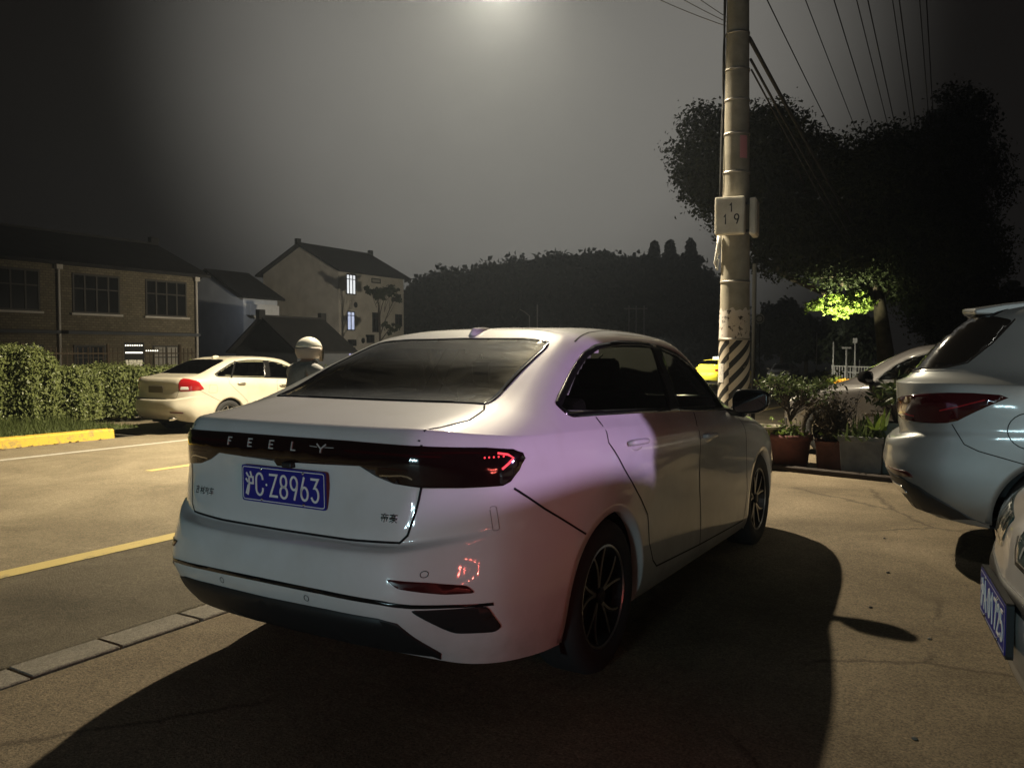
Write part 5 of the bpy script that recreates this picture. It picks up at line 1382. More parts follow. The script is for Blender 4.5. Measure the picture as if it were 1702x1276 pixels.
for k, (dx, z, r, lb) in enumerate(((.12, 5.32, .028, 'thick upper black cable running from the pole down toward the trees'), (.14, 5.05, .018, 'thinner middle black cable sloping from the pole to the trees'), (.15, 4.92, .012, 'thinnest lower black cable sloping from the pole to the trees'))):
    a = Vector((PX + dx, PY + .1, z)); b = a + dirw * 60 + Vector((0, 0, -.6 - .25 * k))
    o = link('pole_cable', sagline(a, b, r, .7 + .2 * k), M['wire']); tag(o, lb, 'cable', 'cables leaving the pole')
for k, (px, py) in enumerate(((1170, -10), (1186, 5), (1150, -25))):
    a = Vector((PX - .1, PY - .05, 5.45 + .05 * k)); b = at(px, py, 9.0) - Vector((3.0, -1.2, -2.2 - .5 * k))
    o = link('service_wire', sagline(a, b, .005, .15), mat('wire_pale', (.12, .11, .10), rough=.6)); tag(o, ('lower', 'middle', 'upper')[k] + ' thin pale service wire leaving the pole top to the left', 'wire', 'service wires on the pole')

# slim signpost behind the pole, with a round plate
p = at(1252, 640, 13.5); sg = empty('signpost', (p.x, p.y, gz(p.x, p.y))); tag(sg, 'thin grey steel post standing close behind the utility pole', 'post')
bm = NB(); tube(bm, [(0, 0, 0), (0, 0, 2.9)], .035, 10); link('post', bm, mat('post_grey', (.010, .010, .009), rough=1.0, spec=.05), sg)
p = at(1261, 640, 34); rs = empty('traffic_sign', (p.x, p.y, gz(p.x, p.y))); tag(rs, 'small round traffic sign with dark ring seen right of the utility pole', 'traffic sign')
zt = at(1261, 530, 34).z - rs.location.z
bm = NB(); tube(bm, [(0, .03, 0), (0, .03, zt + .2)], .03, 8); link('post', bm, bpy.data.materials['post_grey'], rs)
bm = NB(); lathe(bm, [(.001, 0), (.21, 0), (.21, .02), (.001, .02)], 28); bmesh.ops.rotate(bm, verts=bm.verts[:], cent=(0, 0, 0), matrix=Euler((pi / 2, 0, 0)).to_matrix()); bmesh.ops.translate(bm, verts=bm.verts[:], vec=(0, 0, zt)); link('sign_face', bm, mat('sign_grey', (.22, .22, .22), .5), rs, smooth=False)
bm = NB(); lathe(bm, [(.12, 0), (.165, 0)], 28); bmesh.ops.rotate(bm, verts=bm.verts[:], cent=(0, 0, 0), matrix=Euler((pi / 2, 0, 0)).to_matrix()); bmesh.ops.translate(bm, verts=bm.verts[:], vec=(0, -.024, zt)); link('sign_ring', bm, M['trim_black'], rs, smooth=False)

# ------------------------------------------------------------------ planters between the cars
M['terracotta'] = noisy(mat('terracotta', (.13, .05, .035), .8), (.10, .038, .026), (.16, .065, .045), 6.0, bump=.15) and bpy.data.materials['terracotta']
M['terracotta_red'] = noisy(mat('terracotta_red', (.12, .04, .035), .8), (.09, .030, .028), (.14, .05, .04), 6.0, bump=.15) and bpy.data.materials['terracotta_red']
M['cement_pot'] = noisy(mat('cement_pot', (.12, .12, .125), .85), (.09, .09, .095), (.15, .15, .15), 5.0, bump=.2) and bpy.data.materials['cement_pot']
def round_pot(name, loc, label, r0, r1, h, m):
    o = empty(name, loc); tag(o, label, 'plant pot')
    bm = NB(); lathe(bm, [(.001, 0), (r0, 0), (r0 + (r1 - r0) * .8, h * .82), (r1 * 1.06, h * .83), (r1 * 1.07, h), (r1 * .96, h), (r1 * .93, h * .86)], 32); bmesh.ops.recalc_face_normals(bm, faces=bm.faces[:]); link('pot', bm, m, o)
    bm = NB(); lathe(bm, [(r1 * .94, h * .86), (.001, h * .9)], 24); link('soil', bm, bpy.data.materials['soil'], o)
    return o
def square_pot(name, loc, rz, label, w, h, m):
    o = empty(name, loc, rz); tag(o, label, 'plant pot')
    bm = NB(); v = []
    for z, s in ((0, .44), (h * .86, .49), (h * .86, .52), (h, .52), (h, .45), (h * .88, .45)):
        v.append([bm.verts.new((sx * w * s, sy * w * s, z)) for sx, sy in ((-1, -1), (1, -1), (1, 1), (-1, 1))])
    bm.faces.new(v[0][::-1])
    for a, b in zip(v, v[1:]):
        for k in range(4): bm.faces.new((a[k], a[(k + 1) % 4], b[(k + 1) % 4], b[k]))
    bm.faces.new(v[-1]); bmesh.ops.recalc_face_normals(bm, faces=bm.faces[:]); p_ = link('pot', bm, m, o); soft(p_, .012, 2)
    return o
def plant(name, loc, label, stems, leaves, lsize, m, elong=2.0, srad=.012, up=.3):
    """stems: polylines; leaves: points"""
    o = empty(name, loc); tag(o, label, 'potted plant')
    bm = NB()
    for s in stems: tube(bm, s, [srad * (1 - .6 * t) for t in np.linspace(0, 1, len(s))], 6)
    link('stems', bm, M['bark'], o); leaf_mesh('leaves', leaves, lsize, m, o, up, elong)
    return o
def gp(px, py): p = on_ground(px, py); return (p.x, p.y, gz(p.x, p.y))
# 1 mini tree in a red pot
q = gp(1296, 779); q1 = (q[0] + .08, q[1] + .18, 0)
round_pot('plant_pot', q1, 'round dark red pot next to the white car front wheel, holding the small tree', .19, .235, .40, M['terracotta_red'])
st, lv = [], []
zb = .36
st.append([(0, 0, 0), (.01, 0, .12), (-.01, 0, .2)])
for k in range(13):
    a = rng.uniform(0, 2 * pi); R_ = rng.uniform(.10, .33)
    tip = np.array((R_ * cos(a) * 1.05 + .0, R_ * sin(a) * .7, .60 + rng.uniform(-.05, .10)))
    mid = tip * np.array((.45, .45, .6)) + rng.normal(size=3) * .03
    st.append([(-.01, 0, .18), tuple(tip * .2 + np.array((0, 0, .18))), tuple(mid), tuple(tip * .85 + rng.normal(size=3) * .02), tuple(tip)])
    for j in range(3):
        e = tip + rng.normal(size=3) * np.array((.11, .08, .05)); st.append([tuple(mid), tuple((mid + e) / 2 + rng.normal(size=3) * .02), tuple(e)])
        lv += [tuple(e + rng.normal(size=3) * np.array((.07, .06, .035))) for _ in range(26)]
plant('potted_tree', (q1[0], q1[1], zb), 'small flat topped tree with bare forking stems in the dark red pot', st, lv, .030, M['pot_leaf'], 1.8, .011)
lv = [(rng.normal() * .13 - .03, rng.normal() * .11, abs(rng.normal()) * .07 + .02) for _ in range(240)]
plant('potted_flowers', (q1[0] - .04, q1[1] - .03, zb), 'low clump of pale green leaves round the foot of the small tree', [[(x, y, 0), (x * 1.2, y * 1.2, z)] for x, y, z in lv[:40]], lv, .035, M['tree_leaf_pale'], 1.6, .003)
# 2 terracotta pot with fine dry shrub
q = gp(1378, 783); q2 = (q[0], q[1] + .17, 0)
square_pot('plant_pot', q2, radians(12), 'square terracotta pot with dry brown shrub, between the red pot and the grey box', .36, .34, M['terracotta'])
st, lv = [], []
for k in range(70):
    a = rng.uniform(0, 2 * pi); R_ = abs(rng.normal()) * .25; h_ = rng.uniform(.30, .66)
    tip = np.array((R_ * cos(a), R_ * sin(a) * .8, h_)); mid = tip * np.array((.45, .45, .5)) + rng.normal(size=3) * .02
    st.append([(tip[0] * .1, tip[1] * .1, 0), tuple(mid), tuple(tip)])
    for j in range(3): e = mid + (tip - mid) * rng.random() + rng.normal(size=3) * .06; st.append([tuple(mid), tuple(e)])
    lv += [tuple(mid + (tip - mid) * rng.uniform(-.6, 1.1) + rng.normal(size=3) * .04) for _ in range(26)]
plant('potted_shrub', (q2[0], q2[1], .28), 'fine twiggy brownish shrub in the square terracotta pot', st, lv, .020, M['pot_leaf_red'], 2.4, .004)
# 3 grey box with spiky leaves
q = gp(1430, 792); q3 = (q[0] + .02, q[1] + .22, 0)
square_pot('plant_pot', q3, radians(-6), 'large square grey cement box with spiky dark leaves, right of the terracotta pot', .46, .44, M['cement_pot'])
def blades(n, L, spread, w, z0=0.0):
    V, F = [], []
    for k in range(n):
        a = rng.uniform(0, 2 * pi); el = rng.uniform(.35, 1.35); l = L * rng.uniform(.6, 1.1); ox, oy = rng.normal() * spread, rng.normal() * spread
        d = np.array((cos(a) * cos(el), sin(a) * cos(el), sin(el))); s = np.array((-sin(a), cos(a), 0)) * w * .5
        for j, t in enumerate((0, .35, .7, 1.0)):
            c = np.array((ox, oy, z0)) + d * l * t + np.array((0, 0, -.35 * l * t * t * cos(el))); ww = (1 - t ** 2 * .98)
            V += [tuple(c - s * ww), tuple(c + s * ww)]
            if j: b_ = len(V) - 4; F.append((b_, b_ + 1, b_ + 3, b_ + 2))
    return V, F
o = empty('potted_plant', (q3[0], q3[1], .39)); tag(o, 'dark spiky leaved plant filling the grey cement box', 'potted plant')
V, F = blades(190, .33, .13, .028); me = bpy.data.meshes.new('leaves'); me.from_pydata(V, [], F); me.update(); link_me('leaves', me, M['pot_leaf'], o)
# 4 green tub with a leggy shrub, by the silver car
q = gp(1478, 800); q4 = (q[0] + .05, q[1] + .38, 0)
square_pot('plant_pot', q4, radians(-4), 'pale topped dark green plastic tub half hidden by the silver car bumper', .30, .60, mat('tub_green', (.06, .085, .075), .5))
st, lv = [], []
for k in range(9):
    a = rng.uniform(0, 2 * pi); tip = np.array((.26 * cos(a) - .05, .2 * sin(a), rng.uniform(.25, .52))); mid = tip * np.array((.4, .4, .6)) + rng.normal(size=3) * .03
    st.append([(0, 0, 0), tuple(mid), tuple(tip)])
    lv += [tuple(tip + rng.normal(size=3) * np.array((.07, .06, .05))) for _ in range(30)]
plant('potted_shrub', (q4[0] - .02, q4[1], .56), 'leggy shrub with long leaves standing beside the silver car tail lamp', st, lv, .042, M['pot_leaf'], 2.6, .012)
o = empty('potted_plant', (q4[0] - .16, q4[1] - .1, .52)); tag(o, 'few broad pale strap leaves drooping over the green tub', 'potted plant')
V, F = blades(16, .30, .05, .05); me = bpy.data.meshes.new('leaves'); me.from_pydata(V, [], F); me.update(); link_me('leaves', me, M['tree_leaf_pale'], o)
# 5 wide bowl behind the mirror
p = at(1262, 688, 9.6); rb = round_pot('bowl_planter', (p.x, p.y, .32), 'wide shallow bowl on a stand behind the white car bonnet', .10, .26, .17, noisy(mat('bowl', (.25, .22, .16), .7), (.16, .14, .10), (.32, .29, .2), 9.0) and bpy.data.materials['bowl'])
bm = NB(); lathe(bm, [(.14, -.33), (.05, -.2), (.06, 0)], 20); link('stand', bm, M['cement_pot'], rb)
# low timber edge the pots stand behind
bm = NB(); a = Vector(gp(1262, 779)); b = Vector(gp(1490, 803)); dd = (b - a); ang = atan2(dd.y, dd.x)
box(bm, (dd.length / 2, .05, .03), (dd.length, .10, .06)); o = link('edging_board', bm, mat('edging', (.03, .022, .018), rough=.9), loc=(a.x, a.y, 0)); o.rotation_euler = (0, 0, ang); soft(o, .01, 1); tag(o, 'low dark board along the foot of the plant pots', 'board')
# bits of litter and a pebble or two on the concrete
for k, (px, py) in enumerate(((1476, 952), (1545, 1062), (1470, 895), (1520, 1228), (1447, 1010))):
    g = gp(px, py); bm = NB(); ellipsoid(bm, (0, 0, .004), (.012, .009, .006), 8, 5, (0, 0, k)); o = link('pebble', bm, M['kerbstone'] if k % 2 else M['trim_black'], loc=g)
    tag(o, 'small dark crumb of stone lying on the open concrete at right', 'pebble', 'crumbs on the concrete')
# leaf litter along the yellow kerb
for k in range(9):
    bm = NB(); pts = [( .05 * cos(a) * (1 + .3 * sin(3 * a)), .03 * sin(a), .006 + .012 * cos(a * 2)) for a in np.linspace(0, 2 * pi, 9)[:-1]]; bm.faces.new([bm.verts.new(p) for p in pts])
    yy = 6.2 + k * .22 + rng.uniform(-.1, .1); o = link('fallen_leaf', bm, mat('dry_leaf', (.12, .08, .04), .9) if k == 0 else bpy.data.materials['dry_leaf'], loc=(-12.9 + rng.uniform(-.06, .06), yy, gz(-12.9, yy) + .005)); o.rotation_euler = (0, 0, rng.uniform(0, 6))
    tag(o, 'dry brown leaf lying in the gutter below the yellow kerb', 'leaf', 'dry leaves along the yellow kerb')

# ------------------------------------------------------------------ far street furniture
def mast(px, ptop, pbot, d, r, label, m, top=None, group='thin masts far down the street'):
    p = at(px, 600, d); z0 = gz(p.x, p.y); o = empty('lamp_post', (p.x, p.y, z0)); tag(o, label, 'post', group)
    zt = at(px, ptop, d).z - z0; bm = NB(); tube(bm, [(0, 0, 0), (0, 0, zt)], r, 8); link('post', bm, m, o)
    if top: bm = NB(); box(bm, (0, 0, zt), top); link('head', bm, m, o, smooth=False)
    return o
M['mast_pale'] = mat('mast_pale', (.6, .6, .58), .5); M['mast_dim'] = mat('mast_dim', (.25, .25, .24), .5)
mast(893, 506, 545, 62, .05, 'thin pale mast above the white car roof at the foot of the hill', M['mast_dim'])
o = mast(880, 525, 545, 60, .04, 'bent lamp post left of the thin pale mast above the car roof', M['mast_dim']); bm = NB(); z_ = at(880, 525, 60).z - o.location.z; tube(bm, [(0, 0, z_), (-.5, 0, z_ + .35), (-.85, 0, z_ + .5)], .03, 6); link('arm', bm, M['mast_dim'], o)
for k, px in enumerate((1045, 1057, 1070)): mast(px, 508, 545, 70, .06, ('left', 'middle', 'right')[k] + ' grey post of the transformer stand before the dark hill', M['mast_dim'], None, 'transformer stand posts')
p = at(1057, 513, 70); bm = NB(); box(bm, (0, 0, 0), (2.0, .12, .12), (0, 0, radians(30))); o = link('cross_beam', bm, M['mast_dim'], loc=p, smooth=False); tag(o, 'grey cross beam resting on the three transformer posts', 'beam')
mast(1357, 552, 606, 46, .03, 'thin dark post with pale plate left of the brighter far masts', M['mast_dim'])
mast(1385, 568, 600, 56, .05, 'bright pale mast left of the tallest bright mast far right', M['mast_pale'])
mast(1407, 578, 606, 52, .07, 'short pale lamp post with tilted head beside the yellow lit shrubs', M['mast_pale'], (.55, .3, .12))
mast(1421, 566, 606, 58, .06, 'tallest bright pale mast with small head far behind the grey car', M['mast_pale'], (.3, .3, .35))
mast(1429, 582, 604, 60, .03, 'thin short mast right of the tallest bright mast', M['mast_pale'], (.25, .2, .4))
# far railing and shrubs in lamp light
p0 = at(1383, 604, 58); p1 = at(1462, 603, 52); fr = empty('far_railing', (p0.x, p0.y, gz(p0.x, p0.y) + .3)); tag(fr, 'pale white railing far behind the grey car bonnet', 'railing')
dd = p1 - p0; bm = NB()
for zz in (.55, .95): box(bm, (dd.x / 2, dd.y / 2, zz), (Vector((dd.x, dd.y)).length, .05, .07), (0, 0, atan2(dd.y, dd.x)))
for t in np.linspace(0, 1, 18): box(bm, (dd.x * t, dd.y * t, .5), (.06, .06, 1.0))
link('rails', bm, M['mast_pale'], fr, smooth=False)
def shrub(px, py, d, rx, rz, n, ls, m, label, group=None):
    p = at(px, py, d); o = empty('shrub', (p.x, p.y, gz(p.x, p.y))); tag(o, label, 'shrub', group)
    u = rng.normal(size=(n, 3)); u /= np.linalg.norm(u, axis=1)[:, None]; c = u * rng.uniform(.6, 1.05, n)[:, None] * np.array((rx, rx, rz)); c[:, 2] = abs(c[:, 2])
    leaf_mesh('foliage', c, ls, m, o, .2, 1.6); bm = NB(); tube(bm, [(0, 0, -.1), (0, 0, rz * .6)], .05, 6); link('stem', bm, M['bark'], o)
M['autumn_leaf'] = leaf_mat('autumn_leaf', (.30, .14, .01), (.45, .25, .03), .6)
shrub(1345, 618, 44, .9, .8, 500, .13, M['tree_leaf'], 'dark round shrub right of the parked black car')
shrub(1362, 616, 45, .8, 1.0, 400, .18, M['tree_leaf'], 'spiky dark shrub beside the thin dark post far right')
shrub(1378, 618, 44, .75, .6, 500, .12, M['pot_leaf'], 'clipped green shrub left of the yellow lit shrubs')
shrub(1392, 619, 43, .7, .65, 500, .12, M['tree_leaf_pale'], 'pale green shrub beside the yellow lit shrubs')
shrub(1404, 620, 42, .65, .55, 500, .10, M['autumn_leaf'], 'orange yellow lit shrub, left one of two, behind the grey car')
shrub(1418, 620, 42, .60, .50, 500, .10, M['autumn_leaf'], 'orange yellow lit shrub, right one of two, behind the grey car')
# traffic island with a yellow kerb
bm = NB(); p0 = on_ground(1249, 638); p1 = on_ground(1420, 626); dd = p1 - p0
o = empty('traffic_island', (p0.x, p0.y, p0.z)); tag(o, 'far traffic island edged by a pale yellow kerb beyond the pole', 'kerb')
box(bm, (dd.x / 2, dd.y / 2 + .3, .10 + dd.z / 2), (Vector((dd.x, dd.y)).length, .25, .24), (0, 0, atan2(dd.y, dd.x))); link('kerb', bm, M['kerb_yellow'], o, smooth=False)
# ------------------------------------------------------------------ the silver car at right (tall hatch, tail to the road)
SUV = [
 [(0,0.12,0.34),(0.35,0.13,0.34),(0.6,0.18,0.33),(0.76,0.28,0.32),(0.86,0.45,0.3),(0.9,0.75,0.28),(0.9,1,0.27),(0.9,1.6,0.27),(0.9,2.4,0.27),(0.9,3.1,0.27),(0.89,3.7,0.27),(0.86,4.2,0.27),(0.72,4.5,0.27),(0.4,4.62,0.27),(0,4.66,0.27)],
 [(0,0.02,0.46),(0.35,0.03,0.46),(0.62,0.09,0.46),(0.8,0.2,0.45),(0.9,0.4,0.43),(0.935,0.75,0.41),(0.94,1,0.4),(0.94,1.6,0.38),(0.94,2.4,0.37),(0.94,3.1,0.37),(0.935,3.7,0.38),(0.9,4.2,0.4),(0.77,4.55,0.4),(0.42,4.68,0.42),(0,4.72,0.42)],
 [(0,0,0.62),(0.35,0.01,0.62),(0.62,0.06,0.62),(0.81,0.17,0.62),(0.91,0.38,0.6),(0.945,0.75,0.58),(0.955,1,0.56),(0.945,1.6,0.55),(0.94,2.4,0.54),(0.94,3.1,0.54),(0.945,3.7,0.56),(0.905,4.2,0.58),(0.77,4.55,0.58),(0.42,4.68,0.6),(0,4.72,0.6)],
 [(0,0.02,0.73),(0.35,0.03,0.73),(0.62,0.07,0.73),(0.8,0.18,0.74),(0.905,0.4,0.75),(0.945,0.75,0.75),(0.955,1,0.74),(0.942,1.6,0.72),(0.94,2.4,0.7),(0.94,3.1,0.7),(0.945,3.7,0.72),(0.905,4.2,0.72),(0.76,4.53,0.72),(0.42,4.66,0.72),(0,4.7,0.72)],
 [(0,0.06,0.79),(0.35,0.065,0.79),(0.6,0.093,0.8),(0.77,0.172,0.83),(0.895,0.387,0.86),(0.94,0.755,0.88),(0.948,0.9952,0.88),(0.94,1.6,0.86),(0.937,2.4,0.84),(0.935,3.1,0.83),(0.94,3.7,0.85),(0.895,4.18,0.86),(0.74,4.48,0.86),(0.4,4.6,0.86),(0,4.65,0.86)],
 [(0,0.04,0.97),(0.35,0.045,0.97),(0.62,0.075,0.98),(0.79,0.16,1),(0.9,0.385,1.01),(0.94,0.755,1.02),(0.94,0.992,1.02),(0.935,1.6,0.99),(0.932,2.4,0.97),(0.93,3.1,0.96),(0.925,3.7,0.98),(0.86,4.12,0.98),(0.68,4.38,0.96),(0.38,4.5,0.95),(0,4.55,0.95)],
 [(0,0.03,1.13),(0.35,0.035,1.13),(0.62,0.0765,1.1285),(0.78,0.166,1.134),(0.885,0.4085,1.1365),(0.915,0.7675,1.13),(0.912,1.0396,1.13),(0.9,1.6,1.11),(0.895,2.4,1.09),(0.89,3.1,1.07),(0.85,3.7,1.06),(0.76,4,1.04),(0.58,4.2,1.03),(0.32,4.32,1.02),(0,4.36,1.02)],
 [(0,0.1,1.16),(0.35,0.105,1.16),(0.6,0.136,1.165),(0.73,0.224,1.17),(0.82,0.454,1.18),(0.86,0.79,1.19),(0.868,1.0904,1.185),(0.862,1.6,1.16),(0.855,2.4,1.13),(0.84,3.1,1.11),(0.76,3.42,1.11),(0.62,3.58,1.11),(0.46,3.66,1.11),(0.26,3.71,1.11),(0,3.73,1.11)],
 [(0,0.31,1.42),(0.34,0.315,1.42),(0.56,0.3375,1.42),(0.65,0.41,1.42),(0.71,0.5775,1.42),(0.745,0.8425,1.42),(0.76,1.138,1.42),(0.765,1.6,1.42),(0.755,2.2,1.4),(0.72,2.72,1.38),(0.64,2.98,1.37),(0.52,3.1,1.37),(0.4,3.16,1.37),(0.22,3.2,1.37),(0,3.22,1.37)],
 [(0,0.5,1.565),(0.34,0.505,1.565),(0.54,0.526,1.561),(0.6,0.584,1.569),(0.635,0.714,1.584),(0.65,0.92,1.61),(0.658,1.1904,1.62),(0.66,1.55,1.63),(0.65,2,1.62),(0.61,2.35,1.6),(0.53,2.52,1.585),(0.42,2.62,1.58),(0.32,2.66,1.58),(0.18,2.69,1.58),(0,2.7,1.58)],
 [(0,0.66,1.63),(0.24,0.665,1.63),(0.38,0.683,1.628),(0.42,0.732,1.63),(0.44,0.827,1.64),(0.45,0.985,1.65),(0.455,1.1952,1.66),(0.455,1.55,1.67),(0.45,1.9,1.665),(0.43,2.2,1.65),(0.37,2.36,1.64),(0.3,2.44,1.635),(0.23,2.48,1.632),(0.13,2.5,1.63),(0,2.51,1.63)],
 [(0,0.8,1.65),(0,0.85,1.654),(0,0.9,1.658),(0,0.96,1.662),(0,1.02,1.667),(0,1.1,1.672),(0,1.25,1.68),(0,1.5,1.685),(0,1.8,1.68),(0,2.05,1.672),(0,2.2,1.665),(0,2.29,1.66),(0,2.35,1.655),(0,2.4,1.652),(0,2.44,1.65)],
]
def _crisp(R):
    for r, d in ((2, -.05), (3, -.055)):
        for u, k in enumerate((1, 1, 1, .8, .3)): x, y, z = R[r][u]; R[r][u] = (x, y + d * k, z)
    return R[:3] + [_between(R, 2, .80, .70)] + [R[3]] + [_between(R, 3, .20, .55)] + R[4:7] + [_between(R, 6, .12, .12)] + R[7:]
SUV = _crisp([list(r) for r in SUV])
M['lamp_lens_dark'] = mat('lamp_lens_dark', (.05, .085, .085), rough=.08, coat=1)
M['privacy_glass'] = mat('privacy_glass', (.012, .010, .008), rough=.1, coat=1)
def build_suv(SUVP, P, plate=True, label='', nose=0.0, dz=.20):
    root = empty('parked_suv' if plate else 'parked_car', (SUVP[0], SUVP[1], 0), SUVP[2])
    tag(root, label, 'car')
    S = Shell([[(x, y + (nose * min(1, 1.6 * max(0, 1 - abs(z - .74) / .45)) if y > 4.3 else 0), z * 1.03) for x, y, z in r] for r in SUV], 10, 7)
    dlo = [(1.05,1.26),(1.10,1.22),(1.6,1.195),(2.4,1.165),(3.2,1.14),(3.28,1.15),(3.05,1.32),(2.80,1.45),(2.55,1.53),(2.2,1.565),(1.7,1.575),(1.3,1.55)]
    rg = [(0,.115),(.35,.125),(.57,.18),(.655,.28),(.68,.42),(.665,.56),(.60,.74),(.54,.70),(.46,.60),(.30,.535),(0,.525)]
    ws = [(0,3.66),(.30,3.63),(.52,3.55),(.66,3.42),(.60,3.1),(.50,2.72),(.42,2.70),(.2,2.76),(0,2.77)]
    lines = []
    for ax in ('R', 'L'): lines += [(ax, [(.40,.92),(.47,.80),(.545,.765),(.70,.725),(.87,.68)]),
        (ax, [(1.42,.32),(1.40,.5),(1.45,.62),(1.55,.80),(1.58,1.19)]), (ax, [(2.35,.33),(2.33,.7),(2.36,1.0),(2.42,1.165)]), (ax, [(1.42,.32),(3.35,.32),(3.38,.7),(3.28,1.12)]),
        (ax, [(.81 + .118*cos(a), .90 + .108*sin(a)) for a in np.linspace(0, 2*pi, 25)])]
    for s in (1, -1): lines += [('B', [(s*.62,1.13),(s*.635,1.06)]), ('B', [(s*.66,.90),(s*.66,.82),(s*.6,.79),(0,.785)])]
    panels = [('rear_bumper', lambda X,Y,Z,AX: (Y < 1.0) & (Z < np.interp(Y, [.1,.38,.42,.47,.545,.70,.87],[.80,.82,.90,.80,.765,.725,.68])) & (Z > .50), None),
        ('tailgate', lambda X,Y,Z,AX: (Y < .6) & (AX < .66) & (Z > .78), None),
        ('door', lambda X,Y,Z,AX: (X > .3) & (Y > 1.42) & (Y < 2.37) & (Z < 1.57), None), ('door', lambda X,Y,Z,AX: (X > .3) & (Y >= 2.37) & (Y < 3.36) & (Z < 1.57), None),
        ('door', lambda X,Y,Z,AX: (X < -.3) & (Y > 1.42) & (Y < 2.37) & (Z < 1.57), None), ('door', lambda X,Y,Z,AX: (X < -.3) & (Y >= 2.37) & (Y < 3.36) & (Z < 1.57), None)]
    F = dict(paint=P, wheels=[(1.02,.35,.35,.41),(3.70,.35,.35,.40)], wheel_x=.93, dlo=dlo, panels=panels, rear_glass=rg + [(-x,y) for x,y in rg[::-1] if x > 0], rear_glass_y=(.05,.8),
        windshield=ws + [(-x,y) for x,y in ws[::-1] if x > 0], windshield_y=(2.6,3.8), pillars=[[(2.2,1.17),(2.45,1.16),(2.50,1.54),(2.28,1.56)]], lines=lines, under=(.5,4.3,.75,.28,.42),
        cabin=(.9,3.6,.48,.74), seat_y=(1.4,2.4), handles=[(1.62,1.02),(2.48,.99)], mirror=(.93,3.2,1.2,.2), mirror_mat=P, frame_w=.03)
    F['dlo'] = [(y, z * 1.03) for y, z in F['dlo']]; F['pillars'] = [[(y, z * 1.03) for y, z in q] for q in F['pillars']]
    build_car(root, S, F)
    for s in (1, -1):
        ax = 'BR' if s > 0 else 'BL'
        lp = S.patch('tail_light', chaikin([(.42,1.02),(.53,1.068),(.75,1.10),(.95,1.118),(1.17,1.105),(1.09,1.05),(1.0,.985),(.93,.93),(.80,.915),(.60,.92),(.46,.96)], 1), ax, M['lamp_deep'], root, .006, .03)
        bm = NB(); S.line_bm(bm, [(.56,1.04),(.58,1.02),(.565,.99),(.60,.965),(.70,.955)], ax, .012, .0075, .03); link('light_strip', bm, M['lamp_red'], lp)
        bm = NB(); S.line_bm(bm, [(.86,1.0),(.95,1.03),(1.06,1.075)], ax, .008, .0075, .03); link('light_strip', bm, M['lamp_red'], lp)
        bm = NB(); S.line_bm(bm, [(.47,.975),(.52,.958),(.60,.955)], ax, .008, .0078, .02); link('chrome_insert', bm, M['chrome'], lp)
        S.patch('bumper_reflector', [(s*x, z) for x, z in roundpoly([(.60,.60),(.82,.60),(.84,.565),(.62,.55)], .012, 3)], 'B', M['reflector'], root, .004, .03)
        S.patch('exhaust_trim', [(s*x, z) for x, z in roundpoly([(.38,.49),(.70,.49),(.72,.44),(.40,.43)], .015, 3)], 'B', M['chrome'], root, .012, .03)
    for s, ax in ((1, 'BR'), (-1, 'BL')):
        S.patch('tailgate_corner_glass', roundpoly([(.31,1.205),(.495,1.228),(.62,1.247),(.79,1.27),(.877,1.30),(.945,1.42),(.99,1.56),(.90,1.585),(.80,1.59),(.60,1.42)], .02, 3), ax, M['privacy_glass'], root, .0045, .04)
    S.patch('lower_cladding', roundpoly([(-.60,.575),(.60,.575),(.60,.25),(-.60,.25)], .01, 2), 'B', M['trim_black'], root, .004, .06)
    for ax in ('BR', 'BL'): S.patch('lower_cladding', [(.42,.575),(.60,.555),(.75,.51),(.905,.42),(1.00,.345),(1.09,.30),(1.09,.22),(.42,.22)], ax, M['trim_black'], root, .005, .05)
    # roof spoiler
    bm = NB(); rows = []
    for x in np.linspace(-.62, .62, 15):
        e = abs(x) / .62; yb = .42 + .08 * e ** 3; zt = 1.672 - .02 * e ** 2
        rows.append([bm.verts.new(p) for p in ((x, .84, zt + .032), (x, .66, zt + .014), (x, yb, zt - .015), (x, yb + .006, zt - .050), (x, .64, zt - .055), (x, .74, zt - .05))])
    for a, b in zip(rows, rows[1:]):
        for i in range(5): bm.faces.new((a[i], b[i], b[i + 1], a[i + 1]))
    bm.faces.new(rows[0]); bm.faces.new(rows[-1][::-1]); bmesh.ops.recalc_face_normals(bm, faces=bm.faces[:])
    o = link('roof_spoiler', bm, P, root); soft(o, .012, 2, 30)
    bm = NB(); tube(bm, [(0.3, .98, 1.71), (.3, .93, 1.79), (.3, .90, 1.84)], [.012, .006, .004], 6); link('roof_antenna', bm, M['trim_black'], root)
    for s in (1, -1):
        bm = NB(); tube(bm, [(s*.64, 1.0, 1.67), (s*.645, 1.2, 1.72), (s*.645, 2.0, 1.725), (s*.62, 2.4, 1.69)], .016, 8); link('roof_rail', bm, M['trim_black'], root)
    front_end(S, root, M['lamp_lens_dark'] if not plate else None, dz, not plate, .42 if plate else .08)
    if not plate:
        for s in (1, -1):
            for k in range(9): bm = NB(); S.line_bm(bm, [(s*(.15 + .07*k), .672 + dz), (s*(.18 + .07*k), .745 + dz)], 'F', .014, .006, .02); link('lamp_blade', bm, M['lamp_clear'], root)
        S.line('headlight_trim', [('F', [(s*.08,.72 + dz),(s*.12,.652 + dz),(s*.60,.637 + dz),(s*.78,.662 + dz)]) for s in (1, -1)], M['chrome'], root, .012, .006)
    for a in ('BR', 'BL'): S.line('glass_trim', [(a, [(.31,1.20),(.495,1.222),(.62,1.241),(.79,1.264),(.883,1.295),(.952,1.42),(.998,1.565)])], M['chrome'], root, .010, .0055)
    # emblem bar on the tailgate
    bm = NB(); 
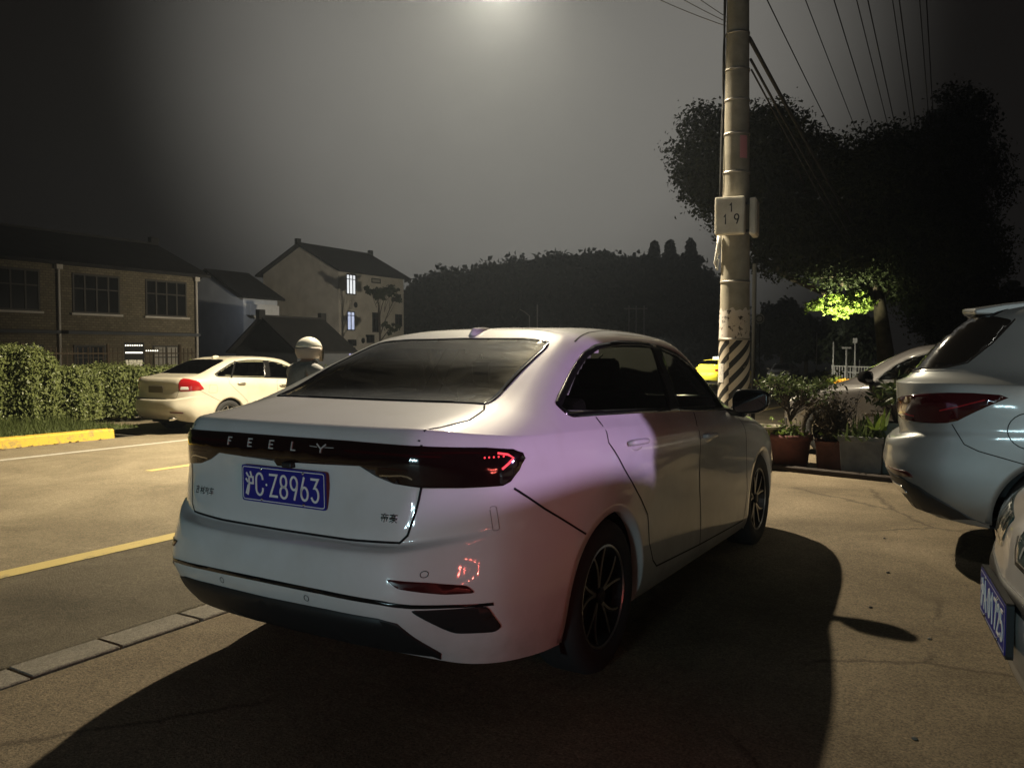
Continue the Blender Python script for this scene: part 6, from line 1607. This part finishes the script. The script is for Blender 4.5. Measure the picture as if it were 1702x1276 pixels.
    for k in range(6): S.line_bm(bm, [(-.62 + .035*k, 1.085), (-.60 + .035*k, 1.115), (-.585 + .035*k, 1.085)], 'B', .006, .004, .01)
    link('badge', bm, M['chrome'], root)
    if plate: make_plate(root, .10, .93, ['HU', 'D', '5', '7', '2', '1', '0'])
    return root

def generic_sedan(name, loc, rz, label, P, scale=1.0, lampkind='corner', text=('HU','A','5','2','7','0','1'), plate=True, fp=False):
    root = empty(name, loc, rz); root.scale = (scale,) * 3; tag(root, label, 'car')
    S = Shell(SEDAN, 8, 5); F = sedan_features(P); F['rglass'] = M['glass_dark']; F['rim_style'] = 1; F['handle_mat'] = M['chrome']; F['mirror_mat'] = P; F['frame_mat'] = M['trim_black']
    F['pillars'] = F['pillars'] + [[(1.16,1.07),(1.20,1.07),(1.46,1.40),(1.42,1.40)]]
    build_car(root, S, F)
    for s in (1, -1):
        sg = lambda p: [(s * x, z) for x, z in p]
        lp = S.patch('tail_light', sg(chaikin([(.62,1.085),(.70,1.08),(.80,1.05),(.845,1.02),(.862,.94),(.868,.865),(.80,.85),(.70,.85),(.61,.845),(.59,.90),(.60,1.0)], 1)), 'B', M['lamp_red'], root, .006, .03)
        S.patch('bumper_reflector', sg(roundpoly([(.48,.47),(.70,.46),(.70,.43),(.48,.44)], .008, 3)), 'B', M['reflector'], root, .004, .03)
        bm = NB(); tube(bm, [(s*.52, .02, .33), (s*.52, .25, .34)], .035, 12); link('exhaust_pipe', bm, M['chrome'], root)
        bm = NB(); S.patch_bm(bm, sg(roundpoly([(.63,.93),(.74,.93),(.75,.87),(.62,.87)], .012, 3)), 'B', .0085, .03); link('reverse_lens', bm, M['lamp_clear'], lp)
    for ax in ('R', 'L'):
        S.patch('side_moulding', [(1.7,.62),(3.2,.60),(3.2,.575),(1.7,.595)], ax, P, root, .006, .08)
    S.line('fuel_flap_gap', [('R', roundpoly([(.62,.96),(.80,.95),(.80,.80),(.62,.81)], .03, 4) + [(.65,.96)])], mat('gap_soft', (.12,.1,.07), .8) if 'gap_soft' not in bpy.data.materials else bpy.data.materials['gap_soft'], root, .004)
    S.patch('plate_recess', roundpoly([(-.30,.97),(.30,.97),(.30,.79),(-.30,.79)], .03, 4), 'B', P, root, -.012, .05)
    front_end(S, root)
    if plate: make_plate(root, .112, .875, list(text))
    else:
        bm = NB(); box(bm, (0, .112, .875), (.42, .012, .13)); o = link('plate_holder', bm, mat('plate_holder', (.10, .085, .06), .6) if 'plate_holder' not in bpy.data.materials else bpy.data.materials['plate_holder'], root); soft(o, .008, 2)
    bm = NB(); ellipsoid(bm, (0, 1.50, 1.475), (.03, .09, .035)); link('roof_antenna', bm, P, root)
    return root, S

# ------------------------------------------------------------------ scooter and rider
def build_scooter(loc, rz=0.0):
    r = empty('motor_scooter', loc, rz); tag(r, 'dark motor scooter ridden past on the road, red tail lamp, left of the white car', 'scooter')
    pm = mat('scooter_body', (.02, .02, .025), rough=.3, coat=.8)
    for y in (-.60, .62):
        w = empty('wheel', (0, y, .22), 0, r); bm = NB()
        lathe(bm, [(.14, -.045), (.20, -.05), (.22, -.02), (.22, .02), (.20, .05), (.14, .045), (.14, -.045)], 28, 'x'); bmesh.ops.recalc_face_normals(bm, faces=bm.faces[:]); link('tyre', bm, M['rubber'], w)
        bm = NB(); lathe(bm, [(.14, -.03), (.03, -.035), (.03, .035), (.14, .03)], 20, 'x'); bmesh.ops.recalc_face_normals(bm, faces=bm.faces[:]); link('rim', bm, M['rim_silver'], w)
    bm = NB(); prof = [(-.80,.62),(-.55,.40),(-.25,.34),(-.05,.30),(.25,.30),(.30,.34),(-.05,.36),(-.12,.62),(-.35,.70),(-.75,.72)]
    def extr(bm, prof, w, taper=None):
        L_ = [bm.verts.new((-w, y, z)) for y, z in prof]; R_ = [bm.verts.new((w, y, z)) for y, z in prof]; n = len(prof)
        for k in range(n): bm.faces.new((L_[k], L_[(k + 1) % n], R_[(k + 1) % n], R_[k]))
        bm.faces.new(L_[::-1]); bm.faces.new(R_); bmesh.ops.recalc_face_normals(bm, faces=bm.faces[:])
    extr(bm, prof, .15); o = link('rear_body', bm, pm, r); soft(o, .05, 3, 30)
    bm = NB(); extr(bm, [(.28,.30),(.36,.32),(.52,.80),(.58,1.0),(.50,1.02),(.44,.82),(.30,.38)], .19); o = link('front_shield', bm, pm, r); soft(o, .03, 3, 30)
    bm = NB(); extr(bm, [(-.78,.72),(-.10,.70),(-.02,.74),(-.10,.79),(-.40,.79),(-.78,.83)], .13); o = link('seat', bm, M['cabin'], r); soft(o, .03, 3, 30)
    bm = NB(); tube(bm, [(0,.62,.22),(0,.56,.55),(0,.46,1.0)], .03, 8); link('fork', bm, M['rim_silver'], r)
    bm = NB(); tube(bm, [(-.34,.30,1.06),(-.2,.40,1.05),(0,.45,1.02),(.2,.40,1.05),(.34,.30,1.06)], .014, 8); link('handlebar', bm, M['trim_black'], r)
    for s in (1, -1):
        bm = NB(); tube(bm, [(s*.24,.38,1.05),(s*.30,.42,1.22)], .006, 6); ellipsoid(bm, (s*.31,.42,1.25), (.06,.015,.04)); link('mirror', bm, M['trim_black'], r)
        bm = NB(); tube(bm, [(s*.34,.30,1.06),(s*.24,.37,1.056)], .02, 8); link('grip', bm, M['rubber'], r)
    bm = NB(); box(bm, (0, -.83, .70), (.20, .05, .06)); o = link('tail_light', bm, mat('scooter_tail', (.4,.01,.01), emit=(1,.05,.03), estr=1.2), r); soft(o, .015, 2)
    bm = NB(); box(bm, (0, .60, .86), (.16, .05, .10)); o = link('headlight', bm, M['lamp_clear'], r); soft(o, .02, 2)
    bm = NB(); extr(bm, [(.40,.40),(.62,.46),(.80,.40),(.62,.50)], .06); link('front_mudguard', bm, pm, r)
    return r
def skin_body(name, joints, edges, m, parent, loc=(0,0,0), sub=2):
    """one continuous surface grown on a skeleton: joints {name: (pos, radius)}"""
    names = list(joints); idx = {n: i for i, n in enumerate(names)}
    me = bpy.data.meshes.new(name); me.from_pydata([joints[n][0] for n in names], [(idx[a], idx[b]) for a, b in edges], []); me.update()
    o = bpy.data.objects.new(name, me); COL.objects.link(o); o.location = loc
    if parent: o.parent = parent
    me.materials.append(m)
    md = o.modifiers.new('Skin', 'SKIN'); md.use_smooth_shade = True
    if not me.skin_vertices: me.skin_vertices.new()
    sv = me.skin_vertices[0].data
    for n in names:
        r_ = joints[n][1]; sv[idx[n]].radius = r_ if isinstance(r_, tuple) else (r_, r_)
    sv[0].use_root = True
    s = o.modifiers.new('Sub', 'SUBSURF'); s.levels = sub; s.render_levels = sub
    return o
def build_rider(loc, rz=0.0):
    M['skin'] = mat('skin', (.36, .22, .16), rough=.55); jk = noisy(mat('jacket_dark', (.05,.05,.055), .8), (.16,.16,.155), (.25,.25,.24), 8.0, bump=.3) and bpy.data.materials['jacket_dark']
    J = {'pelvis': ((0,-.30,.86), (.15,.12)), 'waist': ((0,-.27,1.00), (.14,.11)), 'chest': ((0,-.20,1.18), (.17,.12)), 'neckb': ((0,-.14,1.33), (.085,.08)), 'neck': ((0,-.11,1.41), .05), 'head': ((0,-.07,1.50), .085), 'crown': ((0,-.08,1.58), .07)}
    E_ = [('pelvis','waist'),('waist','chest'),('chest','neckb'),('neckb','neck'),('neck','head'),('head','crown')]
    for s, t in ((1,'r'),(-1,'l')):
        J['sh'+t] = ((s*.19,-.16,1.29), .065); J['el'+t] = ((s*.30,.06,1.10), .045); J['wr'+t] = ((s*.32,.27,1.08), .028); J['pa'+t] = ((s*.315,.315,1.085), .026)
        E_ += [('neckb','sh'+t),('sh'+t,'el'+t),('el'+t,'wr'+t),('wr'+t,'pa'+t)]
        for k in range(4):
            x = s*(.275+.022*k); f1 = 'f%d%s' % (k,t); J[f1] = ((x,.345,1.085), .010); J[f1+'b'] = ((x,.352,1.050), .009); J[f1+'c'] = ((x,.318,1.038), .008)
            E_ += [('pa'+t,f1),(f1,f1+'b'),(f1+'b',f1+'c')]
        J['th'+t] = ((s*.27,.31,1.062), .010); J['tt'+t] = ((s*.262,.335,1.040), .009); E_ += [('pa'+t,'th'+t),('th'+t,'tt'+t)]
        J['hip'+t] = ((s*.10,-.26,.82), .10); J['kn'+t] = ((s*.16,.16,.78), .065); J['an'+t] = ((s*.14,.08,.38), .042); J['toe'+t] = ((s*.15,.24,.345), .035)
        E_ += [('pelvis','hip'+t),('hip'+t,'kn'+t),('kn'+t,'an'+t),('an'+t,'toe'+t)]
    body = skin_body('person', J, E_, M['skin'], None, loc); body.rotation_euler = (0, 0, rz)
    tag(body, 'person in white helmet and dark jacket riding a scooter past the cream sedan', 'person')
    # jacket, sleeves, trousers: shells just outside the body
    J2 = {k: (J[k][0], tuple(np.array(J[k][1] if isinstance(J[k][1], tuple) else (J[k][1],)*2) + .018)) for k in ('pelvis','waist','chest','neckb','shr','elr','shl','ell','wrr','wrl')}
    skin_body('jacket', J2, [('pelvis','waist'),('waist','chest'),('chest','neckb'),('neckb','shr'),('shr','elr'),('elr','wrr'),('neckb','shl'),('shl','ell'),('ell','wrl')], jk, body)
    J3 = {k: (J[k][0], tuple(np.array(J[k][1] if isinstance(J[k][1], tuple) else (J[k][1],)*2) + .014)) for k in ('pelvis','hipr','knr','anr','hipl','knl','anl')}
    skin_body('trousers', J3, [('pelvis','hipr'),('hipr','knr'),('knr','anr'),('pelvis','hipl'),('hipl','knl'),('knl','anl')], mat('trousers', (.03,.03,.04), .8), body)
    bm = NB(); tube(bm, [(.088 * cos(a), -.115 + .075 * sin(a), 1.375 + .012 * sin(a)) for a in np.linspace(0, 2 * pi, 21)], .034, 10); link('collar', bm, jk, body)
    # pale riding apron over the arms and lap
    bm = NB(); rows = []
    for t in np.linspace(0, 1, 12):
        row = []
        for u in np.linspace(-1, 1, 15):
            x = u * (.27 + .12 * t); y = -.10 + .56 * t - .10 * u * u * t; z = 1.345 - .16 * t ** 1.3 - .10 * u * u + .012 * sin(u * 9 + t * 5)
            row.append(bm.verts.new((x, y, z)))
        rows.append(row)
    for t in (1, 2, 3):
        rows.append([bm.verts.new((v.co.x * (1 - .02 * t), v.co.y + .01 * t, v.co.z - .10 * t)) for v in rows[11]])
    for a, b in zip(rows, rows[1:]):
        for k in range(14): bm.faces.new((a[k], a[k + 1], b[k + 1], b[k]))
    o = link('riding_apron', bm, noisy(mat('apron_pale', (.6,.57,.48), .7), (.5,.47,.38), (.66,.62,.52), 7.0) and bpy.data.materials['apron_pale'], body)
    md = o.modifiers.new('Solid', 'SOLIDIFY'); md.thickness = .012
    for s in (1, -1):
        bm = NB(); ellipsoid(bm, (s*.148,.19,.335), (.05,.14,.045)); link('shoe', bm, M['trim_black'], body)
    # helmet with peak and visor, face features
    bm = NB(); bmesh.ops.create_uvsphere(bm, u_segments=28, v_segments=18, radius=1, matrix=Matrix.Translation((0,-.085,1.525)) @ Matrix.Diagonal((.130,.160,.142,1)))
    dl = [f for f in bm.faces if f.calc_center_median().z < 1.545 or (f.calc_center_median().y > -.02 and f.calc_center_median().z < 1.545)]; bmesh.ops.delete(bm, geom=dl, context='FACES')
    hm = link('helmet', bm, mat('helmet_white', (.72,.70,.62), rough=.3, coat=.6), body); md = hm.modifiers.new('Solid', 'SOLIDIFY'); md.thickness = .02
    bm = NB(); bmesh.ops.create_uvsphere(bm, u_segments=28, v_segments=18, radius=1, matrix=Matrix.Translation((0,-.085,1.525)) @ Matrix.Diagonal((.134,.160,.15,1)))
    dl = [f for f in bm.faces if f.calc_center_median().z < 1.43 or f.calc_center_median().z > 1.56 or f.calc_center_median().y > -.03]; bmesh.ops.delete(bm, geom=dl, context='FACES')
    hl = link('helmet_lower_rim', bm, mat('helmet_grey', (.34,.29,.26), rough=.6), hm); md = hl.modifiers.new('Solid', 'SOLIDIFY'); md.thickness = .015
    bm = NB()
    rows = []
    for z, k in ((1.56, 1.0), (1.50, 1.04), (1.44, 1.02), (1.40, .96)):
        rows.append([bm.verts.new((.142 * k * sin(a), -.085 + .168 * k * cos(a), z)) for a in np.linspace(-1.25, 1.25, 14)])
    for a, b in zip(rows, rows[1:]):
        for k in range(13): bm.faces.new((a[k], a[k + 1], b[k + 1], b[k]))
    link('visor', bm, M['glass_clear'], hm)
    bm = NB(); 
    for s in (1, -1): ellipsoid(bm, (s*.032, .012, 1.515), (.013, .008, .009), 10, 6)
    link('eyes', bm, M['plate_white'], body)
    bm = NB(); ellipsoid(bm, (0, .022, 1.485), (.013, .022, .022), 10, 8); link('nose', bm, M['skin'], body)
    bm = NB(); ellipsoid(bm, (0, .012, 1.452), (.024, .008, .007), 10, 6); link('mouth', bm, mat('lips', (.3,.12,.1), .5), body)
    bm = NB(); 
    for s in (1, -1): ellipsoid(bm, (s*.088, -.075, 1.49), (.01, .022, .03), 10, 8)
    link('ears', bm, M['skin'], body)
    return body
# ------------------------------------------------------------------ build the vehicles
build_white_sedan()
M['silver_paint'] = paint('silver_paint', (.30, .31, .31), metal=.75, rough=.38, coat=.8, dust=.14)
build_suv((-.59, 6.52, radians(-90)), M['silver_paint'], True, 'silver grey tall hatchback parked tail outward behind the plant pots, dark red tail lamp')
# near car, nose to the road, only its front edge in the picture
def build_near_car():
    root = build_suv((4.775, 3.41, radians(97.9)), paint('pearl_paint', (.55, .51, .46)), False, 'pale pearl car at the right edge with only its nose and blue plate in view', .07, .12)
    make_plate(root, 4.795, .605, ['HU', 'A', '0', '1', '7', '2', '5'], rz=pi, frame=True)
build_near_car()
cream = paint('cream_paint', (.42, .39, .31), rough=.35)
p = at(283, 640, 14.3)
generic_sedan('parked_car', (-13.05, 9.10, gz(-12.4, 11) - .02), 0, 'cream sedan parked across the road by the hedge with red corner tail lamps', cream, .96, plate=False)
greyp = paint('grey_paint', (.055, .050, .048), rough=.4)
generic_sedan('parked_car', (1.97, 10.6, 0), radians(68), 'grey sedan parked behind the plant pots, only its bonnet and windscreen pillar showing', greyp, 1.0)
yp = paint('taxi_yellow', (.68, .62, .03), rough=.35)
p = on_ground(1180, 641); v = empty('taxi', (p.x - .3, p.y, p.z))
def build_taxi(root):
    tag(root, 'bright yellow taxi with a roof sign, far down the road left of the striped pole', 'car')
    S = Shell(SUV, 6, 4)
    dlo = [(.55,1.24),(1.10,1.20),(2.4,1.165),(3.2,1.14),(3.28,1.15),(3.05,1.32),(2.80,1.45),(2.55,1.53),(2.2,1.565),(1.7,1.575),(1.0,1.55)]
    rg = [(0,.245),(.60,.275),(.66,.34),(.58,.56),(.52,.60),(0,.61)]; ws = [(0,3.66),(.52,3.55),(.66,3.42),(.50,2.72),(.42,2.70),(0,2.77)]
    F = dict(paint=yp, wheels=[(1.02,.36,.36,.41),(3.70,.36,.36,.40)], wheel_x=.93, dlo=dlo, panels=[], rear_glass=rg + [(-x,y) for x,y in rg[::-1] if x > 0], rear_glass_y=(.2,.64),
        windshield=ws + [(-x,y) for x,y in ws[::-1] if x > 0], windshield_y=(2.6,3.8), pillars=[[(2.2,1.17),(2.45,1.16),(2.50,1.54),(2.28,1.56)],[(1.3,1.19),(1.4,1.19),(1.45,1.55),(1.35,1.55)]], lines=[], under=(.5,4.3,.75,.28,.42), handles=[], mirror=(.93,3.2,1.2,.2), mirror_mat=yp)
    build_car(root, S, F)
    for s in (1, -1): S.patch('tail_light', [(s*x, z) for x, z in [(.62,1.06),(.85,1.05),(.9,.95),(.64,.93)]], 'B', M['lamp_red'], root, .006, .05)
    bm = NB(); box(bm, (0, 1.6, 1.76), (.75, .26, .15)); o = link('roof_sign', bm, mat('taxi_sign', (.8,.8,.7), emit=(1,.95,.75), estr=.7), root); soft(o, .04, 2)
build_taxi(v); v.rotation_euler = (0, 0, radians(-14))
bp_ = paint('black_paint', (.010, .010, .011)); p = on_ground(1302, 634)
generic_sedan('parked_car', (p.x + .3, p.y + .5, p.z), radians(182), 'black car facing us far off, between the pole and the round shrubs', bp_, 1.0, plate=False)
sc_loc = (-5.90, 5.98, gz(-5.95, 5.7))
sc = build_scooter(sc_loc); rd = build_rider(sc_loc); sc.scale = rd.scale = (.93, .93, .93)

# ------------------------------------------------------------------ light
def area(name, loc, target, power, color, size, spread=pi, shape='DISK', size_y=None):
    l = bpy.data.lights.new(name, 'AREA'); l.energy = power; l.color = color; l.size = size; l.shape = shape
    if size_y: l.shape = 'RECTANGLE'; l.size_y = size_y
    l.spread = spread
    o = bpy.data.objects.new(name, l); COL.objects.link(o); o.location = loc
    o.rotation_euler = (Vector(target) - Vector(loc)).to_track_quat('-Z', 'Y').to_euler(); return o
def spot(name, loc, target, power, color, size, deg, blend):
    l = bpy.data.lights.new(name, 'SPOT'); l.energy = power; l.color = color; l.shadow_soft_size = size; l.spot_size = radians(deg); l.spot_blend = blend
    o = bpy.data.objects.new(name, l); COL.objects.link(o); o.location = loc
    o.rotation_euler = (Vector(target) - Vector(loc)).to_track_quat('-Z', 'Y').to_euler(); return o
area('street_lamp_light', (LX, LY, LZ + .10), (LX - 1.8, LY - .6, 0), 3850, (1, .86, .62), .30, radians(142))
# shop front lamps on the near side, behind and to the right of the picture
spot('shop_sign_violet', (5.6, 3.75, 2.42), (-1.4, 2.18, .98), 1300, (.80, .56, 1.0), .05, 23, .06)
for k, (t, dz) in enumerate([(t, s * (.16 + .20 * t)) for s in (1, -1) for t in (0, .25, .5, .75, 1.0)][:9]): area('shop_sign_red', (4.1 + .5 * t, -1.7 + 2.0 * (1 - t), 1.12 + dz), (-1.4, 3.0, .9), 1.0, (1, .15, .12), .028, radians(84))
for k, (dx, dz) in enumerate(((-.5, 0), (-.2, .35), (.15, .1), (.4, .5), (.7, .2))): area('shop_bulb', (-1.2 + dx, -5.5, .80 + .5 * dz), (-1.0, 4, .9), 23, (.62, .92, 1.0), .05)
spot('shop_front_lamp', (3.5, -2.0, 3.7), (.7, 5.6, .95), 640, (1.0, .99, .90), .6, 25, .5)
area('house_fill_light', (-13.0, 30.0, .9), (-44, 40, 4), 1000, (1, .88, .68), .5, radians(100))  # unseen lamp added behind the sedan to brighten the far houses
# lamp by the small tree down the street
area('branch_lamp', tuple(at(1398, 556, 20.6)), tuple(at(1396, 505, 21.5)), 95, (1, .98, .55), .15, radians(80))
area('shrub_lamp', tuple(at(1412, 585, 41)), tuple(at(1410, 622, 42)), 55, (1, .80, .42), .2, radians(70))
area('taxi_fill_light', (v.location.x - 2, v.location.y - 3, 2.2), (v.location.x, v.location.y + 1, .5), 260, (1, .93, .72), .3, radians(70))  # unseen low lamp added to brighten the taxi
area('yard_light', tuple(at(415, 478, 53.0)), tuple(at(417, 520, 57)), 30, (.85, .9, 1), .3)

# ------------------------------------------------------------------ sky and air
w = bpy.data.worlds.new('World'); scene.world = w; w.use_nodes = True; nt = w.node_tree; bg = nt.nodes['Background']
def WN(t, **kw):
    n = nt.nodes.new(t)
    for k, vv in kw.items():
        if k in n.inputs: n.inputs[k].default_value = vv
        else: setattr(n, k, vv)
    return n
tc = WN('ShaderNodeTexCoord'); sp = WN('ShaderNodeSeparateXYZ'); nt.links.new(tc.outputs['Generated'], sp.inputs[0])
# cloud lit by the town: a broad glow over the street, fading to dark
az = radians(30.0); el = radians(19)
gdir = (-sin(az) * cos(el), cos(az) * cos(el), sin(el))
dt = WN('ShaderNodeVectorMath', operation='DOT_PRODUCT'); dt.inputs[1].default_value = gdir; nt.links.new(tc.outputs['Generated'], dt.inputs[0])
mr = WN('ShaderNodeMapRange'); mr.inputs['From Min'].default_value = .885; mr.inputs['From Max'].default_value = 1.0; mr.interpolation_type = 'SMOOTHERSTEP'; nt.links.new(dt.outputs['Value'], mr.inputs['Value'])
ns = WN('ShaderNodeTexNoise', Scale=2.2, Detail=4.0); nt.links.new(tc.outputs['Generated'], ns.inputs['Vector'])
nm = WN('ShaderNodeMapRange'); nm.inputs['From Min'].default_value = .3; nm.inputs['From Max'].default_value = .7; nm.inputs['To Min'].default_value = .85; nm.inputs['To Max'].default_value = 1.15; nt.links.new(ns.outputs['Fac'], nm.inputs['Value'])
ml = WN('ShaderNodeMath', operation='MULTIPLY'); nt.links.new(mr.outputs[0], ml.inputs[0]); nt.links.new(nm.outputs[0], ml.inputs[1])
mx = WN('ShaderNodeMixRGB'); mx.inputs['Color1'].default_value = (.0060, .0052, .0046, 1); mx.inputs['Color2'].default_value = (.165, .158, .142, 1); nt.links.new(ml.outputs[0], mx.inputs['Fac'])
nt.links.new(mx.outputs[0], bg.inputs['Color']); bg.inputs['Strength'].default_value = 1.0
bm = NB(); box(bm, (-20, 70, 7.0), (240, 200, 20)); 
hz = bpy.data.materials.new('night_haze'); hz.use_nodes = True; hz.node_tree.nodes.remove(BS(hz)); pv = N(hz, 'ShaderNodeVolumePrincipled'); pv.inputs['Density'].default_value = .0018; pv.inputs['Color'].default_value = (.78, .88, 1.0, 1); pv.inputs['Anisotropy'].default_value = .80
LK(hz, pv.outputs[0], hz.node_tree.nodes['Material Output'].inputs['Volume'])
tag(link('haze', bm, hz, smooth=False), kind='stuff')

# ------------------------------------------------------------------ camera and picture
cam_d = bpy.data.cameras.new('camera'); cam_o = bpy.data.objects.new('camera', cam_d); COL.objects.link(cam_o)
cam_o.location = EYE; cam_o.rotation_euler = (radians(90 - 2.27), 0, radians(30.78)); cam_d.sensor_width = 36; cam_d.lens = FOC / 1702 * 36; cam_d.clip_start = .05; cam_d.clip_end = 3000
scene.camera = cam_o
scene.view_settings.view_transform = 'Standard'; scene.view_settings.look = 'None'; scene.view_settings.exposure = 0; scene.view_settings.gamma = 1
scene.cycles.use_denoising = True; scene.cycles.max_bounces = 8; scene.cycles.transparent_max_bounces = 16; scene.cycles.volume_bounces = 0
